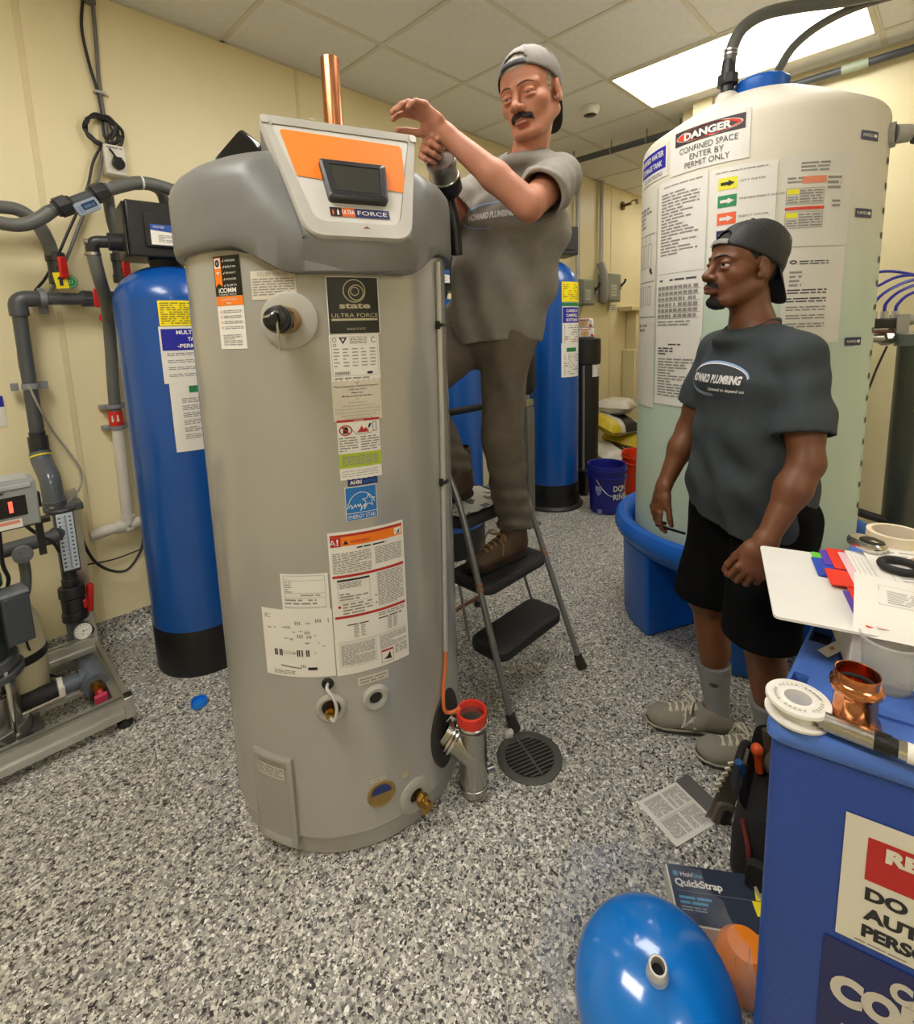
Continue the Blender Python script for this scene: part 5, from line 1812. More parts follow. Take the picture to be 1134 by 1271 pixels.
# stand
st = thing('tank_stand', 'bright blue plastic stand holding the white tank', 'tank stand', (*WC, 0))
bm = B()
lathe(bm, [(.30, .36), (.455, .40), (.462, .46), (.480, .495), (.505, .508), (.530, .500), (.545, .475), (.548, .445), (.535, .42), (.515, .405), (.505, .385)], (*WC, 0), seg=120, cap0=True)
ob('rim', bm, M_BLUES, st)
for k in range(6):
    bm = B()
    a0, a1_ = math.radians(124 + 60 * k), math.radians(154 + 60 * k)
    rows = []
    for z, ro, ri in ((0.0, .492, .20), (.012, .500, .20), (.40, .512, .20)):
        outr = [V((WC[0] + ro * math.cos(a0 + (a1_ - a0) * i / 8), WC[1] + ro * math.sin(a0 + (a1_ - a0) * i / 8), z)) for i in range(9)]
        inr = [V((WC[0] + ri * math.cos(a1_ + (a0 - a1_) * i / 8), WC[1] + ri * math.sin(a1_ + (a0 - a1_) * i / 8), z)) for i in range(9)]
        rows.append(outr + inr)
    rings(bm, rows)
    bmesh.ops.recalc_face_normals(bm, faces=bm.faces)
    ob('leg', bm, M_BLUES, st, bevel=.012, bseg=3)

# outlet pipe at the right of the tank
t = thing('outlet_pipe', 'grey and black outlet pipe leaving the right of the white tank', 'pipe', (2.95, -2.50, 2.08))
a_ = CAZW + math.radians(74)
n_o = V((math.cos(a_), math.sin(a_), 0))
p0 = V((WC[0], WC[1], 2.075)) + n_o * (WR - .01)
p1 = p0 + V((.62, -.70, 0)).normalized() * .0
dr_ = V((.55, -.83, .0)).normalized()
bm = B(); cyl(bm, p0, p0 + n_o * .025, .045, seg=8); cyl(bm, p0 + n_o * .02, p0 + n_o * .02 + dr_ * .05, .034, .030, 16); ob('bulkhead', bm, mat('pale_grey_fitting', '#a9a89e', .4), t)
q0 = p0 + n_o * .02 + dr_ * .05
bm = B(); cyl(bm, q0, q0 + dr_ * .02, .024, seg=16); cyl(bm, q0 + dr_ * .02, q0 + dr_ * .06, .042, seg=8); cyl(bm, q0 + dr_ * .06, q0 + dr_ * .6, .026, seg=16); ob('union', bm, mat('black_pvc', '#2b2c2d', .4), t, bevel=.003)

# steel filter column with blue tubes at the right edge
fc = thing('filter_column', 'dark steel filter column with valve manifold at the right edge', 'filter', (3.42, -2.62, 0))
bm = B(); cyl(bm, (3.42, -2.62, .02), (3.42, -2.62, 1.27), .085, seg=36); lathe(bm, [(.11, 0), (.11, .02), (.085, .04)], (3.42, -2.62, 0), seg=32, cap0=True); ob('column', bm, mat('dark_steel_column', '#5d5f57', .35, .6), fc)
bm = B(); cyl(bm, (3.42, -2.62, 1.27), (3.42, -2.62, 1.335), .100, seg=36); ob('column_cap', bm, mat('grey_column_cap', '#80857f', .35, .4), fc, bevel=.005)
d = Decal(.01); d.quad(-.03, .95, .05, 1.05, 0, 1); d.build('yellow_label', [M_YELLOW], fc, cylmap((3.42, -2.62), .0855, math.radians(205), 0))
bm = B(); box(bm, (3.36, -2.47, 1.385), (.05, .22, .05), Matrix.Rotation(.7, 3, 'Z')); ob('manifold', bm, M_BLACKP, fc, bevel=.006)
for k in range(3):
    p = V((3.33 + .035 * k - .0, -2.44 - .04 * k, 1.41))
    bm = B(); cyl(bm, p, p + V((0, 0, .035)), .016, seg=12); ob('push_fitting', bm, mat('pale_fitting', '#c9c6b8', .4), fc)
bm = B(); box(bm, (3.415, -2.535, 1.38), (.06, .06, .10), Matrix.Rotation(.7, 3, 'Z')); cyl(bm, (3.43, -2.55, 1.40), (3.46, -2.585, 1.40), .028, seg=12); ob('valve_block', bm, mat('pale_grey_fitting', '#a9a89e', .4), fc, bevel=.004)
bm = B(); cyl(bm, (3.29, -2.40, 1.315), (3.36, -2.48, 1.31), .016, .024, 14); cyl(bm, (3.36, -2.48, 1.31), (3.385, -2.505, 1.31), .036, seg=8); cyl(bm, (3.385, -2.505, 1.31), (3.43, -2.56, 1.31), .02, seg=14); ob('steel_valve', bm, M_STEEL, fc)
bm = B(); cyl(bm, (3.25, -2.36, 1.345), (3.42, -2.55, 1.345), .010, seg=10); ob('red_brown_pipe', bm, mat('red_brown_pipe', '#6b3a2c', .4), fc)
M_BTUBE = mat('blue_tube', '#2a2bb0', .3)
for k, (P) in enumerate(([(3.325, -2.435, 1.44), (3.33, -2.445, 1.50), (3.39, -2.50, 1.56), (3.50, -2.60, 1.60), (3.70, -2.8, 1.57)],
                         [(3.362, -2.478, 1.44), (3.368, -2.485, 1.49), (3.42, -2.54, 1.55), (3.52, -2.64, 1.58), (3.72, -2.85, 1.54)],
                         [(3.398, -2.518, 1.44), (3.405, -2.525, 1.48), (3.45, -2.57, 1.53), (3.54, -2.67, 1.56), (3.72, -2.88, 1.50)],
                         [(3.24, -2.33, 1.47), (3.28, -2.38, 1.52), (3.35, -2.45, 1.575), (3.45, -2.54, 1.62), (3.62, -2.72, 1.60)],
                         [(3.22, -2.30, 1.56), (3.30, -2.38, 1.62), (3.40, -2.47, 1.645), (3.50, -2.58, 1.62), (3.66, -2.75, 1.56)])):
    bm = B(); tube(bm, P, .0075, 8); ob('blue_tube', bm, M_BTUBE, fc)
bm = B(); tube(bm, [(3.375, -2.50, 1.27), (3.35, -2.47, 1.16), (3.32, -2.445, 1.05), (3.28, -2.41, .99), (3.22, -2.35, .97)], .005, 8)
ob('black_cable', bm, M_CORD, fc)
bm = B(); tube(bm, [(3.2, -2.30, .47), (3.35, -2.55, .37), (3.5, -2.75, .33), (3.7, -3.0, .30)], .022, 12)
ob('low_hose', bm, M_CORD, fc)

# ------------------------------------------------------------ things at the far end
bt = thing('brine_tank', 'slim black brine tank beside the rear blue tank', 'tank', (3.88, -.46, 0))
bm = B(); lathe(bm, [(.12, 0), (.135, .01), (.138, 1.10), (.150, 1.11), (.152, 1.20), (.150, 1.315), (.14, 1.325), (0, 1.326)], (3.88, -.46, 0), seg=40, cap0=True); ob('tank_body', bm, mat('matt_black_plastic', '#1d1c1a', .5), bt)
cmb = cylmap((3.88, -.46), .1385, math.atan2(-2.756 + .46, -3.88), 0, off=.001)
d = Decal(.01)
d.quad(.085, 1.0, .19, 1.16, 0, 1); d.quad(.09, 1.10, .185, 1.155, 1, 2); d.text('BRINE', .137, 1.118, .02, 0, 3, w=.07); d.para(.095, 1.01, .18, 1.09, 5, 2, 2, seed=2)
d.build('label', [M_WHITE, M_BLUEINK, M_GREYINK], bt, cylmap((3.88, -.46), .140, math.atan2(-2.756 + .46, -3.88), 0, off=.002), label='small white and blue label')
bm = B(); cyl(bm, (3.715, -.57, .12), (3.725, -.56, 1.1), .011, seg=10); ob('draw_tube', bm, mat('grey_tube', '#7a7872', .4), bt)
bm = B(); box(bm, (3.715, -.57, .12), (.09, .09, .20)); lathe(bm, [(.045, 0), (.045, .02), (.035, .04)], (3.715, -.57, 0), seg=24, cap0=True); ob('foot_valve', bm, M_BLACKP, bt, bevel=.004)
PK = [M_WHITE, mat('bread_orange', '#c58a3a', .6), M_RED, mat('cream_bun', '#e6cf9c', .6)]
for i, (dx, dz, rz, lb) in enumerate(((0, 0, .2, 'small white food package lying flat on the black brine tank'), (.01, .081, -.15, 'white food package on top of the other one'))):
    c = V((3.86 + dx, -.47, 1.327 + .04 + dz)); R_ = Matrix.Rotation(-.9 + rz, 3, 'Z')
    bm = B(); box(bm, c, (.17, .11, .078), R_)
    for v in bm.verts: v.co += V((random.uniform(-.006, .006), random.uniform(-.006, .006), 0))
    t = thing('food_package', lb, 'package', c - V((0, 0, .04)))
    bx = ob('carton', bm, M_WHITE, t, bevel=.012)
    d = Decal(); d.ell(0, -.004, .034, .022, 1, 1, 20); d.ring(0, -.004, .024, .015, .005, 3, 2, 20); d.quad(-.05, .024, .05, .032, 2, 1); d.quad(.05, -.03, .07, -.01, 2, 1)
    d.build('picture', PK, bx, planemap(c + R_ @ V((0, -.0565, 0)), R_ @ V((1, 0, 0)), V((0, 0, 1)), off=.004))
# buckets
def bucket(lb, c, r0, r1, h, m, handle=True):
    t = thing('bucket', lb, 'bucket', (*c, 0), group='plastic buckets')
    bm = B()
    lathe(bm, [(.01, .004), (r0 - .006, .004), (r0, .01), (r0 + (r1 - r0) * .74, h * .74), (r1 + .008, h * .745), (r1 + .010, h * .78), (r1 * .985, h * .785), (r1, h * .88), (r1 + .010, h * .885), (r1 + .011, h * .915), (r1 + .004, h * .92), (r1 + .006, h * .98), (r1 + .004, h), (r1 - .004, h * .995), (r1 - .006, h * .95), (r0 - .004, .02), (.01, .02)], (*c, 0), seg=56)
    o = ob('bucket_body', bm, m, t)
    if handle:
        bm = B(); P = []
        for k in range(13):
            a = PI * k / 12
            P.append((c[0] + (r1 + .016) * math.cos(a) * .6 - .02, c[1] - (r1 + .016) * math.cos(a) * .8 - .02, h * .74 - .14 * math.sin(a)))
        P = [V((c[0], c[1], 0)) + V((math.cos(math.radians(235 + 80 - 160 * k / 12 * .6 - 40)) * (r1 + .012 - .004 * 0), math.sin(math.radians(235 + 80 - 160 * k / 12 * .6 - 40)) * (r1 + .012), h * .74 - .12 * math.sin(PI * k / 12))) for k in range(13)]
        tube(bm, P, .0025, 6); ob('handle', bm, M_STEEL, t)
    return t, o
M_BB = mat('dark_blue_bucket', '#1a1f80', .4)
bk, bo = bucket('dark blue bucket with white lettering on the floor by the tanks', (3.50, -.90), .122, .142, .375, M_BB)
d = Decal(.01)
caz = math.atan2(-2.756 + .90, -3.50)
d.text('DON', .108, .190, .042, 0, 1, w=.115, bold=.02); d.text('RINSE', .120, .125, .042, 0, 1, w=.14, bold=.02)
d.quad(-.085, .185, -.035, .225, 1, 1); d.poly([(-.08, .18), (-.06, .15), (-.035, .178)], 1, 1); d.quad(-.065, .012, -.03, .045, 1, 1); d.para(-.063, .015, -.033, .042, 3, 2, 2, seed=3)
d.build('print', [M_WHITE, mat('pale_blue_print', '#8f93c9', .6), M_BB], bk, cylmap((3.50, -.90), .1385, caz, 0, off=.0015))
bucket('orange bucket behind the dark blue bucket', (4.02, -.93), .125, .145, .37, mat('orange_bucket', '#e8441c', .4), False)
# bags of salt
M_BAGW = mat('white_salt_bag', '#e2ded2', .45, bump=.6, bscale=25)
M_BAGY = mat('yellow_salt_bag', '#d9c21e', .45, bump=.6, bscale=25)
M_BAGK = mat('black_bag_print', '#26252a', .5)
BG = [('white salt bag slumped over the top of the bag pile', (4.74, -.34, .62), (.55, .34, .13), .25, (.03, .06)),
      ('yellow and black salt bag in the middle of the pile', (4.56, -.42, .475), (.56, .36, .13), -.15, (.35, .10)),
      ('salt bag with yellow end low in the pile', (4.78, -.42, .335), (.56, .36, .13), .25, (.22, -.14)),
      ('black printed salt bag second from the bottom at the left of the pile', (4.46, -.50, .20), (.56, .36, .13), -.35, (.30, .16)),
      ('white salt bag at the bottom left of the pile', (4.44, -.48, .067), (.56, .36, .13), .1, (0, 0)),
      ('white salt bag at the bottom right of the pile', (5.06, -.42, .067), (.56, .36, .13), -.1, (0, 0)),
      ('salt bag lying on the floor in front of the pile', (4.52, -.90, .052), (.46, .32, .10), .4, (0, 0))]
for i, (lb, c, s_, rz, tl) in enumerate(BG):
    t = thing('salt_bag', lb, 'bag', (c[0], c[1], max(0, c[2] - s_[2] / 2)), group='bags of salt')
    R_ = Matrix.Rotation(rz, 3, 'Z') @ Matrix.Rotation(tl[0], 3, 'X') @ Matrix.Rotation(tl[1], 3, 'Y')
    bm = B()
    nu, nv = 16, 10
    for sgn in (1, -1):
        gr = []
        for j in range(nv + 1):
            row = []
            for k in range(nu + 1):
                u_, v_ = k / nu * 2 - 1, j / nv * 2 - 1
                th = (1 - u_ ** 4) ** .6 * (1 - v_ ** 4) ** .6 * s_[2] / 2
                nzv = mnoise.noise(V((u_ * 2 + i * 7, v_ * 2, sgn * 3))) * .012
                row.append(bm.verts.new(V(c) + R_ @ V((u_ * s_[0] / 2 * (1 - .06 * v_ * v_), v_ * s_[1] / 2 * (1 - .06 * u_ * u_), sgn * th * 1.2 + (nzv * 1.4 if th > .002 else 0)))))
            gr.append(row)
        for j in range(nv):
            for k in range(nu):
                q = (gr[j][k], gr[j][k + 1], gr[j + 1][k + 1], gr[j + 1][k])
                cx_ = (k + .5) / nu * 2 - 1
                mi = 0
                if i in (1, 2) and (cx_ < -.45): mi = 1
                if i in (1, 2, 3, 6) and -.30 < cx_ < .60 and sgn > 0 and j < 8: mi = 2
                face(bm, q if sgn > 0 else q[::-1], mi)
    bmesh.ops.remove_doubles(bm, verts=bm.verts, dist=.0005)
    o = ob('bag_body', bm, [M_BAGW, M_BAGY, M_BAGK], t, smooth=60)
    d = Decal()
    d.text('SALT', 0, -.03, .06, 0 if i in (1, 3) else 1, 1, w=.20, bold=.03)
    d.para(-.12, .05, .12, .09, 2, 0 if i in (1, 3) else 1, 1, seed=i)
    d.build('print', [M_WHITE, M_BAGK], t, planemap(V(c) + R_ @ V((.03, 0, s_[2] / 2 + .004)), R_ @ V((1, 0, 0)), R_ @ V((0, 1, 0)), off=.004))
# electrical switch boxes with conduits
M_GBOX = mat('grey_switch_box', '#8d9288', .45, .2)
for (x, z, w, h, lb, cxn) in ((4.575, 1.755, .24, .25, 'grey safety switch box beside the rear blue tank', 4.50), (5.10, 1.82, .30, .29, 'grey safety switch box above the salt bags', 4.956)):
    t = thing('switch_box', lb, 'switch', (x, -.06, z - h / 2), group='safety switches')
    bm = B(); box(bm, (x, -.055, z), (w, .108, h)); o = ob('box', bm, M_GBOX, t, bevel=.006)
    bm = B(); box(bm, (x - .01, -.114, z), (w * .86, .012, h * .90)); ob('cover', bm, M_GBOX, o, bevel=.004)
    bm = B(); box(bm, (x + w / 2 + .012, -.08, z + .02), (.024, .05, .07)); tube(bm, [(x + w / 2 + .02, -.10, z + .02), (x + w / 2 + .05, -.13, z + .07), (x + w / 2 + .055, -.135, z + .10)], .012, 8); ob('lever', bm, M_BLACKP, t, bevel=.003)
    d = Decal(); d.quad(-w * .2, -h * .3, w * .2, h * .1, 0, 1); d.para(-w * .17, -h * .25, w * .17, h * .05, 5, 1, 2, seed=int(x)); d.build('label', [mat('pale_plate', '#c3c6bd', .5), M_GREYINK], o, planemap((x - .02, -.120, z), (1, 0, 0), (0, 0, 1)))
    bm = B(); cyl(bm, (cxn, -.035, z + h / 2 - .01), (cxn, -.035, 2.878), .022, seg=14); ob('conduit', bm, mat('grey_conduit', '#c0beb6', .35, .3), t)
    if x > 5:
        bm = B(); tube(bm, [(cxn, -.035, z + h / 2 + .1), (cxn - .02, -.08, z + .12), (cxn - .03, -.09, z - .05), (cxn - .02, -.08, z - .12), (x - w / 2 + .02, -.07, z - .14)], .04, 12); ob('flexible_conduit', bm, mat('grey_flex_conduit', '#9a9a92', .4), t)
        d = Decal(); d.quad(0, 0, .2, .095, 0, 1); d.para(.02, .02, .18, .08, 3, 1, 2, seed=4); d.build('note', [mat('pale_note', '#d8d2b4', .6), M_GREYINK], t, planemap((x + .06, -.001, z - .25), (1, 0, 0), (0, 0, 1)))
t = thing('utility_post', 'cream boxed pipe post with a cap against the far wall', 'post', (5.62, -.08, 0))
bm = B(); b2(bm, (5.52, -.16, 0), (5.76, -.0015, 1.15)); ob('post', bm, M_WALL, t, bevel=.01)
bm = B(); b2(bm, (5.60, -.13, 1.15), (5.78, -.0015, 1.58)); ob('upper_post', bm, M_WALL, t, bevel=.01)
bm = B(); b2(bm, (5.40, -.17, 1.58), (5.85, -.0015, 1.63)); ob('cap', bm, M_SEAM, t, bevel=.008)
# ------------------------------------------------------------ step ladder
M_LAD = mat('grey_ladder_tube', '#8a8c8a', .35, .6)
M_TREAD = mat('black_tread', '#232322', .6, bump=.5, bscale=260)
ld = thing('step_ladder', 'grey three-step folding ladder with black treads under the climbing man', 'ladder', (1.5, -1.45, 0))


def railY(z): return -1.735 + .37 * z


for s, x0, x1 in ((-1, 1.272, 1.315), (1, 1.728, 1.700)):
    bm = B()
    tube(bm, [(x0, railY(.035), .035), (x0 + (x1 - x0) * .5, railY(.4), .4), (x1, railY(.75), .75), (x1 - s * .005, -1.36, .93), (x1 - s * .03, -1.31, 1.06), (x1 - s * .10, -1.30, 1.085)], .0125, 14)
    ob('front_rail', bm, M_LAD, ld)
    bm = B(); cyl(bm, (x0, railY(0) - .004, 0), (x0, railY(.05), .05), .022, .017, 14); ob('rubber_foot', bm, mat('brown_rubber', '#2c241c', .7), ld)
    bm = B()
    for z in (.475, .455):
        p = V((x0 + (x1 - x0) * z / .75, railY(z), z)); cyl(bm, p, p + V((0, .0035, .010)), .0145, seg=14)
    ob('red_rust_band', bm, mat('rusty_tape', '#a8705a', .6), ld)
    xr = 1.255 if s < 0 else 1.80
    bm = B(); tube(bm, [(x1, -1.40, .665), ((x1 + xr) / 2, -1.25, .34), (xr, -1.085, .02)], .0105, 12); ob('rear_leg', bm, M_LAD, ld)
    bm = B(); cyl(bm, (xr, -1.08, 0), (xr, -1.09, .04), .018, .014, 12); ob('rubber_foot', bm, mat('brown_rubber', '#2c241c', .7), ld)
    bm = B(); cyl(bm, (x0 + (x1 - x0) * .3 - s * .015, -1.50, .225), (x1 - s * .01, -1.42, .47), .006, seg=10); ob('brace', bm, M_LAD, ld)
bm = B(); cyl(bm, (1.405, -1.30, 1.085), (1.615, -1.30, 1.085), .0155, seg=14); ob('handle_grip', bm, M_RUBBER, ld)
bm = B(); cyl(bm, (1.28, -1.12, .075), (1.78, -1.12, .075), .010, seg=12); ob('rear_crossbar', bm, mat('rusty_bar', '#7b5238', .6, .3), ld)
for nm, xa, xb, ya, yb, z in (('low', 1.288, 1.702, -1.665, -1.50, .245), ('mid', 1.302, 1.698, -1.592, -1.385, .475), ('top', 1.31, 1.695, -1.47, -1.14, .700)):
    bm = B()
    w, dp = xb - xa, yb - ya
    out = [((xa + xb) / 2 + x, (ya + yb) / 2 + y) for x, y in rrect(w, dp, .045, 6)]
    def bow(x, y): return y - (.016 * (1 - ((x - (xa + xb) / 2) / (w / 2)) ** 2) if y < (ya + yb) / 2 else 0)
    rings(bm, [[V((x, bow(x, y), zz)) for x, y in out] for zz in (z - .040, z - .006, z)])
    t_ = ob('tread', bm, M_TREAD, ld, bevel=.006, smooth=50)
    bm = B()
    n_r = 9
    for k in range(n_r):
        yy = ya + .03 + (dp - .05) * k / (n_r - 1)
        b2(bm, (xa + .03, yy - .003, z - .001), (xb - .03, yy + .003, z + .0012))
    ob('tread_ribs', bm, M_TREAD, t_, kind='stuff')
t = thing('plastic_sheet', 'crumpled white plastic sheet lying on the top step of the ladder', 'sheet', (1.45, -1.3, .701))
bm = B(); N_ = 18; gr = []
for j in range(N_ + 1):
    row = []
    for i in range(N_ + 1):
        x, y = 1.325 + .33 * i / N_, -1.455 + .24 * j / N_
        z = .7045 + .016 * abs(mnoise.noise(V((x * 14, y * 14, 3)))) + .022 * max(0, mnoise.noise(V((x * 7, y * 7, 8))))
        row.append(bm.verts.new((x + .008 * mnoise.noise(V((x * 20, y * 20, 1))), y + .008 * mnoise.noise(V((x * 20, y * 20, 2))), z)))
    gr.append(row)
for j in range(N_):
    for i in range(N_):
        face(bm, (gr[j][i], gr[j][i + 1], gr[j + 1][i + 1], gr[j + 1][i]), 1 if mnoise.noise(V((i * .35, j * .35, 5))) > .22 else 0)
ob('sheet', bm, [mat('white_plastic_sheet', '#cfccc2', .3), mat('grey_sheet_print', '#6d6d70', .4)], t, smooth=60)

# ------------------------------------------------------------ things on the floor
dr = thing('floor_drain', 'round dark grey slotted floor drain in front of the ladder', 'drain', (1.212, -1.847, 0))
M_DRAIN = mat('cast_grey_drain', '#55554f', .5, .4, bump=.3, bscale=150)
bm = B(); lathe(bm, [(.108, 0), (.108, .003), (.100, .006), (.083, .006), (.080, .003), (.080, .0012), (.0, .0012)], (1.212, -1.847, 0), seg=56); bmesh.ops.recalc_face_normals(bm, faces=bm.faces)
ob('drain_ring', bm, M_DRAIN, dr)
bm = B(); cyl(bm, (1.212, -1.847, .0012), (1.212, -1.847, .0022), .079, seg=40); ob('drain_shade_disc', bm, mat('hole_shade', '#0c0c0c', .8), dr)  # near-black disc paints the shade below the grate
ang = math.radians(68)
dx_, dy_ = V((math.cos(ang), math.sin(ang), 0)), V((-math.sin(ang), math.cos(ang), 0))
Rg = Matrix((dx_, dy_, V((0, 0, 1)))).transposed()
for k in range(-5, 6):
    o_ = k * .0142
    L_ = 2 * math.sqrt(max(.0001, .080 ** 2 - o_ ** 2))
    bm = B(); box(bm, V((1.212, -1.847, .0042)) + dx_ * o_, (.0055, L_, .0036), Rg); ob('grate_bar', bm, M_DRAIN, dr)
bm = B(); box(bm, V((1.212, -1.847, .0044)), (.16, .007, .004), Rg); ob('cross_bar', bm, M_DRAIN, dr)
bm = B(); sph(bm, (1.232, -1.745, .014), (.018, .014, .013), u=14, v=8)
for v in bm.verts: v.co += V((random.uniform(-.003, .003), random.uniform(-.003, .003), random.uniform(-.002, .003)))
tag(ob('paper_scrap', bm, mat('white_scrap', '#dcd9d0', .6)), 'small crumpled white scrap by the ladder foot', 'scrap')

t = thing('bottle_cap', 'small bright blue plastic cap lying on the floor left of the water heater', 'cap', (.545, -.754, 0))
bm = B(); lathe(bm, [(.0, .002), (.027, .002), (.030, .004), (.030, .020), (.028, .023), (.026, .022), (.0255, .010), (0, .009)], (.545, -.754, 0), seg=28); ob('cap_shell', bm, mat('bright_blue_plastic', '#1276d8', .35), t)
bm = B(); torus(bm, (.545, -.754, .009), Matrix.Identity(3), .017, .0025, 24, 6); ob('cap_liner', bm, mat('bright_blue_plastic', '#1276d8', .35), t)

# leaflet
t = thing('instruction_leaflet', 'white printed leaflet with a dark heading on the floor by the bag', 'leaflet', (1.36, -2.28, 0))
lo_, lx_, ly_ = V((1.240, -2.316, .001)), V((1.394, -2.378, .001)) - V((1.240, -2.316, .001)), V((1.294, -2.181, .001)) - V((1.240, -2.316, .001))
lw, lh = lx_.length, .265
ly2 = V((0, 0, 1)).cross(lx_).normalized()
# long side runs from the lower corner away from the viewer
ex_, ey_ = ly_.normalized(), None
ex_ = (V((1.294, -2.181, 0)) - V((1.240, -2.316, 0))).normalized()
ey_ = V((ex_.y, -ex_.x, 0))
if ey_.x < 0: ey_ = -ey_
base = V((1.294, -2.181, .0015))
ey_ = (V((1.486, -2.255, 0)) - V((1.294, -2.181, 0))).normalized()
ex_ = V((0, 0, 1)).cross(ey_)          # x across, y along the leaflet
ex_ = -ex_
WL_, HL_ = .148, .208
bm = B(); gr = []
for i in range(9):
    for_ = i / 8
    gr.append([base + ey_ * (HL_ * for_) + ex_ * (WL_ * q / 6) + V((0, 0, .001 + .006 * max(0, for_ - .75) ** 2 * 16 * abs(math.sin(q)))) for q in range(7)])
rows = [[bm.verts.new(p) for p in r_] for r_ in gr]
for a_r, b_r in zip(rows, rows[1:]):
    for k in range(6): face(bm, (a_r[k], a_r[k + 1], b_r[k + 1], b_r[k]))
lf = ob('sheet', bm, M_WHITE, t, smooth=50)
d = Decal(.02)
def lmap(x, y, ly):
    f_ = y / HL_
    return base + ey_ * y + ex_ * x + V((0, 0, .002 + .006 * max(0, f_ - .75) ** 2 * 16 + .0004 * ly))
d.quad(.0, .158, WL_, HL_, 0, 1); d.para(.01, .165, .09, .20, 3, 1, 2, seed=1)
d.ell(.125, .178, .016, .024, 1, 2)
for c in range(2):
    for r_ in range(2):
        d.para(.010 + c * .068, .015 + r_ * .072, .066 + c * .068, .078 + r_ * .072, 11, 2, 1, seed=c * 2 + r_ + 3)
d.frame(.112, .118, .138, .148, .001, 2, 2)
d.line(.074, .01, .074, .15, .001, 2, 1)
d.build('print', [mat('dark_heading', '#5a5754', .6), M_WHITE, M_GREYINK], lf, lmap)

# strap box
sb = thing('strap_box', 'dark navy cardboard box with QuickStrap lettering behind the blue tank', 'box', (1.13, -2.43, 0))
c_tl, c_tr = V((1.132, -2.330, .058)), V((1.247, -2.496, .058))
bx_ = (c_tr - c_tl).normalized(); by_ = V((bx_.y, -bx_.x, 0)); by_ = -by_ if by_.x > 0 else by_   # towards the viewer
bw, bd = .215, .135
Rb_ = Matrix((bx_, V((0, 0, 1)).cross(bx_), V((0, 0, 1)))).transposed()
cen = c_tl + bx_ * bw / 2 + by_ * bd / 2
bm = B(); box(bm, V((cen.x, cen.y, .0285)), (bw, bd, .055), Rb_); bo_ = ob('carton', bm, [mat('cardboard_side', '#d9d3c4', .7)], sb, bevel=.0015)
d = Decal()
d.quad(.004, .003, bw, bd - .0, 0, 1)
d.ring(.020, bd - .022, .0065, .0065, .002, 1, 2, 18); d.quad(.017, bd - .025, .023, bd - .019, 1, 2)
d.text('Hold', .031, bd - .027, .0105, 2, 2, 'L', bold=.02); d.text('Rite', .058, bd - .027, .0105, 1, 2, 'L', bold=.02)
d.text('QuickStrap', .014, bd - .050, .016, 2, 2, 'L', w=.108, bold=.035)
d.quad(.012, bd - .062, bw - .03, bd - .0612, 3, 2)
for k in range(2): d.para(.016, bd - .080 - k * .011, .090 - k * .012, bd - .072 - k * .011, 1, 1, 2, seed=k, fill=1, duty=.75)
d.para(.016, bd - .106, .072, bd - .094, 2, 3, 2, seed=5)
d.poly([(bw - .012, bd - .002), (bw - .024, bd - .060), (bw - .002, bd - .060), (bw - .002, bd - .002)], 4, 2); d.quad(bw - .034, bd - .095, bw - .002, bd - .062, 4, 2)
d.build('print', [mat('navy_box_print', '#202b3e', .5), mat('light_blue_print', '#4f9fc4', .5), M_WHITE, mat('grey_blue_print', '#8a93a0', .5), M_YELLOW], bo_, planemap(c_tl + by_ * bd + V((0, 0, -.0015)), bx_, -by_))

# orange dome behind the tank
t = thing('orange_cap', 'bright orange plastic dome between the blue tank and the chest', 'cap', (1.03, -2.535, 0))
bm = B(); lathe(bm, [(.0, .0), (.054, .0), (.058, .004), (.058, .04), (.053, .07), (.036, .092), (.0, .099)], (1.055, -2.535, 0), seg=36); ob('dome', bm, mat('bright_orange_plastic', '#ff8c1e', .4), t)
bm = B(); cyl(bm, (1.055, -2.450, .0), (1.058, -2.452, .045), .005, seg=8); ob('peg', bm, M_RUBBER, t)

# expansion tank with its clear bag
ta, tb_ = V((.800, -2.438, 0)), V((.718, -2.474, .375))
et = thing('expansion_tank', 'glossy bright blue expansion tank with a threaded nipple in a clear bag', 'tank', (.79, -2.44, 0))
axe = V((-.29, -.14, 1)).normalized()
RT = .143
c_b = V((.812, -2.436, .0)) + V((0, 0, .046))
bm = B()
pr_ = [(.03, .0), (.06, .004)] + [(RT * math.sin(a), .13 - .13 * math.cos(a)) for a in [.5, .7, .9, 1.1, 1.3, 1.5]] + [(RT, .13), (RT, .165)] + \
      [(RT * math.cos(a), .165 + .095 * math.sin(a)) for a in [PI / 2 * k / 14 for k in range(1, 14)]] + [(.02, .2605), (.0, .261)]
lathe(bm, pr_, c_b, axe, 64, cap0=True)
ob('tank_shell', bm, mat('glossy_blue_enamel', '#0a72c9', .16, var=.03, coat=.6), et)
bm = B(); tp = c_b + axe * .256
lathe(bm, [(.020, 0), (.0165, .012), (.0165, .016)] + [(.0150 + (.0012 if k % 2 else 0), .016 + k * .0022) for k in range(10)] + [(.0145, .039), (.0115, .039), (.0105, .01), (.0, .01)], tp, axe, 28); ob('threaded_nipple', bm, mat('zinc_nipple', '#dad7d0', .3, .5), et)
bm = B(); cyl(bm, tp + axe * .016, tp + axe * .0165, .0102, seg=16); ob('nipple_shade_disc', bm, mat('hole_shade', '#0c0c0c', .8), et)  # dark disc paints the shade inside the nipple
mb = bpy.data.materials.new('clear_plastic_film')
mb.use_nodes = True
nt = mb.node_tree; nt.nodes.clear()
outn = nt.nodes.new('ShaderNodeOutputMaterial'); mx1 = nt.nodes.new('ShaderNodeMixShader'); mx2 = nt.nodes.new('ShaderNodeMixShader')
tr_, gl_, df_ = nt.nodes.new('ShaderNodeBsdfTransparent'), nt.nodes.new('ShaderNodeBsdfGlossy'), nt.nodes.new('ShaderNodeBsdfDiffuse')
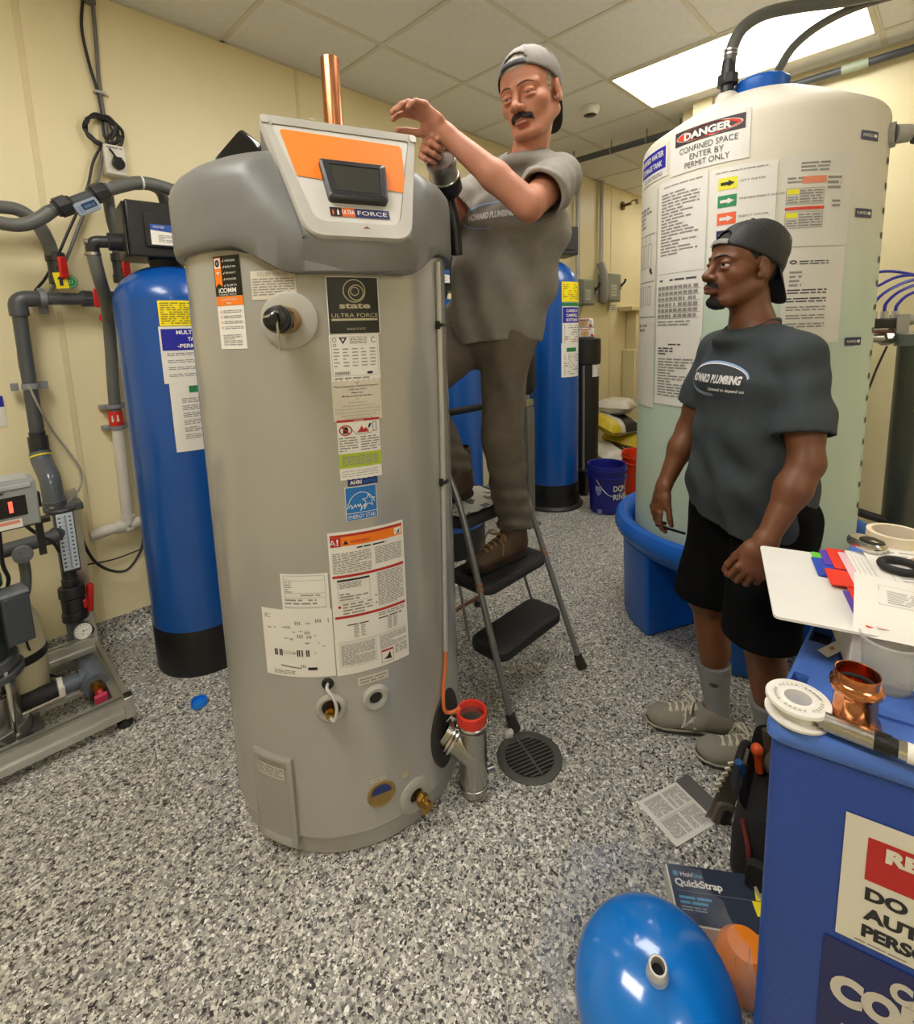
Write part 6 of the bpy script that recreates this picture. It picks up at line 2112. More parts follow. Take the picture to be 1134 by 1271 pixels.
tr_.inputs[0].default_value = (.97, .97, .97, 1); gl_.inputs['Roughness'].default_value = .12; df_.inputs[0].default_value = (.8, .8, .8, 1)
fr_ = nt.nodes.new('ShaderNodeLayerWeight'); fr_.inputs[0].default_value = .22
nz_ = nt.nodes.new('ShaderNodeTexNoise'); nz_.inputs['Scale'].default_value = 14
bp_ = nt.nodes.new('ShaderNodeBump'); bp_.inputs['Strength'].default_value = .2; bp_.inputs['Distance'].default_value = .004
nt.links.new(nz_.outputs['Fac'], bp_.inputs['Height']); nt.links.new(bp_.outputs[0], gl_.inputs['Normal'])
mx1.inputs[0].default_value = .17
nt.links.new(tr_.outputs[0], mx1.inputs[1]); nt.links.new(df_.outputs[0], mx1.inputs[2])
fm_ = nt.nodes.new('ShaderNodeMath'); fm_.operation = 'MULTIPLY'; fm_.inputs[1].default_value = .22
nt.links.new(fr_.outputs['Facing'], fm_.inputs[0]); nt.links.new(fm_.outputs[0], mx2.inputs[0]); nt.links.new(mx1.outputs[0], mx2.inputs[1]); nt.links.new(gl_.outputs[0], mx2.inputs[2])
nt.links.new(mx2.outputs[0], outn.inputs[0])
bm = B(); rows = []
nt_ = 72
for j in range(19):
    h_ = j / 18
    row = []
    for i in range(nt_):
        a = 2 * PI * i / nt_
        fl = math.cos(a - 2.2)                  # leans out to the rear left
        rr = RT + .006 + .030 * h_ ** 2 * (1 + .4 * fl) + .014 * abs(mnoise.noise(V((math.cos(a) * 3.2, math.sin(a) * 3.2, h_ * 2.5)))) + .016 * (1 - abs(math.sin(a * 6.5 + h_ * 3 + 2 * math.sin(a * 2)))) ** 3 * (.3 + h_)
        if h_ < .12: rr *= .75 + 2.1 * h_
        zz = -.03 + .33 * h_ * (1 + .10 * fl + .05 * mnoise.noise(V((a * 2, 1, 4))))
        p = c_b + axe * (zz - .02) + frame(axe) @ V((rr * math.cos(a), rr * math.sin(a), 0))
        p.z = max(p.z, .003)
        if p.x > .70: p.y = max(p.y, -2.602)
        row.append(p)
    rows.append(row)
rings(bm, rows, cap0=False, cap1=False)
ob('plastic_bag', bm, mb, et, smooth=80, label='clear crumpled plastic bag')

# tool bag
tb = thing('tool_bag', 'black tool bag with red piping stuffed with hand tools', 'bag', (1.42, -2.50, 0))
M_CANV = mat('black_canvas', '#1c1a1a', .8, bump=.5, bscale=300)
cT = V((1.445, -2.505, 0)); RzT = Matrix.Rotation(.12, 3, 'Z')
bm = B()
sec = [(.0, .19, .075), (.03, .205, .085), (.12, .20, .085), (.19, .185, .078), (.205, .18, .075)]
rings(bm, [[cT + RzT @ V((x + .006 * mnoise.noise(V((x * 9, y * 9, z * 9))), y, z)) for x, y in rrect(2 * a, 2 * b, .05, 5)] for z, a, b in sec] + [[cT + RzT @ V((x, y, .15)) for x, y in rrect(.32, .12, .04, 5)]], cap1=True)
bag_o = ob('bag_body', bm, M_CANV, tb, smooth=60)
for sx in (-1, 1):
    bm = B()
    tube(bm, [cT + RzT @ V((-.208, -.03 + .06 * (sx > 0), .015)), cT + RzT @ V((-.214, .0 + .035 * sx, .06)), cT + RzT @ V((-.205, .04 * sx, .13)), cT + RzT @ V((-.18, .06 * sx, .185))], .006, 8)
    ob('red_piping', bm, mat('dark_red_piping', '#6e2a22', .6), tb)
bm = B(); prism(bm, rrect(.085, .10, .02), cT + RzT @ V((-.208, 0.0, .075)), RzT @ frame(V((-1, 0, 0)), (0, 1, 0)), .022); bmesh.ops.recalc_face_normals(bm, faces=bm.faces); ob('end_pocket', bm, M_CANV, tb, bevel=.004)
bm = B(); tube(bm, [cT + RzT @ V((-.232, -.02, .07)), cT + RzT @ V((-.245, .0, .055)), cT + RzT @ V((-.232, .02, .07))], .004, 8); ob('ring_loop', bm, mat('pale_webbing', '#b5b09a', .6), tb)
bm = B(); tube(bm, [cT + RzT @ V((-.12, .075, .18)), cT + RzT @ V((-.09, .092, .205)), cT + RzT @ V((.05, .092, .205)), cT + RzT @ V((.09, .075, .18))], .010, 10); ob('carry_handle', bm, M_CANV, tb)
# tools sticking out of it are things of their own
def saw():
    t = thing('hand_saw', 'worn saw blade with pale teeth leaning on the tool bag', 'saw', (1.415, -2.36, 0))
    a, b = V((1.395, -2.372, .006)), V((1.415, -2.420, .205))
    up = (b - a).normalized(); side = V((-.6, .75, 0)); side = (side - up * side.dot(up)).normalized(); n = up.cross(side)
    R = Matrix((up, side, n)).transposed(); L = (b - a).length
    pts = [(0, -.036), (L, -.018), (L, .018)] + [(L - L * .55 * k / 16, .018 + (.004 if k % 2 else 0) + .012 * k / 16) for k in range(1, 17)] + [(0, .034)]
    bm = B(); prism(bm, pts, a, R, .0025); bmesh.ops.recalc_face_normals(bm, faces=bm.faces); ob('blade', bm, mat('worn_steel', '#8f887c', .4, .7), t)
    bm = B()
    for k in range(6):
        box(bm, a + R @ V((L * .95 - L * .48 * k / 5, .024 + .01 * k / 5, .0012)), (.010, .016, .005), R @ Matrix.Rotation(.5, 3, 'Z'))
    ob('teeth', bm, mat('bright_teeth', '#e6dcc0', .4, .3), t, kind='stuff')
    bm = B(); prism(bm, rrect(.075, .05, .015), a + R @ V((.03, -.006, -.010)), R, .022); bmesh.ops.recalc_face_normals(bm, faces=bm.faces); ob('grip', bm, mat('taupe_grip', '#6b6155', .6), t, bevel=.004)
    bm = B(); prism(bm, rrect(.05, .022, .010), a + R @ V((.025, -.012, .0122)), R, .002); ob('grip_inlay', bm, M_RUBBER, t)
saw()
t = thing('pliers', 'tool with an orange handle sticking out of the tool bag', 'tool', (1.46, -2.45, .15))
bm = B(); tube(bm, [(1.47, -2.455, .16), (1.468, -2.452, .20), (1.462, -2.448, .225)], [.011, .013, .015], 10); sph(bm, (1.461, -2.447, .23), (.016, .016, .018)); ob('orange_handle', bm, mat('orange_grip', '#d9541e', .45), t)
bm = B(); tube(bm, [(1.49, -2.47, .16), (1.495, -2.468, .22), (1.50, -2.46, .275)], .013, 10); ob('brown_handle', bm, mat('dark_brown_grip', '#473a2c', .6), t)
t = thing('screwdriver', 'small screwdriver with a blue handle at the bag edge', 'tool', (1.415, -2.435, .12))
bm = B(); tube(bm, [(1.405, -2.43, .165), (1.396, -2.425, .20), (1.390, -2.42, .225)], [.010, .013, .010], 10); ob('handle', bm, mat('blue_grip', '#1c4f86', .35), t)
bm = B(); cyl(bm, (1.415, -2.435, .13), (1.405, -2.43, .165), .004, seg=8); ob('shaft', bm, M_CHROME, t)
t = thing('rag', 'crumpled grey brown rag on top of the tool bag', 'rag', (1.5, -2.52, .19))
bm = B(); sph(bm, (1.50, -2.515, .215), (.10, .055, .045), u=28, v=16)
for v in bm.verts: v.co += (v.co - V((1.5, -2.515, .2))) * .25 * mnoise.noise(v.co * 22)
ob('cloth', bm, mat('grey_brown_rag', '#4d4638', .85, bump=.5, bscale=120), t, smooth=70)

# ------------------------------------------------------------ blue chest
ch_ = thing('chemical_chest', 'dark blue plastic chest with warning signs at the lower right', 'chest', (.9, -2.85, 0))
P0 = V((.717, -2.609, 0)); fv_ = V((.218, -.976, 0)).normalized(); lv_ = V((1, 0, 0))
LF, LL = .62, .80
M_CHEST = mat('dark_blue_polyethylene', '#26489c', .42, var=.06, vscale=5, bump=.25, bscale=140)


def chestpoly(inset, r, n=6):
    q = [P0 + (fv_ + lv_) * inset * .9, P0 + lv_ * (LL - inset) + fv_ * inset, P0 + lv_ * (LL - inset) + fv_ * (LF - inset), P0 + lv_ * inset + fv_ * (LF - inset)]
    out = []
    for i in range(4):
        a, b, c = q[i - 1], q[i], q[(i + 1) % 4]
        u, w = (a - b).normalized(), (c - b).normalized()
        for k in range(n + 1):
            t = k / n
            out.append((b + u * r) * (1 - t) ** 2 + b * 2 * t * (1 - t) + (b + w * r) * t * t)
    return out[::-1]


def chestrings(spec):
    bm = B()
    rings(bm, [[p + V((0, 0, z)) for p in chestpoly(i_, r_)] for i_, r_, z in spec])
    bmesh.ops.recalc_face_normals(bm, faces=bm.faces)
    return bm


ob('chest_body', chestrings([(.012, .03, 0.0), (.008, .03, .01), (.006, .03, .848)]), M_CHEST, ch_, smooth=30)
bm = chestrings([(.004, .03, .850), (.0, .03, .854), (.0, .03, .868), (.004, .03, .877), (.012, .03, .880)])
lid = ob('chest_lid', bm, mat('blue_lid_polyethylene', '#4a70bf', .36, var=.07, vscale=6, bump=.3, bscale=110), ch_, smooth=45)
# moulded hand holes in the lid, cut for real
cut = B()
for (xa, xb, ya, yb) in ((.815, .858, -2.637, -2.617), (.965, 1.03, -2.645, -2.616), (1.035, 1.075, -2.640, -2.622)):
    b2(cut, (xa, ya, .862), (xb, yb, .90))
cme = bpy.data.meshes.new('cut'); cut.to_mesh(cme); cut.free()
co_ = bpy.data.objects.new('cut', cme); COL.objects.link(co_)
cme.transform(WM[lid.name].inverted()); co_.parent = ch_
md = lid.modifiers.new('holes', 'BOOLEAN'); md.object = co_; md.operation = 'DIFFERENCE'; md.solver = 'EXACT'
bpy.context.view_layer.update()
nme = bpy.data.meshes.new_from_object(lid.evaluated_get(bpy.context.evaluated_depsgraph_get()))
lid.modifiers.clear(); lid.data = nme
bpy.data.objects.remove(co_); bpy.data.meshes.remove(cme)
bm = B()
for (xa, xb, ya, yb) in ((.815, .858, -2.637, -2.617), (.965, 1.03, -2.645, -2.616), (1.035, 1.075, -2.640, -2.622)):
    b2(bm, (xa, ya, .8622), (xb, yb, .8626))
ob('hand_hole_shade', bm, mat('hole_shade_blue', '#0a1230', .6), lid, kind='stuff')  # dark blue sheets paint the shade at the bottom of the holes
bm = B(); rings(bm, [[p + V((0, 0, z)) for p in chestpoly(.09, .05)] for z in (.8795, .884)] + [[p + V((0, 0, .8845)) for p in chestpoly(.096, .05)]]); bmesh.ops.recalc_face_normals(bm, faces=bm.faces)
lidp = ob('lid_panel', bm, mat('blue_lid_polyethylene', '#4a70bf', .36), lid)
fm = planemap(P0 + fv_ * .0 + lv_ * .006, fv_, V((0, 0, 1)), off=.0012)
d = Decal(.1)
x0 = .095
d.quad(x0, .602, x0 + .254, .786, 0, 1)
d.quad(x0 + .024, .700, x0 + .230, .762, 1, 2)
d.text('RESTRICTED', x0 + .127, .737, .018, 0, 3, w=.170, bold=.06); d.text('AREA', x0 + .127, .710, .018, 0, 3, w=.07, bold=.06)
d.text('DO NOT ENTER', x0 + .026, .672, .0170, 2, 2, 'L', w=.200, bold=.05); d.text('AUTHORIZED', x0 + .026, .643, .0170, 2, 2, 'L', w=.172, bold=.05); d.text('PERSONNEL ONLY', x0 + .026, .616, .0170, 2, 2, 'L', w=.205, bold=.05)
d.para(x0 + .02, .605, x0 + .075, .609, 1, 3, 2, seed=1, fill=1)
d.build('warning_sign', [mat('sign_cream', '#dcd6c2', .4, var=.02), mat('sign_red', '#b5221c', .45), mat('sign_black', '#242226', .5), M_GREYINK], ch_, fm, label='cream sign with a red block')
d = Decal(.1)
d.quad(.084, .36, .36, .590, 0, 1)
d.text('CAUTION', .222, .544, .026, 1, 2, w=.135, bold=.07); d.text('CORROSIVE', .222, .500, .038, 1, 2, w=.255, bold=.07)
d.para(.11, .40, .33, .47, 4, 1, 2, seed=3)
d.build('caution_sign', [mat('sign_navy', '#20265c', .4), mat('sign_letter_cream', '#cfc8b8', .4)], ch_, fm, label='navy sign with cream block letters')

# things on the chest (the lid panel is at .8845)
ZL = .8805
t = thing('thread_tape', 'white spool of thread seal tape on the corner of the blue chest', 'tape', (.757, -2.640, ZL))
bm = B()
lathe(bm, [(.016, .0), (.037, .0), (.038, .0015), (.038, .004), (.036, .005), (.026, .006), (.026, .019), (.036, .020), (.038, .021), (.038, .0245), (.037, .026), (.031, .026), (.030, .0252), (.021, .0252), (.020, .026), (.016, .026), (.0155, .001)], (.757, -2.640, ZL), seg=44)
sp_ = ob('spool', bm, mat('white_spool', '#e6e2d8', .35), t)
d = Decal(.003); 
for k in range(30):
    if k % 6: d.ring(0, 0, .0285, .0285, .004, 0, 1, 2, k * 2 * PI / 30, (k + .55) * 2 * PI / 30)
d.build('embossed_print', [mat('faint_print', '#b9b4a8', .6)], sp_, planemap((.757, -2.640, ZL + .0255), (1, 0, 0), (0, 1, 0), off=.0004))

t = thing('copper_coupling', 'copper press coupling standing upright on the blue chest', 'pipe fitting', (.778, -2.698, .8845))
cc = (.778, -2.698, .8845)
bm = B()
CK = .85
lathe(bm, [(r_ * CK, z_ * CK) for r_, z_ in [(.0255, .0), (.029, .0), (.0335, .006), (.034, .011), (.0325, .016), (.0285, .021), (.0275, .03), (.0278, .050), (.029, .056), (.0335, .062), (.0345, .067), (.0335, .072), (.0295, .076), (.029, .088), (.0282, .090), (.027, .089), (.0268, .045), (.0255, .043), (.0255, .0)]], cc, seg=56)
ob('coupling_body', bm, mat('polished_copper', '#d28a5e', .18, 1.0, var=.08, vscale=40), t)
bm = B(); torus(bm, (cc[0], cc[1], cc[2] + .057), Matrix.Identity(3), .0232, .003, 40, 8); ob('seal_ring', bm, M_RUBBER, t)

t = thing('steel_coupling', 'steel quick coupling lying beside the thread tape', 'pipe fitting', (.775, -2.71, .8845))
a, b = V((.744, -2.672, .8965)), V((.748, -2.722, .8965))
u_ = (b - a).normalized()
bm = B(); cyl(bm, a, b, .0118, seg=28); cyl(bm, a - u_ * .006, a + u_ * .004, .0100, seg=6); cyl(bm, a - u_ * .009, a - u_ * .005, .007, seg=14); ob('sleeve', bm, M_STEEL, t, bevel=.001)
bm = B(); cyl(bm, a - u_ * .012, a - u_ * .008, .0062, seg=12); ob('brass_tip', bm, M_BRASS, t)
bm = B(); cyl(bm, b, b + u_ * .016, .0122, seg=24); cyl(bm, b + u_ * .016, b + u_ * .022, .0105, seg=20); ob('black_collar', bm, M_BLACKP, t)
bm = B(); cyl(bm, b + u_ * .022, b + u_ * .14, .0112, seg=20); sl_ = ob('silver_barrel', bm, M_CHROME, t)
bm = B(); cyl(bm, b + u_ * .030, b + u_ * .046, .0115, seg=20); ob('white_band_label', bm, M_WHITE, t)

t = thing('measuring_cup', 'clear plastic cup standing behind the copper coupling', 'cup', (.900, -2.722, .8845))
mcp = mat('clear_polypropylene', '#e6e6e2', .25, var=0, trans=.75, ior=1.1)
bm = B(); lathe(bm, [(.0, .001), (.026, .001), (.028, .004), (.0345, .070), (.037, .071), (.037, .075), (.0335, .075), (.0265, .006), (0, .004)], (.900, -2.722, .8845), seg=40)
ob('cup', bm, mcp, t)
t = thing('paper_strip', 'small white paper strip resting against the clear cup', 'paper', (.93, -2.66, .8845))
R_ = frame(V((-.25, .1, 1)), V((1, -.62, .0)))
bm = B(); box(bm, (.955, -2.660, .8935), (.070, .018, .0006), R_)
tag(t, None)
ps_ = ob('strip', bm, M_WHITE, t)
d = Decal(); d.quad(-.02, -.003, -.012, .003, 0, 1); d.build('print', [mat('tan_print', '#c9a24e', .6)], ps_, planemap(V((.955, -2.660, .8940)), R_.col[0], R_.col[1]))
t = thing('plastic_lid', 'small white plastic lid at the right edge of the chest', 'lid', (.86, -2.80, .8845))
bm = B(); lathe(bm, [(0, 0), (.033, 0), (.035, .002), (.035, .012), (.032, .015), (.0, .014)], (.872, -2.792, .8845), seg=36); ob('lid', bm, mat('white_spool', '#e6e2d8', .35), t)

# binder with papers
bd_ = thing('ring_binder', 'open white ring binder with coloured divider tabs on the blue chest', 'binder', (1.08, -2.68, .8845))
zB = .955
q = [V((1.128, -2.500, zB)), V((.866, -2.583, zB)), V((.915, -2.680, zB))]
e1 = (q[1] - q[0]); e2 = (q[2] - q[1])
q4 = q[0] + e2
def sheetprism(pts, th, r=.010, n=4):
    out = []
    for i in range(4):
        a, b, c = pts[i - 1], pts[i], pts[(i + 1) % 4]
        u, w = (a - b).normalized(), (c - b).normalized()
        for k in range(n + 1):
            t = k / n
            out.append((b + u * r) * (1 - t) ** 2 + b * 2 * t * (1 - t) + (b + w * r) * t * t)
    bm = B(); rings(bm, [[p for p in out], [p + V((0, 0, th)) for p in out]]); bmesh.ops.recalc_face_normals(bm, faces=bm.faces)
    return bm
M_BIND = mat('white_binder_vinyl', '#e3e0d9', .3, var=.02, vscale=14, bump=.25, bscale=18)
ux_ = e1.normalized(); uy_ = e2.normalized()
uy_ = (uy_ - ux_ * uy_.dot(ux_)).normalized()
q = [q[0], q[0] + ux_ * .285, q[0] + ux_ * .285 + uy_ * .16, q[0] + uy_ * .16]
ob('front_cover', sheetprism(q, .004), M_BIND, bd_)
g = [q[0] + uy_ * .10 - ux_ * .0, q[1] + uy_ * .10, q[1] + uy_ * .42, q[0] + uy_ * .42]
ob('rear_cover', sheetprism([p + V((0, 0, .8855 - zB)) for p in g], .004), M_BIND, bd_)
ob('page_block', sheetprism([p + V((0, 0, .8900 - zB)) + ux_ * (.008 if i in (0, 3) else -.008) for i, p in enumerate(g)], .064, .002), mat('page_edges', '#d8d3c8', .7, var=.06, vscale=200), bd_)
def leaf(s0, s1, t0, t1, z, m, name='divider', th=.0012):
    pts = [q[0] + ux_ * s0 + uy_ * t0, q[0] + ux_ * s1 + uy_ * t0, q[0] + ux_ * s1 + uy_ * t1, q[0] + ux_ * s0 + uy_ * t1]
    return ob(name, sheetprism([V((p.x, p.y, z)) for p in pts], th, .003), m, bd_, label=None)
TB = [mat('tab_green', '#6cc63a', .4), mat('tab_blue', '#2748b0', .4), mat('tab_red', '#e8321e', .4), mat('tab_purple', '#5a3aa8', .4), mat('tab_pink', '#e6bcc4', .5)]
leaf(.0, .06, .086, .20, zB + .0045, TB[0], 'green_tab')
leaf(.03, .11, .082, .20, zB + .006, TB[1], 'blue_tab')
leaf(-.01, .06, .100, .20, zB + .0075, TB[3], 'purple_tab'); leaf(-.02, .075, .112, .20, zB + .009, TB[2], 'red_tab')
leaf(.085, .15, .094, .20, zB + .0105, TB[2], 'red_tab'); leaf(.16, .262, .108, .20, zB + .0072, TB[3], 'purple_tab'); leaf(.13, .275, .116, .22, zB + .0090, TB[2], 'red_tab')
leaf(.0, .279, .128, .40, zB + .0120, TB[4], 'page', .0008)
for k in range(5):
    leaf(-.01 + .012 * k, .262 + .003 * k, .140 + .006 * k, .41, zB + .0132 + .0016 * k, M_WHITE, 'page', .0010)
tg = random.Random(3)
# loose sheets on top
def loose(name, lb, o, ax, ay, w, h, z, curl, seed, prints):
    t = thing(name, lb, 'paper', (o.x, o.y, z))
    ax, ay = ax.normalized(), ay.normalized()
    def f(x, y, ly=0):
        p = o + ax * x + ay * y
        return V((p.x, p.y, z + curl(x / w, y / h) + .0005 + .0004 * ly))
    bm = B(); n = 12
    gr = [[bm.verts.new(f(w * i / n, h * j / n)) for i in range(n + 1)] for j in range(n + 1)]
    for j in range(n):
        for i in range(n): face(bm, (gr[j][i], gr[j][i + 1], gr[j + 1][i + 1], gr[j + 1][i]))
    s = ob('sheet', bm, M_WHITE, t, smooth=60)
    d = Decal(.02); prints(d, w, h); d.build('print', [mat('faint_grey_print', '#b3aea8', .7), M_GREYINK], s, f)
    return t
o1 = q[0] + uy_ * .165 + ux_ * -.03
loose('printed_sheet', 'printed white sheet lying flat on top of the binder pages', o1, uy_, ux_, .25, .26, zB + .0215, lambda a, b: .010 * max(0, .25 - b) ** 2 * 16 + .004 * math.sin(a * 5), 1,
      lambda d, w, h: (d.para(.03, .03, w - .06, h - .04, 16, 0, 1, seed=4), d.line(.02, .02, .02, h - .02, .001, 0, 1)))
o2 = V((.985, -2.668, 0))
loose('printed_sheet', 'printed white sheet curling over the front of the binder', V((1.035, -2.662, 0)), V((.05, -1, 0)), V((-1, -.12, 0)), .24, .145, zB + .034, lambda a, b: -.008 * b - .030 * max(0, b - .55) ** 2 * 5 + .010 * math.sin(a * 4) * b, 2,
      lambda d, w, h: (d.frame(.03, .03, w - .03, h - .05, .001, 0, 1), d.para(.04, .045, w - .05, h - .055, 7, 0, 1, seed=6), d.ring(w * .62, h * .5, .05, .03, .001, 0, 2)))
zS = zB + .0255
t = thing('masking_tape', 'cream roll of masking tape on the papers', 'tape', (1.245, -2.700, zS))
bm = B(); rings(bm, [circ((1.245, -2.700, z), Matrix.Identity(3), r_, 44) for r_, z in ((.036, zS), (.045, zS), (.045, zS + .024), (.0375, zS + .024), (.0365, zS + .024), (.036, zS))], cap0=False, cap1=False); ob('roll', bm, mat('cream_tape', '#e3d3b6', .6), t)
t = thing('tape_measure', 'chrome and black pocket tape measure on the papers', 'tape measure', (1.195, -2.668, zS))
Rm = Matrix.Rotation(.9, 3, 'Z'); cm_ = V((1.190, -2.663, zS))
bm = B(); rings(bm, [[cm_ + Rm @ V((x, y, z)) for x, y in rrect(w, h, r_)] for w, h, r_, z in ((.064, .036, .016, 0), (.068, .040, .018, .004), (.068, .040, .018, .010), (.060, .034, .015, .016))]); ob('case', bm, M_CHROME, t)
bm = B(); rings(bm, [[cm_ + Rm @ V((x - .010, y, z)) for x, y in rrect(w, h, .012)] for w, h, z in ((.040, .030, .0155), (.038, .028, .0185))]); ob('black_face', bm, M_BLACKP, t)
bm = B(); prism(bm, rrect(.012, .008, .001), cm_ + Rm @ V((-.018, .004, .0188)), Rm, .0006); ob('badge', bm, M_CHROME, t)
t = thing('rubber_ring', 'black rubber ring on the papers', 'ring', (1.120, -2.715, zS))
bm = B(); torus(bm, (1.115, -2.716, zS + .0065), Matrix.Identity(3), .026, .0065, 40, 10); tag(t, None); ob('ring', bm, M_RUBBER, t)
t = thing('phone', 'phone in a lime green case at the right edge', 'phone', (1.13, -2.79, zS))
Rp_ = Matrix.Rotation(-.28, 3, 'Z'); cp = V((1.150, -2.790, zS + .0005))
bm = B(); rings(bm, [[cp + Rp_ @ V((x, y, z)) for x, y in rrect(w, h, .012)] for w, h, z in ((.148, .076, 0), (.150, .078, .003), (.150, .078, .010), (.146, .074, .012))]); ph = ob('case', bm, mat('lime_case', '#a8e02c', .4), t)
bm = B(); prism(bm, rrect(.134, .062, .006), cp + Rp_ @ V((0, 0, .0118)), Rp_, .0012); ob('screen', bm, mat('dark_screen', '#23301f', .12), ph)
t = thing('card', 'brown leather corner of a notebook under the phone', 'card', (1.16, -2.74, zS))
bm = B(); prism(bm, [(.0, .0), (.07, -.03), (.09, .03), (.03, .05)], V((1.118, -2.752, zS + .0002)), Matrix.Rotation(-.4, 3, 'Z'), .0014); ob('leather', bm, mat('brown_leather', '#8a6448', .5), t)
# ------------------------------------------------------------ distance-field modelling for the figures
F32 = np.float32


def axis_pts(lo, hi, base, fine=()):
    out = [lo]
    x = lo
    while x < hi:
        h = base
        for a, b, f in fine:
            if a - f <= x <= b:
                h = min(h, f)
        x += h
        out.append(x)
    return np.array(out, F32)


class Field:
    def __init__(s, ax):
        s.ax = ax
        s.D = np.full([len(a) for a in ax], .5, F32)

    def add(s, prim, k=.012, sub=False):
        f, lo, hi = prim
        pad = k + .022
        sl = []
        for a, l, h in zip(s.ax, lo, hi):
            i0 = max(0, int(np.searchsorted(a, l - pad)) - 1)
            i1 = min(len(a), int(np.searchsorted(a, h + pad)) + 1)
            if i1 <= i0:
                return
            sl.append(slice(i0, i1))
        X = s.ax[0][sl[0]][:, None, None]; Y = s.ax[1][sl[1]][None, :, None]; Z = s.ax[2][sl[2]][None, None, :]
        d = f(X, Y, Z)
        A = s.D[tuple(sl)]
        if sub:
            d = -d
            h = np.clip(.5 - .5 * (A - d) / k, 0, 1)
            s.D[tuple(sl)] = A * (1 - h) + d * h + k * h * (1 - h)
        else:
            h = np.clip(.5 + .5 * (A - d) / k, 0, 1)
            s.D[tuple(sl)] = A * (1 - h) + d * h - k * h * (1 - h)

    def mesh(s):
        D, ax = s.D, s.ax
        S_ = D < 0
        cnt = np.zeros([n - 1 for n in D.shape], np.uint8)
        for i in (0, 1):
            for j in (0, 1):
                for k in (0, 1):
                    cnt += S_[i:D.shape[0] - 1 + i, j:D.shape[1] - 1 + j, k:D.shape[2] - 1 + k]
        I = np.argwhere((cnt > 0) & (cnt < 8))
        idx = np.full(cnt.shape, -1, np.int32)
        idx[tuple(I.T)] = np.arange(len(I))
        c = {}
        for i in (0, 1):
            for j in (0, 1):
                for k in (0, 1):
                    c[i, j, k] = D[I[:, 0] + i, I[:, 1] + j, I[:, 2] + k]
        P = np.zeros((len(I), 3), F32); n = np.zeros(len(I), F32)
        for a in range(3):
            for u in (0, 1):
                for w in (0, 1):
                    p = [0, 0, 0]; q = [0, 0, 0]
                    o = [m for m in range(3) if m != a]
                    p[o[0]] = q[o[0]] = u; p[o[1]] = q[o[1]] = w; q[a] = 1
                    A_, B_ = c[tuple(p)], c[tuple(q)]
                    m = (A_ < 0) != (B_ < 0)
                    t = np.where(m, A_ / np.where(m, A_ - B_, 1), 0)
                    for e in range(3):
                        P[:, e] += np.where(m, t if e == a else p[e], 0)
                    n += m
        P /= n[:, None]
        W = np.empty_like(P)
        for e in range(3):
            a0 = ax[e][I[:, e]]; a1 = ax[e][I[:, e] + 1]
            W[:, e] = a0 + (a1 - a0) * P[:, e]
        Q = []
        for a in range(3):
            o = [(a + 1) % 3, (a + 2) % 3]
            sl0 = [slice(None)] * 3; sl1 = [slice(None)] * 3
            sl0[a] = slice(0, -1); sl1[a] = slice(1, None)
            s0, s1 = S_[tuple(sl0)], S_[tuple(sl1)]
            E = np.argwhere(s0 != s1)
            E = E[(E[:, o[0]] > 0) & (E[:, o[1]] > 0) & (E[:, o[0]] < D.shape[o[0]] - 1) & (E[:, o[1]] < D.shape[o[1]] - 1)]
            flip = s0[tuple(E.T)]
            q = []
            for du, dw in ((-1, -1), (0, -1), (0, 0), (-1, 0)):
                T = E.copy(); T[:, o[0]] += du; T[:, o[1]] += dw
                q.append(idx[tuple(T.T)])
            q = np.stack(q, 1)
            q[~flip] = q[~flip][:, ::-1]
            Q.append(q)
        Q = np.concatenate(Q)
        Q = Q[(Q >= 0).all(1)]
        return W, Q


def smooth_verts(W, Q, n=1, lam=.5):
    for _ in range(n):
        acc = np.zeros_like(W); cn = np.zeros(len(W), F32)
        for i in range(4):
            a, b = Q[:, i], Q[:, (i + 1) % 4]
            np.add.at(acc, a, W[b]); np.add.at(cn, a, 1); np.add.at(acc, b, W[a]); np.add.at(cn, b, 1)
        W = W * (1 - lam) + acc / np.maximum(cn, 1)[:, None] * lam
    return W


def largest(W, Q):
    """keep only the largest connected piece"""
    par = np.arange(len(W))
    for _ in range(400):
        m = par[Q].min(1)
        new = par.copy()
        for i in range(4):
            np.minimum.at(new, Q[:, i], m)
        new = new[new]
        if (new == par).all(): break
        par = new
    v, c = np.unique(par, return_counts=True)
    keep = par == v[c.argmax()]
    remap = np.cumsum(keep) - 1
    Q = Q[keep[Q[:, 0]]]
    return W[keep], remap[Q]


def sdf_mesh(name, W, Q):
    me = bpy.data.meshes.new(name)
    me.vertices.add(len(W)); me.vertices.foreach_set('co', W.astype(F32).ravel())
    me.loops.add(len(Q) * 4); me.loops.foreach_set('vertex_index', Q.astype(np.int32).ravel())
    me.polygons.add(len(Q))
    me.polygons.foreach_set('loop_start', np.arange(0, len(Q) * 4, 4, dtype=np.int32))
    me.polygons.foreach_set('loop_total', np.full(len(Q), 4, np.int32))
    me.polygons.foreach_set('use_smooth', np.ones(len(Q), bool))
    me.update(calc_edges=True)
    return me


def A3(v): return np.array(v, F32)


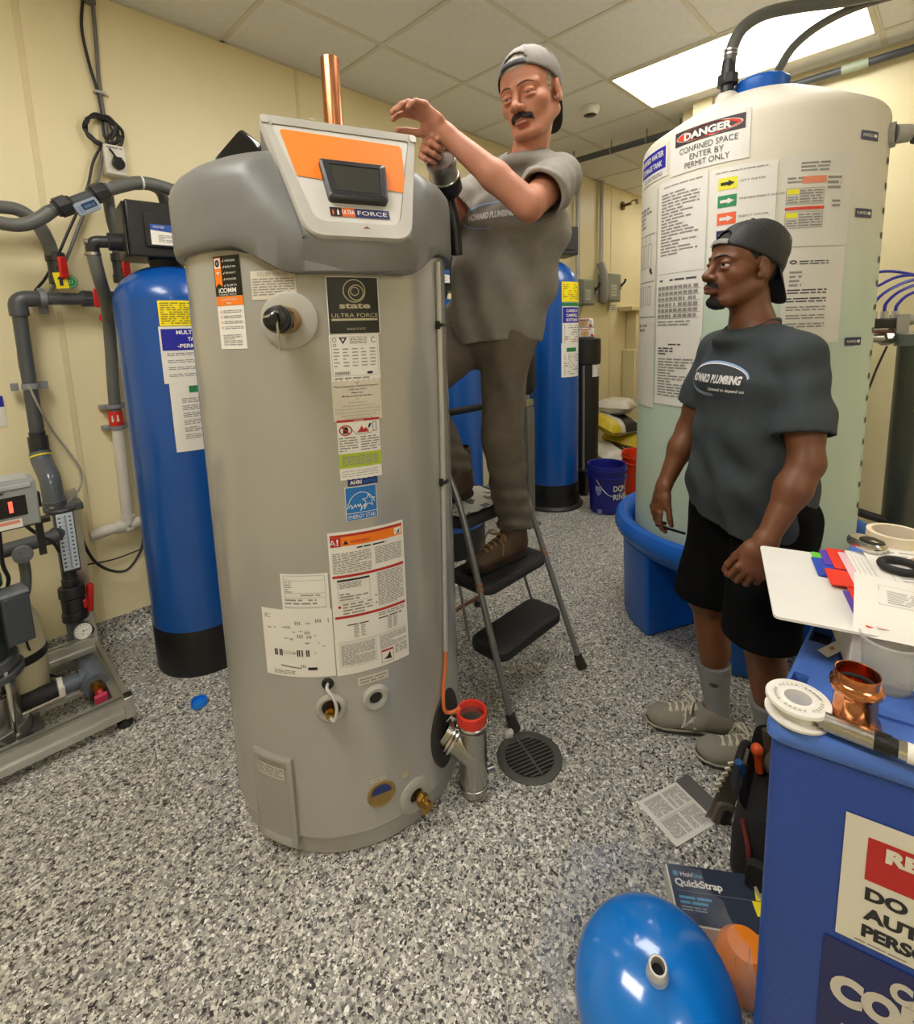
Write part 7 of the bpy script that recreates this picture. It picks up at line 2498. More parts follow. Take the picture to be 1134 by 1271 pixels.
def cone(a, b, ra, rb, side=None, q=1.0):
    """round cone; stretched q times along side"""
    a, b = A3(a), A3(b)
    ba = b - a
    L2 = float(ba @ ba) + 1e-9
    if side is not None:
        sd = A3(side); sd = sd - ba * (sd @ ba) / L2; sd /= np.linalg.norm(sd)
    R = max(ra, rb) * max(q, 1)

    def f(X, Y, Z):
        px, py, pz = X - a[0], Y - a[1], Z - a[2]
        t = np.clip((px * ba[0] + py * ba[1] + pz * ba[2]) / L2, 0, 1)
        wx, wy, wz = px - ba[0] * t, py - ba[1] * t, pz - ba[2] * t
        w2 = wx * wx + wy * wy + wz * wz
        if side is not None:
            s_ = wx * sd[0] + wy * sd[1] + wz * sd[2]
            w2 = w2 - s_ * s_ * (1 - 1 / (q * q))
        return np.sqrt(np.maximum(w2, 0)) - (ra + (rb - ra) * t)
    return f, np.minimum(a, b) - R, np.maximum(a, b) + R


def ell(c, r, R=None):
    c = A3(c); r = A3(r)
    R = np.eye(3, dtype=F32) if R is None else A3(R)     # rows = axes
    m = float(r.max())

    def f(X, Y, Z):
        px, py, pz = X - c[0], Y - c[1], Z - c[2]
        k0 = 0; k1 = 0
        for i in range(3):
            u = px * R[i, 0] + py * R[i, 1] + pz * R[i, 2]
            k0 = k0 + (u / r[i]) ** 2; k1 = k1 + (u / (r[i] * r[i])) ** 2
        k0 = np.sqrt(k0); k1 = np.sqrt(k1) + 1e-9
        return k0 * (k0 - 1) / k1
    return f, c - m, c + m


def wrinkle(prim, amp, fr, seed, stretch=(1, 1, .45), extra=None):
    """folds: adds a sum of slanted waves to a distance"""
    rr = np.random.RandomState(seed)
    Ks = rr.normal(size=(7, 3)) * np.array(stretch) * fr
    ph = rr.uniform(0, 6.28, 7)
    am = amp * rr.uniform(.4, 1, 7)
    f0, lo, hi = prim

    def f(X, Y, Z):
        d = f0(X, Y, Z)
        for K, p, a in zip(Ks, ph, am):
            d = d + a * np.sin(K[0] * X + K[1] * Y + K[2] * Z + p + .6 * np.sin(K[1] * X * .7 - K[0] * Z * .5))
        if extra is not None:
            d = d + extra(X, Y, Z)
        return d
    return f, lo - amp, hi + amp


def plane_cut(prim, p, n):
    """keeps the side that n points away from"""
    f0, lo, hi = prim
    p, n = A3(p), A3(n); n = n / np.linalg.norm(n)
    return (lambda X, Y, Z: np.maximum(f0(X, Y, Z), (X - p[0]) * n[0] + (Y - p[1]) * n[1] + (Z - p[2]) * n[2])), lo, hi


def hollow(prim, inner):
    f0, lo, hi = prim
    g = inner[0]
    return (lambda X, Y, Z: np.maximum(f0(X, Y, Z), -g(X, Y, Z))), lo, hi


def union(*ps, k=.02):
    lo = np.min([p[1] for p in ps], 0); hi = np.max([p[2] for p in ps], 0)

    def f(X, Y, Z):
        d = ps[0][0](X, Y, Z)
        for p in ps[1:]:
            e = p[0](X, Y, Z)
            h = np.clip(.5 + .5 * (d - e) / k, 0, 1)
            d = d * (1 - h) + e * h - k * h * (1 - h)
        return d
    return f, lo, hi


def unit(v):
    v = np.array(v, float)
    return v / np.linalg.norm(v)


class Head:
    def __init__(s, O, az, pitch=0.0, roll=0.0, k=1.0, kv=1.0):
        az, pitch, roll = math.radians(az), math.radians(pitch), math.radians(roll)
        F = np.array([math.cos(az) * math.cos(pitch), math.sin(az) * math.cos(pitch), math.sin(pitch)])
        L = np.array([-math.sin(az), math.cos(az), 0])
        U = np.cross(F, L)
        L2 = L * math.cos(roll) + U * math.sin(roll)
        U2 = -L * math.sin(roll) + U * math.cos(roll)
        s.O, s.F, s.L, s.U, s.k, s.kv = np.array(O, float), F, L2, U2, k, kv
        s.R = np.stack([F, L2, U2])

    def p(s, x, y, z):
        return s.O + s.k * (s.F * x + s.L * y + s.U * z * s.kv)

    def v(s, x, y, z):
        return s.F * x + s.L * y + s.U * z

    def ell(s, c, r, rot=None):
        R = s.R if rot is None else rot @ s.R
        return ell(s.p(*c), np.array(r) * s.k * np.array((1, 1, s.kv)), R)

    def cone(s, a, b, ra, rb, side=None, q=1):
        return cone(s.p(*a), s.p(*b), ra * s.k, rb * s.k, None if side is None else s.v(*side), q)

    def loc(s, W):
        return (np.asarray(W) - s.O) @ s.R.T / (s.k * np.array((1, 1, s.kv)))


def rotz_(a):
    c, s_ = math.cos(a), math.sin(a)
    return np.array([[c, s_, 0], [-s_, c, 0], [0, 0, 1]])


def roty_(a):
    c, s_ = math.cos(a), math.sin(a)
    return np.array([[c, 0, -s_], [0, 1, 0], [s_, 0, c]])


def add_head(fd, H, nose=1.0, lips=1.0, jaw=1.0, lid=.0065, muzzle=0.0):
    A = fd.add
    A(H.ell((-.012, 0, .032), (.097, .076, .090)), .01)
    A(H.ell((.030, 0, .036), (.058, .063, .056)), .015)
    A(H.ell((.030, 0, -.036), (.056, .060, .070)), .02)
    A(H.ell((.066 + muzzle, 0, -.052), (.026, .033, .030)), .02)
    for s in (-1, 1):
        A(H.ell((.046, s * .045, -.024), (.028, .021, .020)), .02)
        A(H.cone((-.006, s * .055, -.052), (.054, s * .030, -.098), .019 * jaw, .017), .02)
        A(H.cone((.087, s * .010, .018), (.066, s * .050, .017), .011, .008), .012)
    A(H.ell((.070, 0, -.101), (.021, .025 * jaw, .017)), .018)
    A(H.ell((.020, 0, -.078), (.052, .046, .034)), .02)
    for s in (-1, 1):
        A(H.ell((.096, s * .031, -.001), (.015, .018, .012)), .012, sub=True)
    A(H.cone((.088, 0, .006), (.106, 0, -.028), .0085, .0095 * nose), .012)
    A(H.ell((.110, 0, -.034), (.013, .0115 * nose, .0105)), .008)
    for s in (-1, 1):
        A(H.ell((.100, s * .0135 * nose, -.038), (.012, .0085 * nose, .0085)), .006)
        A(H.ell((.106, s * .0075 * nose, -.0455), (.006, .004, .004)), .004, sub=True)
        # upper and lower lid
        A(H.ell((.0775, s * .0315, lid), (.0142, .0170, .0078), rotz_(-s * .25)), .005)
        A(H.ell((.0765, s * .0315, -.0120), (.0135, .0165, .0060), rotz_(-s * .25)), .005)
        # ears
        R = rotz_(s * .35) @ roty_(.16)
        A(H.ell((-.008, s * .078, -.006), (.019, .0085, .033), R), .008)
        A(H.ell((-.002, s * .088, -.002), (.010, .0065, .019), R), .005, sub=True)
        A(H.ell((.004, s * .079, -.030), (.008, .006, .009)), .008)
        A(H.ell((.006, s * .080, -.008), (.005, .005, .008)), .005)
    A(H.ell((.0905 + muzzle, 0, -.0640), (.0100 * lips, .0235, .0072 * lips)), .006)
    A(H.ell((.0885 + muzzle, 0, -.0755), (.0100 * lips, .0205, .0078 * lips)), .006)
    A(H.cone((.1005 + muzzle, -.020, -.0695), (.1005 + muzzle, .020, -.0695), .0024, .0024), .003, sub=True)
    A(H.ell((.086, 0, -.087), (.010, .022, .006)), .008, sub=True)


def add_hand(fd, W, d, s, curl, thumb=(.5, .75, .25), k=1.0, n=None, spread=1.0):
    """W wrist, d along the hand, s towards the thumb, n where the fingers curl to; curl per finger (3 angles in degrees)"""
    d = unit(d); s = np.array(s, float); s = unit(s - d * (s @ d))
    n0 = np.cross(d, s)
    if n is not None and n0 @ np.array(n, float) < 0: n0 = -n0
    n = n0
    A = fd.add
    pt = lambda a, b, c: np.array(W) + k * (d * a + s * b + n * c)
    A(cone(pt(-.01, 0, 0), pt(.030, .002, 0), .021 * k, .020 * k, s, 1.45), .014)
    A(cone(pt(.030, .0, 0), pt(.080, .0, .001), .0145 * k, .0125 * k, s, 2.75), .012)
    A(cone(pt(.018, .020, .006), pt(.045, .026, .008), .014 * k, .013 * k), .012)
    tips = []
    for i, (off, ln, r) in enumerate(((.030, .072, .0094), (.0105, .080, .0096), (-.0100, .075, .0092), (-.0295, .060, .0082))):
        p = pt(.086 - (.008 if i == 3 else 0) - (.003 if i == 0 else 0), off, .001)
        ang = 0
        c3 = curl[i]
        rr = r * k
        dd = unit(d + s * (off * 2.2 * spread))
        for j, (fr, cu) in enumerate(zip((.46, .30, .24), c3)):
            ang += math.radians(cu)
            v = dd * math.cos(ang) + n * math.sin(ang)
            q = p + v * ln * fr * k * 1.05
            A(cone(p, q, rr, rr * .91), .004 if j else .006)
            p = q; rr *= .92
        tips.append(p)
    p = pt(.022, .026, .006)
    v0 = unit(s * thumb[0] + d * thumb[1] + n * thumb[2])
    q = p + v0 * .044 * k
    A(cone(p, q, .0135 * k, .0108 * k), .010)
    v1 = unit(v0 + d * .35 + n * .25 - s * .15)
    q2 = q + v1 * .034 * k
    A(cone(q, q2, .0108 * k, .0098 * k), .004)
    v2 = unit(v1 + n * .25 - s * .2)
    q3 = q2 + v2 * .024 * k
    A(cone(q2, q3, .0098 * k, .0080 * k), .004)
    return tips + [q3]


def patch(me, sel, th, H, noise_amp=.0015, noise_fr=160, feather=None):
    """closed tuft of hair lifted off the selected faces of a mesh (th metres thick, thin at its border)"""
    nv = len(me.vertices)
    co = np.empty(nv * 3, F32); me.vertices.foreach_get('co', co); co = co.reshape(-1, 3)
    no = np.empty(nv * 3, F32); me.vertices.foreach_get('normal', no); no = no.reshape(-1, 3)
    nf = len(me.polygons)
    q = np.empty(nf * 4, np.int32); me.polygons.foreach_get('vertices', q); q = q.reshape(-1, 4)
    Q = q[sel]
    used = np.unique(Q)
    rm = np.full(nv, -1, np.int32); rm[used] = np.arange(len(used))
    Q = rm[Q]
    W = co[used]; N = no[used]
    ec = {}
    for f in Q:
        for i in range(4):
            a, b = int(f[i]), int(f[(i + 1) % 4])
            ec[(a, b)] = 1
    border = set()
    edges_b = [(a, b) for (a, b) in ec if (b, a) not in ec]
    for a, b in edges_b:
        border.add(a); border.add(b)
    dist = np.full(len(W), 9.0, F32)
    dist[list(border)] = 0
    for _ in range(5):
        for i in range(4):
            a, b = Q[:, i], Q[:, (i + 1) % 4]
            np.minimum.at(dist, a, dist[b] + 1); np.minimum.at(dist, b, dist[a] + 1)
    h = th * np.minimum(1, dist / 3.0) + .0004
    P = W @ np.eye(3, dtype=F32)
    for i in range(len(W)):
        h[i] += noise_amp * mnoise.noise(V(W[i]) * noise_fr) * (dist[i] > 0)
    T = W + N * h[:, None]
    Bt = W - N * .003
    n = len(W)
    faces = [tuple(f) for f in Q] + [tuple(int(i) + n for i in f[::-1]) for f in Q] + [(b, a, a + n, b + n) for a, b in edges_b]
    m2 = bpy.data.meshes.new('hair')
    m2.from_pydata([tuple(p) for p in T] + [tuple(p) for p in Bt], [], faces)
    m2.polygons.foreach_set('use_smooth', np.ones(len(faces), bool))
    m2.update()
    return m2


def face_centres(me):
    nf = len(me.polygons)
    c = np.empty(nf * 3, F32); me.polygons.foreach_get('center', c)
    return c.reshape(-1, 3)


def face_normals(me):
    nf = len(me.polygons)
    c = np.empty(nf * 3, F32); me.polygons.foreach_get('normal', c)
    return c.reshape(-1, 3)


def bvh_of(W, Q):
    return BVHTree.FromPolygons([tuple(map(float, w)) for w in W], [tuple(map(int, q)) for q in Q])


def eyes(t, H, iris, gaze=(0, 0)):
    M_SC = mat('eye_white', '#d9d2c8', .2, var=.01)
    for s in (-1, 1):
        c = H.p(.0770, s * .0315, -.0025)
        bm = B(); sph(bm, c, .0120 * H.k, u=20, v=14)
        e = ob('eyeball', bm, M_SC, t)
        g = unit(H.v(1, gaze[0] + s * .03, gaze[1]))
        bm = B(); R = frame(V(g))
        cc = V(c) + V(g) * .0112 * H.k
        rings(bm, [circ(cc - V(g) * .001, R, .0056 * H.k, 18), circ(cc + V(g) * .0004, R, .0053 * H.k, 18), circ(cc + V(g) * .0010, R, .0022 * H.k, 18)], cap0=False)
        ob('iris', bm, iris, e)


def brows(t, H, bv, m, th=.0036):
    for s in (-1, 1):
        P = []
        for y, z in ((.010, .0165), (.022, .022), (.036, .0235), (.050, .017)):
            o = H.p(.2, s * y, z); dr = -H.F
            hit_ = bv.ray_cast(V(o), V(dr))
            P.append(hit_[0] + V(H.F) * .0008 if hit_[0] else V(H.p(.09 - y * .4, s * y, z)))
        bm = B(); tube(bm, P, [th * .8, th, th * .8, th * .35], 8)
        ob('eyebrow', bm, m, t)


def cap(t, H, m, brim_m, strap_m, rim0=.056, slope=.42, tall=.012, brim_len=.072, brim_dir=(-.55, 0, -.83), hole=True, brim_half=66, scale=1.0):
    """backward baseball cap: crown with strap opening over the forehead, brim over the neck"""
    C0 = np.array((-.010, 0, .030)); R_ = np.array((.1045, .0835, .1010)) * scale
    NA, NE = 96, 22

    def rimz(x): return rim0 + (x - .085) * slope

    def surf(a, e):
        x = C0[0] + R_[0] * math.cos(e) * math.cos(a); y = C0[1] + R_[1] * math.cos(e) * math.sin(a); z = C0[2] + R_[2] * math.sin(e)
        b = tall * max(0, -math.cos(a)) * math.sin(2 * max(0, min(e, PI / 2))) ** .7 if e > 0 else 0
        g = .0012 * abs(math.sin(3 * a + .0)) ** .3
        n = np.array((math.cos(e) * math.cos(a), math.cos(e) * math.sin(a), math.sin(e)))
        return np.array((x, y, z)) + n * (b + g)
    rimE = []
    for i in range(NA):
        a = 2 * PI * i / NA
        lo, hi = -1.2, 1.4
        for _ in range(40):
            e = (lo + hi) / 2
            q = surf(a, e)
            if q[2] < rimz(q[0]): lo = e
            else: hi = e
        rimE.append(lo)
    bm = B()
    grid = []
    for j in range(NE + 1):
        row = []
        for i in range(NA):
            e = rimE[i] + (PI / 2 - rimE[i]) * (j / NE) ** .92
            row.append(bm.verts.new(V(H.p(*surf(2 * PI * i / NA, min(e, PI / 2 - .002))))))
        grid.append(row)
    for j in range(NE):
        for i in range(NA):
            k = (i + 1) % NA
            if hole:
                q = surf(2 * PI * (i + .5) / NA, (rimE[i] + (PI / 2 - rimE[i]) * ((j + .5) / NE) ** .92))
                if q[0] > 0:
                    yy, zz = abs(q[1]), (q[2] - rimz(q[0]))
                    if zz > .016 and (yy / .036) ** 2 + ((zz - .016) / .036) ** 2 < 1: continue
            face(bm, (grid[j][i], grid[j][k], grid[j + 1][k], grid[j + 1][i]))
    face(bm, grid[NE])
    loose_ = [v for v in bm.verts if not v.link_faces]
    for v in loose_: bm.verts.remove(v)
    cp_ = thing_part_cap = ob('cap', bm, m, t, smooth=70)
    sd = cp_.modifiers.new('thick', 'SOLIDIFY'); sd.thickness = .0022; sd.offset = -1
    # button, seams
    bm = B(); sph(bm, V(H.p(*surf(0, PI / 2 - .002))), .008, u=14, v=8); ob('button', bm, m, cp_)
    for q in range(6):
        a = q * PI / 3 + PI / 6
        i = int(round(a / (2 * PI) * NA)) % NA
        bm = B(); tube(bm, [V(H.p(*surf(a, rimE[i] + (PI / 2 - rimE[i]) * f)) ) for f in ((.30 if abs(math.cos(a)) > .8 and math.cos(a) > 0 else .02), .4, .55, .7, .85, .97)], .0011, 6, n=4); ob('seam', bm, m, cp_)
    # strap
    bm = B(); rows = []
    for i in range(-9, 10):
        a = i * .052
        k = int(round(a / (2 * PI) * NA)) % NA
        e0 = rimE[k]
        rows.append([V(H.p(*(surf(a, e) + np.array((math.cos(a), math.sin(a), 0)) * .0022))) for e in (e0 + .01, e0 + .06, e0 + .11, e0 + .155)])
    rings(bm, rows, cap0=False, cap1=False, closed=False)
    st_ = ob('strap', bm, strap_m, cp_, smooth=70)
    sd = st_.modifiers.new('thick', 'SOLIDIFY'); sd.thickness = .002
    # brim
    bm = B(); rows = []
    dv = unit(np.array(brim_dir))
    for i in range(25):
        u = -1 + 2 * i / 24
        a = PI + math.radians(brim_half) * u
        k = int(round(a / (2 * PI) * NA)) % NA
        base = surf(a, rimE[k])
        row = []
        for j in range(9):
            f = j / 8
            l = brim_len * f * (1 - .92 * abs(u) ** 2.6)
            p = base + dv * l + np.array((0, .10 * u * l, -.28 * abs(u) ** 2 * l))
            row.append(bm.verts.new(V(H.p(*p))))
        rows.append(row)
    for i in range(24):
        for j in range(8):
            face(bm, (rows[i][j], rows[i + 1][j], rows[i + 1][j + 1], rows[i][j + 1]))
    br = ob('brim', bm, brim_m, cp_, smooth=60)
    sd = br.modifiers.new('thick', 'SOLIDIFY'); sd.thickness = .0032; sd.offset = 0
    return cp_


def finish_part(name, fd, m, t, sm=1, keep=True, label=None):
    W, Q = fd.mesh()
    if keep: W, Q = largest(W, Q)
    if sm: W = smooth_verts(W, Q, sm)
    me = sdf_mesh(name, W, Q)
    o = ob(name, me, m, t, label=label)
    return o, W, Q


def shoe(t, heel, toe, ang_up, m_up, m_sole, name='shoe', k=1.0, boot=False, m_mid=None, sole_h=.022, lace_m=None, high=.07):
    """a shoe from heel point to toe point on the ground; boot adds a shaft"""
    heel, toe = np.array(heel, float), np.array(toe, float)
    L = np.linalg.norm(toe - heel); d = (toe - heel) / L
    up = np.array((0, 0, 1.0)); sd = np.cross(up, d)
    pt = lambda a, b, c: heel + d * a * L + sd * b * k + up * c * k
    lo = np.minimum(heel, toe) - .09; hi = np.maximum(heel, toe) + .09
    lo[2] = heel[2] - .004; hi[2] = heel[2] + (.22 if boot else .14)
    fd = Field([axis_pts(lo[i], hi[i], .0045) for i in range(3)])
    s0 = sole_h
    fd.add(cone(pt(.13, 0, s0 + .022), pt(.42, 0, s0 + .020), .034 * k, .033 * k, sd, 1.0), .02)
    fd.add(cone(pt(.42, 0, s0 + .018), pt(.80, .004, s0 + .012), .034 * k, .028 * k, sd, 1.42), .03)
    fd.add(ell(pt(.80, .004, s0 + .012), (.20 * L, .046 * k, .033 * k), np.stack([d, sd, up])), .02)
    fd.add(cone(pt(.14, 0, s0 + .03), pt(.16, 0, s0 + high), .036 * k, .034 * k, d, 1.18), .02)
    fd.add(cone(pt(.20, 0, s0 + high * .85), pt(.58, 0, s0 + .034), .034 * k, .028 * k), .025)
    if boot:
        fd.add(cone(pt(.20, 0, s0 + .05), pt(.20, 0, s0 + .16), .044 * k, .046 * k, d, 1.15), .03)
    else:
        fd.add(cone(pt(.20, 0, s0 + high - .006), pt(.19, 0, s0 + high + .07), .024 * k, .030 * k, d, 1.25), .008, sub=True)
    f = Field(fd.ax); f.D = np.maximum(fd.D, (heel[2] + s0 * .8) - fd.ax[2][None, None, :])
    o, W, Q = finish_part(name, f, m_up, t)
    # sole
    out = []
    prof = [(0.0, .0), (.02, .022), (.10, .033), (.25, .034), (.42, .034), (.60, .042), (.78, .047), (.90, .040), (.97, .024), (1.0, .0)]
    ol = [(a, b) for a, b in prof] + [(a, -b * .95) for a, b in prof[-2:0:-1]]
    bm = B()
    rs = []
    for z, g in ((0, .94), (.004, 1.0), (sole_h * .5, 1.03), (sole_h, 1.0), (sole_h + .006, .96)):
        rs.append([V(pt(.5 + (a - .5) * (g * 1.01), b * g, z + (.012 * max(0, a - .80) ** 2 * 20 if z < .01 else 0))) for a, b in ol])
    rings(bm, rs)
    bmesh.ops.recalc_face_normals(bm, faces=bm.faces)
    ob('sole', bm, m_sole, o, smooth=50)
    if m_mid:
        bm = B()
        rings(bm, [[V(pt(.5 + (a - .5) * g * 1.012, b * g, z)) for a, b in ol] for z, g in ((sole_h * .62, 1.035), (sole_h * .9, 1.02))], cap0=False, cap1=False)
        ob('midsole_edge', bm, m_mid, o)
    if lace_m:
        bv = bvh_of(W, Q)
        def drop(a, b):
            h = bv.ray_cast(V(pt(a, b, .3)), V((0, 0, -1)))
            return (h[0] + V((0, 0, .002))) if h[0] else V(pt(a, b, .07))
        bm = B()
        for i in range(5):
            a = .40 + .075 * i
            tube(bm, [drop(a, -.024), drop(a + .01, 0), drop(a + .03, .024)], .0030, 6)
            tube(bm, [drop(a + .03, -.024), drop(a + .01, .004), drop(a, .024)], .0030, 6)
        kn = drop(.43, 0) + V((0, 0, .006))
        for sg in (-1, 1):
            e = V(sd) * sg
            tube(bm, [kn, kn + e * .03 + V((0, 0, .012)) + V(d) * .01, kn + e * .055 + V((0, 0, -.004)) + V(d) * .02, kn + e * .03 + V((0, 0, -.006)) + V(d) * .012, kn], .0028, 6)
            tube(bm, [kn, kn + e * .04 + V((0, 0, .004)) + V(d) * .03, kn + e * .058 + V((0, 0, -.03)) + V(d) * .035, kn + e * .064 + V((0, 0, -.058)) + V(d) * .045], .0026, 6)
        sph(bm, kn, .006, u=10, v=8)
        ob('laces', bm, lace_m, o)
    return o, W, Q, pt


# ------------------------------------------------------------ the man standing at the right
def person_right():
    t = thing('person', 'standing person in charcoal shirt, black shorts and backward black cap watching the other', 'person', (1.72, -2.33, 0))
    skin = mat('brown_skin', '#6f4326', .50, var=.10, vscale=14, bump=.12, bscale=220, sss=.08)
    lipm = mat('brown_lips', '#6e4035', .4)
    H = Head((1.708, -2.283, 1.572), 141, 5, 0, 1.03)
    nb = np.array((1.729, -2.312, 1.390))
    Ft = np.array((-.829, .559, 0)); Lt = np.array((-.559, -.829, 0))
    pel = np.array((1.725, -2.33, .88)); chest = np.array((1.726, -2.325, 1.20))
    lsh, rsh = np.array((1.640, -2.452, 1.318)), np.array((1.820, -2.193, 1.322))
    lel, rel = np.array((1.545, -2.500, 1.045)), np.array((1.812, -2.108, 1.050))
    lwr, rwr = np.array((1.435, -2.440, .842)), np.array((1.712, -2.062, .848))
    lhip, rhip = np.array((1.675, -2.42, .88)), np.array((1.780, -2.25, .88))
    lkn, rkn = np.array((1.640, -2.400, .47)), np.array((1.742, -2.215, .48))
    lan, ran = np.array((1.690, -2.445, .085)), np.array((1.738, -2.262, .085))
    ax = [axis_pts(1.30, 1.95, .0050, ((1.60, 1.88, .0030), (1.33, 1.47, .0034))),
          axis_pts(-2.66, -1.95, .0050, ((-2.45, -2.17, .0030), (-2.50, -2.36, .0036), (-2.14, -1.97, .0036))),
          axis_pts(.03, 1.74, .0065, ((1.43, 1.70, .0027), (.60, .86, .0036)))]
    fd = Field(ax)
    A = fd.add
    A(cone(pel, chest, .105, .115, Lt, 1.4), .03); A(cone(chest, (chest + nb) / 2 + [0, 0, .02], .115, .09, Lt, 1.5), .03)
    A(cone(lsh, rsh, .045, .045), .04)
    A(cone(nb + [0, 0, -.05], H.p(-.022, 0, -.045), .060, .052), .02)
    A(cone(nb + Lt * .10 + [0, 0, -.05], nb + [0, 0, .02], .035, .045), .03); A(cone(nb - Lt * .10 + [0, 0, -.05], nb + [0, 0, .02], .035, .045), .03)
    add_head(fd, H, nose=1.22, lips=1.25, lid=.0050, muzzle=.006)
    for sh, el, wr in ((lsh, lel, lwr), (rsh, rel, rwr)):
        A(cone(sh, el, .050, .0375), .03)
        A(cone(sh * .6 + el * .4, sh * .25 + el * .75, .044, .040), .03)
        A(cone(el, el * .68 + wr * .32, .0375, .0385), .03); A(cone(el * .68 + wr * .32, wr, .0385, .0240), .03)
    ct_ = (45, 50, 25)
    d1 = np.array((1.392, -2.410, .742)) - lwr
    add_hand(fd, lwr, d1, np.array((-.36, .81, .36)), ((30, 50, 30), (34, 54, 30), (38, 56, 32), (42, 56, 30)), thumb=(.30, .92, .35), n=np.array((.9, .4, 0)))
    d2 = np.array((1.680, -2.030, .70)) - rwr
    rt_ = add_hand(fd, rwr, d2, np.array((-.55, -.75, .1)), ((12, 32, 20), (22, 40, 25), (28, 42, 25), (30, 40, 25)), thumb=(.35, .9, .30), n=np.array((.45, -.6, 0)))
    for hp, kn, an in ((lhip, lkn, lan), (rhip, rkn, ran)):
        A(cone(hp, kn, .085, .056), .03)
        A(cone(kn, kn * .2 + an * .8, .053, .036), .02); A(cone(kn * .2 + an * .8, an, .036, .034), .02)
        bk = -unit(np.array((-.47, .88, 0)))
        A(cone(kn * .85 + an * .15 + bk * .012, kn * .55 + an * .45 + bk * .012, .046, .044), .03)
        A(ell(kn + np.array((-.47, .88, 0)) * .03, (.034, .034, .04)), .02)
        A(cone(an, an + np.array((-.06, .10, -.035)), .026, .018), .02)
    W, Q = fd.mesh()
    W, Q = largest(W, Q)
    W = smooth_verts(W, Q, 1, .4)
    bv = bvh_of(W, Q)
    me = sdf_mesh('body', W, Q)
    c = H.loc(face_centres(me))
    lip = ((c[:, 1] / .0225) ** 2 + ((c[:, 2] + .0697) / .0135) ** 2 < 1) & (c[:, 0] > .089)
    mi = np.zeros(len(c), np.int32); mi[lip] = 1
    hairless = me
    fn = face_normals(me)
    body = ob('body', me, [skin, lipm], t)
    me.polygons.foreach_set('material_index', mi)
    # local copies of the coordinates: thing-local, so work from W for hair
    tmp = sdf_mesh('tmp', W, Q)
    black = mat('black_hair', '#14100e', .6, bump=.8, bscale=500)
    goat = (c[:, 0] > .052) & (abs(c[:, 1]) < .025) & (c[:, 2] < -.0915 - .25 * abs(c[:, 1])) & (c[:, 2] > -.128)
    ob('goatee', patch(tmp, goat, .006, H, .0025, 260), black, t)
    mst = (c[:, 0] > .08) & (abs(c[:, 1]) < .027) & (c[:, 2] < -.0475 - .006 * (abs(c[:, 1]) / .027) ** 2) & (c[:, 2] > -.0585 - .010 * (abs(c[:, 1]) / .027) ** 2)
    ob('moustache', patch(tmp, mst, .0016, H, .0006, 300), black, t)
    sb_ = (c[:, 0] < .034) & (c[:, 2] > .012 + 1.1 * np.abs(c[:, 0] - .016)) & (c[:, 2] < .06) & (abs(c[:, 1]) > .045) & (c[:, 0] > .004) | (c[:, 2] > .055) & (c[:, 0] > .0) | ((c[:, 0] < -.05) & (c[:, 2] > -.055) & (c[:, 2] < .05))
    ob('hair', patch(tmp, sb_, .0016, H, .0006, 300), black, t)
    bpy.data.meshes.remove(tmp)
    eyes(t, H, mat('dark_iris', '#1d120c', .15), (.42, .10))
    brows(t, H, bv, black)
    cap(t, H, mat('black_cap', '#171718', .55, bump=.4, bscale=350), mat('black_cap', '#171718', .55), mat('grey_strap', '#8d8a86', .45), rim0=.054, slope=.40, tall=.016, brim_len=.080, brim_dir=(-.40, 0, -.92), brim_half=62)
    # ---- shirt
    shm = mat('charcoal_cotton', '#32393d', .85, var=.07, vscale=40, bump=.25, bscale=500)
    ax = [axis_pts(1.45, 2.02, .0052), axis_pts(-2.72, -1.98, .0052), axis_pts(.70, 1.50, .0052)]
    fd = Field(ax); A = fd.add
    hem = np.array((1.715, -2.325, .750))
    w1, w2 = np.array((1.716, -2.325, .92)), np.array((1.722, -2.325, 1.08))
    parts = [cone(hem, w1, .152, .143, Lt, 1.28), cone(w1, w2, .143, .134, Lt, 1.30), cone(w2, chest + [0, 0, .03], .134, .128, Lt, 1.34),
             cone(chest + [0, 0, .03], chest + Ft * -.008 + [0, 0, .09], .128, .100, Lt, 1.45)]
    belly = ell(w2 + Ft * .03, (.15, .13, .22))
    tor = union(*parts, k=.05)

    def folds(X, Y, Z):
        u = (X - 1.72) * Lt[0] + (Y + 2.325) * Lt[1]
        low = np.clip((1.22 - Z) / .4, 0, 1)
        return .0055 * low * np.sin(u * 62 + Z * 22) + .004 * low * np.sin(u * 30 - Z * 40 + 1.3) + .004 * np.sin((Z + u * .8) * 48) * np.clip(1 - abs(Z - .98) / .2, 0, 1)
    tor = wrinkle(tor, .0028, 26, 5, (1, 1, .5), folds)
    hn_ = np.array((-.30, .52, -1.0))          # the hem hangs lower towards the viewer
    tor = plane_cut(tor, np.array((1.715, -2.325, .785)), (-.28 * .28, .28 * .96, -1))
    inner = union(cone(hem - [0, 0, .1], hem - [0, 0, .06], .122, .120, Lt, 1.26), k=.01)
    tor = hollow(tor, inner)
    A(tor, .02)
    A(cone(lsh, rsh, .058, .058), .045)
    for s, sh in ((1, lsh), (-1, rsh)):
        A(cone(nb + Lt * s * .045 + [0, 0, -.022], sh + [0, 0, .0], .046, .050), .035)
    for sh, el, e in ((lsh, lel, .76), (rsh, rel, .70)):
        d = el - sh; dn = unit(d); end = sh + d * e
        sl_ = cone(sh, sh + d * 1.1, .057, .078)
        sl_ = wrinkle(sl_, .0028, 34, 9 if sh is lsh else 11, (1, 1, 1))
        sl_ = plane_cut(sl_, end, dn)
        sl_ = hollow(sl_, cone(end - dn * .05, end + dn * .1, .052, .070))
        A(sl_, .022)
    A(ell(nb + Ft * .035 + [0, 0, -.030], (.075, .085, .034)), .03)
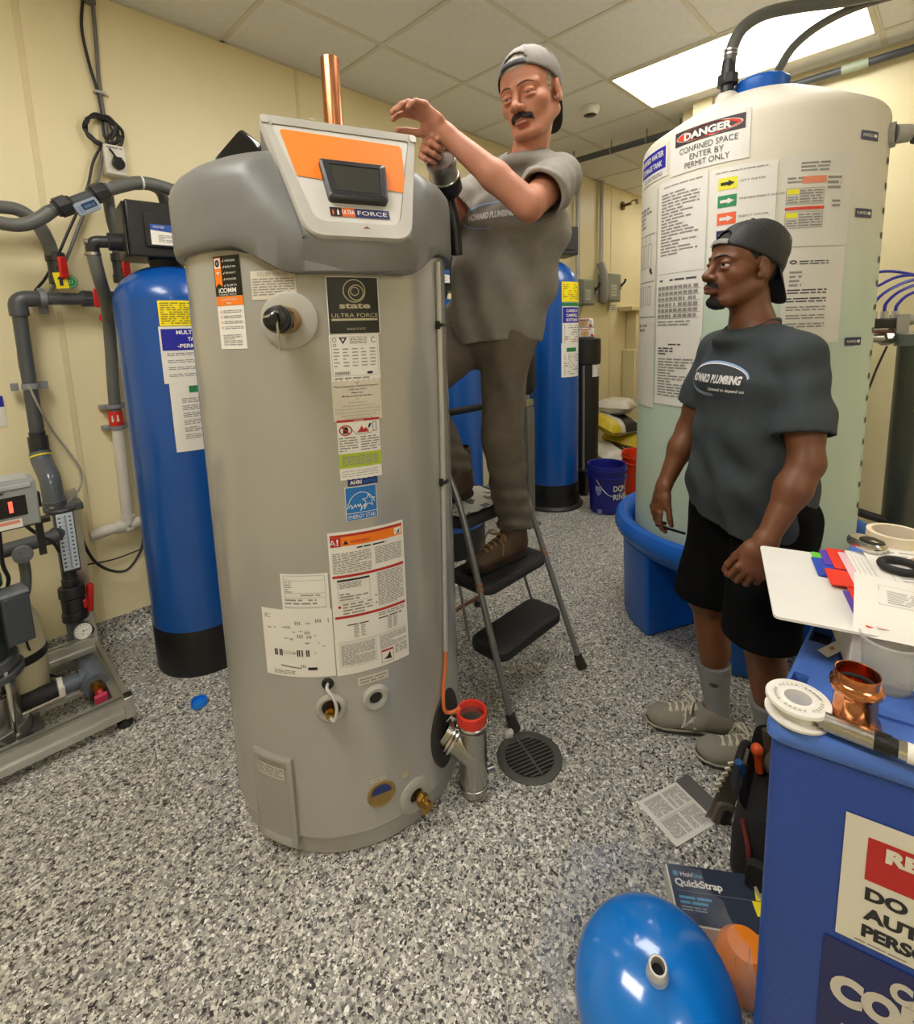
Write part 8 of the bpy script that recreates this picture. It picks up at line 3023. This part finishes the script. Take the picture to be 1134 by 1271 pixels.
    A(cone(nb + unit(H.p(-.02, 0, -.045) - nb) * .012, nb + unit(H.p(-.02, 0, -.045) - nb) * .12, .059, .060), .010, sub=True)
    sh_o, SW, SQ = finish_part('shirt', fd, shm, t, 1)
    sbv = bvh_of(SW, SQ)
    # collar rib: ring lying on the opening
    bm = B(); P = []
    axn = unit(H.p(-.02, 0, -.045) - nb)
    for i in range(40):
        a = 2 * PI * i / 40
        dd = Ft * math.cos(a) + Lt * math.sin(a)
        fw = math.cos(a)
        P.append(V(nb + dd * (.068 + .012 * max(0, fw)) + np.array((0, 0, .022 - .034 * max(0, fw) - .004 * abs(math.sin(a))))))
    P.append(P[0]); P2 = P
    rs = []
    for i, p in enumerate(P2[:-1]):
        a_, b_ = P2[i - 1 if i else -2], P2[(i + 1) % (len(P2) - 1)]
        R = frame((b_ - a_), (0, 0, 1))
        rs.append([p + R @ V((.012 * math.cos(q) , .0045 * math.sin(q), 0)) for q in [2 * PI * k / 10 for k in range(10)]])
    Lr = rings(bm, rs, cap0=False, cap1=False)
    for k in range(10): face(bm, (Lr[-1][k], Lr[-1][(k + 1) % 10], Lr[0][(k + 1) % 10], Lr[0][k]))
    bmesh.ops.recalc_face_normals(bm, faces=bm.faces)
    ob('collar', bm, shm, sh_o)
    # chest print, laid on the cloth
    org = np.array((1.722, -2.325, 1.248)) + Ft * .4 + Lt * -.016

    def chestmap(x, y, ly):
        o = org + Lt * x * .93 + np.array((0, 0, 1.0)) * y * .93
        h = sbv.ray_cast(V(o), V(-Ft))
        p = h[0] if h[0] else V(o - Ft * .27)
        return p + V(Ft) * (.0014 + .0005 * ly)
    d = Decal(.012)
    d.ring(0, 0, .128, .056, .010, 1, 1, 44, 2.75, .12, .003); d.ring(0, 0, .125, .050, .006, 0, 2, 44, 2.85, .10, .002)
    d.ring(-.01, -.006, .125, .046, .009, 1, 1, 30, 3.25, 4.85, .002); d.ring(-.01, -.007, .128, .049, .003, 0, 2, 30, 3.3, 4.9, .001)
    d.text('HOWARD PLUMBING', .002, -.012, .024, 0, 3, w=.215, bold=.05, shear=.12)
    d.text('Licensed to depend on', .055, -.038, .0095, 0, 3, w=.130, bold=.03, shear=.25)
    d.build('chest_print', [mat('shirt_print_white', '#dcdbd8', .6), mat('shirt_print_blue', '#8fa9d2', .6)], sh_o, chestmap, label='white and blue oval lettering on the chest')
    # ---- shorts
    stm = mat('black_cotton', '#0e0e0f', .95, bump=.3, bscale=400, spec=.12)
    ax = [axis_pts(1.48, 1.95, .0055), axis_pts(-2.62, -2.05, .0055), axis_pts(.36, .96, .0055)]
    fd = Field(ax); A = fd.add
    A(cone(pel + [0, 0, -.03], pel + [0, 0, .04], .120, .115, Lt, 1.32), .03)
    for hp, kn, lowz, sd_ in ((lhip, lkn, .465, 3), (rhip, rkn, .492, 4)):
        d = kn - hp; e = hp + d * ((hp[2] - lowz) / (hp[2] - kn[2]))
        leg = cone(hp + [0, 0, -.04], e - d * 0 + d * .12, .104, .108)
        leg = wrinkle(leg, .0032, 26, sd_, (1, 1, .4))
        leg = plane_cut(leg, e, (0, 0, -1))
        leg = hollow(leg, cone(e + [0, 0, .06], e - [0, 0, .1], .090, .098))
        A(leg, .03)
    finish_part('shorts', fd, stm, t, 1)
    # ---- socks and shoes
    skm = mat('grey_sock', '#8b8d8c', .9, bump=.6, bscale=300)
    for an, kn, hl, to, nm in ((ran, rkn, (1.752, -2.300, 0), (1.625, -2.062, 0), 'r'), (lan, lkn, (1.712, -2.485, 0), (1.590, -2.245, 0), 'l')):
        dk = kn - an
        bm = B()
        rs = []
        for f, r_ in ((-.10, .038), (.0, .041), (.12, .0425), (.28, .0485), (.40, .0545), (.415, .0560), (.425, .0555)):
            p = an + dk * f
            rs.append(circ(V(p), frame(V(dk)), r_, 28))
        rings(bm, rs)
        sk_ = ob('sock', bm, skm, t, smooth=60)
        if nm == 'r':
            to_c = unit(np.array((0, -2.756, 0)) - an * [1, 1, 0]); sdv = np.cross([0, 0, 1], to_c)
            pc = an + dk * .30 + to_c * .049
            d = Decal(); d.ell(0, 0, .014, .0075, 0, 1, 20); d.ring(0, 0, .010, .0048, .0015, 1, 2, 18)
            d.build('sock_logo', [M_INK, M_GREYINK], sk_, lambda x, y, ly: V(pc + sdv * x + np.array((0, 0, 1)) * y - to_c * (.049 - math.sqrt(max(0, .049 ** 2 - x * x))) + to_c * (.0012 + .0005 * ly)))
        so, W_, Q_, pt = shoe(t, hl, to, 0, mat('grey_suede', '#8f8a7d', .8, bump=.4, bscale=300), mat('dark_shoe_sole', '#4a463f', .7), 'sneaker', 1.0, False, mat('cream_midsole', '#c9c2b0', .6), .024, mat('cream_laces', '#d8d0ba', .8), .058)
        bvx = bvh_of(W_, Q_)
        dd = unit(np.array(to) - np.array(hl)); sdv2 = np.cross([0, 0, 1], dd)
        if nm == 'r':
            oc = np.array(hl) + dd * .135 + np.array((0, 0, .058))
            def smap(x, y, ly):
                o = oc - dd * (-x) + sdv2 * .2 + np.array((0, 0, 1)) * y
                h = bvx.ray_cast(V(o), V(-sdv2))
                return (h[0] if h[0] else V(o - sdv2 * .16)) + V(sdv2) * (.0012 + .0004 * ly)
            d = Decal(); d.text('N', 0, -.018, .036, 0, 1, w=.040, bold=.02); d.build('side_logo', [mat('pale_logo', '#c9c4b6', .6)], so, smap)
    # pen held in the right hand
    tp_ = thing('pen', 'small dark pen held in the right hand of the standing person', 'pen', (1.68, -2.03, .68))
    bm = B(); pa = V((rt_[4] + rt_[0]) / 2); pv_ = V((.62, -.66, -.30)).normalized(); cyl(bm, pa - pv_ * .045, pa + pv_ * .045, .0045, seg=12); ob('barrel', bm, M_BLACKP, tp_)
    bm = B(); cyl(bm, pa + pv_ * .045, pa + pv_ * .06, .0047, seg=12); ob('pen_cap', bm, M_CHROME, tp_)


person_right()


# ------------------------------------------------------------ the man on the ladder
def person_ladder():
    t = thing('person', 'person in grey shirt and brown jeans on the step ladder reaching over the heater', 'person', (1.53, -1.47, .48))
    skin = mat('ruddy_skin', '#bd8064', .52, var=.10, vscale=12, bump=.12, bscale=220, sss=.10)
    lipm = mat('rosy_lips', '#a56a57', .4)
    H = Head((1.468, -1.690, 2.166), 190, -15, 4, 1.18, .93)
    nb = np.array((1.505, -1.640, 1.990))
    az = math.radians(197)
    Ft = np.array((math.cos(az), math.sin(az), 0)); Lt = np.array((-Ft[1], Ft[0], 0))
    pel = np.array((1.531, -1.456, 1.400)); chest = np.array((1.520, -1.560, 1.78))
    lsh, rsh = np.array((1.495, -1.775, 1.895)), np.array((1.515, -1.440, 1.935))
    lel, rel = np.array((1.255, -1.835, 1.765)), np.array((1.330, -1.420, 1.800))
    lwr, rwr = np.array((1.111, -1.640, 1.985)), np.array((1.172, -1.540, 1.960))
    lhip, rhip = np.array((1.522, -1.535, 1.400)), np.array((1.544, -1.368, 1.41))
    lkn, rkn = np.array((1.500, -1.515, 1.00)), np.array((1.265, -1.30, 1.20))
    lan, ran = np.array((1.581, -1.513, .575)), np.array((1.449, -1.334, .800))
    ax = [axis_pts(.90, 1.70, .0062, ((1.36, 1.62, .0031), (.95, 1.18, .0036))),
          axis_pts(-1.93, -1.22, .0062, ((-1.80, -1.54, .0031),)),
          axis_pts(.50, 2.36, .0075, ((2.04, 2.34, .0028), (1.90, 2.12, .0036)))]
    fd = Field(ax); A = fd.add
    A(cone(pel, chest, .110, .125, Lt, 1.35), .03); A(cone(chest, nb + [0, 0, -.09], .125, .085, Lt, 1.5), .03)
    A(cone(lsh, rsh, .052, .052), .04)
    A(cone(nb + [0, 0, -.05], H.p(-.020, 0, -.045), .064, .058), .02)
    add_head(fd, H, nose=1.0, lips=.60, jaw=1.12, lid=.0005)
    for sh, el, wr in ((lsh, lel, lwr), (rsh, rel, rwr)):
        A(cone(sh, el, .056, .043), .03)
        A(cone(el, el * .6 + wr * .4, .044, .043), .015); A(cone(el * .6 + wr * .4, wr, .042, .027), .015)
    dl = np.array((1.022, -1.585, 2.075)) - lwr
    add_hand(fd, lwr, dl, np.array((.2, .85, -.1)), ((34, 30, 20), (30, 32, 22), (34, 34, 24), (38, 34, 24)), thumb=(.55, .75, .35), n=np.array((-.1, -.1, -1)), k=1.05, spread=1.5)
    dr = np.array((1.080, -1.578, 1.962)) - rwr
    add_hand(fd, rwr, dr, np.array((-.3, -.6, .75)), ((45, 60, 40), (50, 62, 40), (52, 62, 40), (55, 60, 35)), thumb=(.15, .95, .35), n=np.array((.1, -.6, -.8)), k=1.0)
    for hp, kn, an in ((lhip, lkn, lan), (rhip, rkn, ran)):
        A(cone(hp, kn, .090, .060), .03); A(cone(kn, an, .056, .038), .02)
    W, Q = fd.mesh(); W, Q = largest(W, Q); W = smooth_verts(W, Q, 1, .4)
    bv = bvh_of(W, Q)
    me = sdf_mesh('body', W, Q)
    c = H.loc(face_centres(me))
    lip = ((c[:, 1] / .021) ** 2 + ((c[:, 2] + .0715) / .0105) ** 2 < 1) & (c[:, 0] > .083)
    mi = np.zeros(len(c), np.int32); mi[lip] = 1
    ob('body', me, [skin, lipm], t)
    me.polygons.foreach_set('material_index', mi)
    tmp = sdf_mesh('tmp', W, Q)
    mm_ = mat('dark_moustache', '#2e241e', .7, bump=.8, bscale=450)
    ay = abs(c[:, 1])
    mst = (c[:, 0] > .070) & (ay < .032) & (c[:, 2] < -.0475 - 9 * ay ** 2) & (c[:, 2] > -.0630 - 12 * ay ** 2)
    ob('moustache', patch(tmp, mst, .0050, H, .0022, 260), mm_, t)
    wh = mat('white_grey_hair', '#b9b1a4', .7, bump=.8, bscale=450)
    top = (c[:, 0] > .03) & (c[:, 2] > .062) & (ay < .055)
    ob('front_hair', patch(tmp, top, .004, H, .002, 260), wh, t)
    jit = .006 * np.sin(c[:, 2] * 420 + np.sin(c[:, 0] * 300) * 2)
    sdh = (c[:, 0] + jit < .030 - .25 * np.maximum(0, .02 - c[:, 2])) & (c[:, 0] > -.105) & (c[:, 2] > -.012) & (c[:, 2] < .055) & (ay > .045) & ((c[:, 0] > .014) | (c[:, 2] > .032)) | ((c[:, 0] < -.055) & (c[:, 2] > -.045) & (c[:, 2] < .05))
    ob('side_hair', patch(tmp, sdh, .0028, H, .0012, 260), wh, t)
    bpy.data.meshes.remove(tmp)
    eyes(t, H, mat('grey_blue_iris', '#4d5a60', .15), (.05, -.45))
    brows(t, H, bv, mat('grey_brown_brow', '#6b5546', .7), .0032)
    cap(t, H, mat('faded_grey_cap', '#6f6860', .7, var=.10, vscale=16, bump=.4, bscale=350), mat('dark_cap_brim', '#2c2a29', .7), mat('dark_cap_strap', '#33373c', .6), rim0=.070, slope=.62, tall=.006, brim_len=.070, brim_dir=(-.45, 0, -.89), brim_half=60)
    # ---- shirt
    shm = mat('grey_cotton', '#8b867d', .88, var=.08, vscale=30, bump=.25, bscale=500)
    ax = [axis_pts(1.18, 1.80, .0056), axis_pts(-1.98, -1.18, .0056), axis_pts(1.26, 2.10, .0056)]
    fd = Field(ax); A = fd.add
    hem = np.array((1.528, -1.455, 1.345))
    w1, w2 = np.array((1.530, -1.470, 1.47)), np.array((1.530, -1.500, 1.62))
    tor = union(cone(hem, w1, .142, .138, Lt, 1.28), cone(w1, w2, .138, .138, Lt, 1.30), cone(w2, chest, .138, .140, Lt, 1.34), cone(chest, chest + [-.003, -.02, .10], .140, .110, Lt, 1.5), k=.05)

    def folds(X, Y, Z):
        u = (X - 1.53) * Lt[0] + (Y + 1.5) * Lt[1]
        low = np.clip((1.80 - Z) / .3, 0, 1)
        return .007 * low * np.sin(u * 55 + Z * 16) + .005 * low * np.sin(u * 34 - Z * 26 + 1) + .005 * np.sin((Z - u) * 60) * np.clip(1 - abs(Z - 1.86) / .1, 0, 1)
    tor = wrinkle(tor, .003, 24, 15, (1, 1, .4), folds)
    hz_ = unit(np.array((-.10, -.12, -1)))
    tor = plane_cut(tor, hem + [0, 0, .005], hz_)
    tor = hollow(tor, cone(hem - [0, 0, .1], hem + [0, 0, .03], .132, .128, Lt, 1.29))
    A(tor, .02)
    A(cone(lsh, rsh, .068, .068), .05)
    for s, sh in ((1, lsh), (-1, rsh)):
        A(cone(nb + Lt * s * .045 + [0, 0, -.015], sh, .052, .060), .035)
    for sh, el, e, sd_ in ((lsh, lel, .70, 19), (rsh, rel, .78, 21)):
        d = el - sh; dn = unit(d); end = sh + d * e
        sl_ = wrinkle(cone(sh, sh + d * 1.1, .070, .096), .004, 40, sd_, (1, 1, 1))
        sl_ = plane_cut(sl_, end, dn)
        sl_ = hollow(sl_, cone(end - dn * .06, end + dn * .1, .060, .088))
        A(sl_, .022)
    axn = unit(H.p(-.02, 0, -.045) - nb)
    A(ell(nb + Ft * .045 + [0, 0, -.030], (.080, .090, .036)), .03)
    A(cone(nb + axn * .012, nb + axn * .13, .064, .066), .010, sub=True)
    so, SW, SQ = finish_part('shirt', fd, shm, t, 1)
    sbv = bvh_of(SW, SQ)
    bm = B(); P = []
    for i in range(40):
        a = 2 * PI * i / 40
        dd = Ft * math.cos(a) + Lt * math.sin(a); fw = math.cos(a)
        P.append(V(nb + dd * (.074 + .012 * max(0, fw)) + np.array((0, 0, .018 - .034 * max(0, fw)))))
    rs = []
    for i, p in enumerate(P):
        R = frame(P[(i + 1) % 40] - P[i - 1], (0, 0, 1))
        rs.append([p + R @ V((.012 * math.cos(q), .0045 * math.sin(q), 0)) for q in [2 * PI * k / 10 for k in range(10)]])
    Lr = rings(bm, rs, cap0=False, cap1=False)
    for k in range(10): face(bm, (Lr[-1][k], Lr[-1][(k + 1) % 10], Lr[0][(k + 1) % 10], Lr[0][k]))
    bmesh.ops.recalc_face_normals(bm, faces=bm.faces)
    ob('collar', bm, shm, so)
    org = chest + Ft * .4 + Lt * -.02 + np.array((0, 0, .02))

    def cm_(x, y, ly):
        o = org + Lt * x + np.array((0, 0, 1.0)) * y
        h = sbv.ray_cast(V(o), V(-Ft))
        return (h[0] if h[0] else V(o - Ft * .27)) + V(Ft) * (.0014 + .0005 * ly)
    d = Decal(.012)
    d.ring(0, 0, .105, .045, .008, 1, 1, 40, 2.75, .12, .003); d.ring(-.01, -.006, .105, .038, .008, 1, 1, 30, 3.25, 4.85, .002)
    d.text('HOWARD PLUMBING', .0, -.010, .020, 0, 3, w=.170, bold=.05, shear=.12)
    d.build('chest_print', [mat('shirt_print_white', '#dcdbd8', .6), mat('shirt_print_blue', '#8fa9d2', .6)], so, cm_, label='white and blue lettering on the chest')
    # ---- jeans
    jm = mat('brown_grey_denim', '#6a6154', .85, var=.10, vscale=25, bump=.35, bscale=420)
    ax = [axis_pts(1.12, 1.78, .0058), axis_pts(-1.72, -1.16, .0058), axis_pts(.54, 1.50, .0058)]
    fd = Field(ax); A = fd.add
    A(cone(pel + [0, 0, -.03], pel + [0, 0, .05], .120, .112, Lt, 1.22), .03)
    for hp, kn, an, sd_ in ((lhip, lkn, lan, 31), (rhip, rkn, ran, 33)):
        cuff = an + (kn - an) * (.10 if an is lan else .12)
        def bag(X, Y, Z, an=an):
            return .007 * np.sin(Z * 105 + X * 30 + Y * 25) * np.clip(1 - (Z - an[2]) / .30, 0, 1)
        up_ = wrinkle(cone(hp, kn, .105, .080), .003, 28, sd_, (1, 1, .6))
        lowr = wrinkle(cone(kn, cuff - (kn - an) * .10, .078, .068), .003, 34, sd_ + 1, (1, 1, 1), bag)
        lowr = plane_cut(lowr, cuff, unit(an - kn))
        lowr = hollow(lowr, cone(cuff + (kn - an) * .10, cuff - (kn - an) * .2, .056, .060))
        A(up_, .03); A(lowr, .025)
    jo, JW, JQ = finish_part('jeans', fd, jm, t, 1)
    # boots
    bm_ = mat('brown_leather_boot', '#4e3b28', .6, var=.18, vscale=30, bump=.4, bscale=120)
    sm_ = mat('dark_boot_sole', '#2a231c', .7)
    shoe(t, (1.628, -1.520, .4775), (1.330, -1.470, .4775), 0, bm_, sm_, 'boot', 1.05, True, None, .026, mat('tan_laces', '#9a7b4e', .8))
    shoe(t, (1.505, -1.335, .7245), (1.215, -1.290, .7245), 0, bm_, sm_, 'boot', 1.05, True, None, .026, mat('tan_laces', '#9a7b4e', .8))
    # vent fitting in the right hand
    tv = thing('vent_coupling', 'steel and black vent pipe fitting held against the heater top', 'pipe fitting', (1.19, -1.565, 1.83))
    a, b = V((1.125, -1.605, 1.922)), V((1.205, -1.555, 1.862))
    u_ = (b - a).normalized()
    bm = B(); R = frame(u_)
    rings(bm, [circ(a + u_ * z, R, r_, 32) for r_, z in ((.040, .004), (.044, 0), (.046, .006), (.046, .020), (.0435, .024), (.0435, .060), (.046, .062), (.046, .066))], cap0=True)
    ob('steel_collar', bm, M_STEEL, tv)
    bm = B(); rings(bm, [circ(a + u_ * z, R, r_, 32) for r_, z in ((.046, .066), (.047, .070), (.047, .115), (.042, .122))]); ob('black_sleeve', bm, M_BLACKP, tv)
    bm = B(); tube(bm, [a + u_ * .11, a + u_ * .13 + V((0, 0, -.03)), (1.232, -1.552, 1.76), (1.236, -1.555, 1.66)], .020, 14); ob('black_hose', bm, M_BLACKP, tv)


person_ladder()
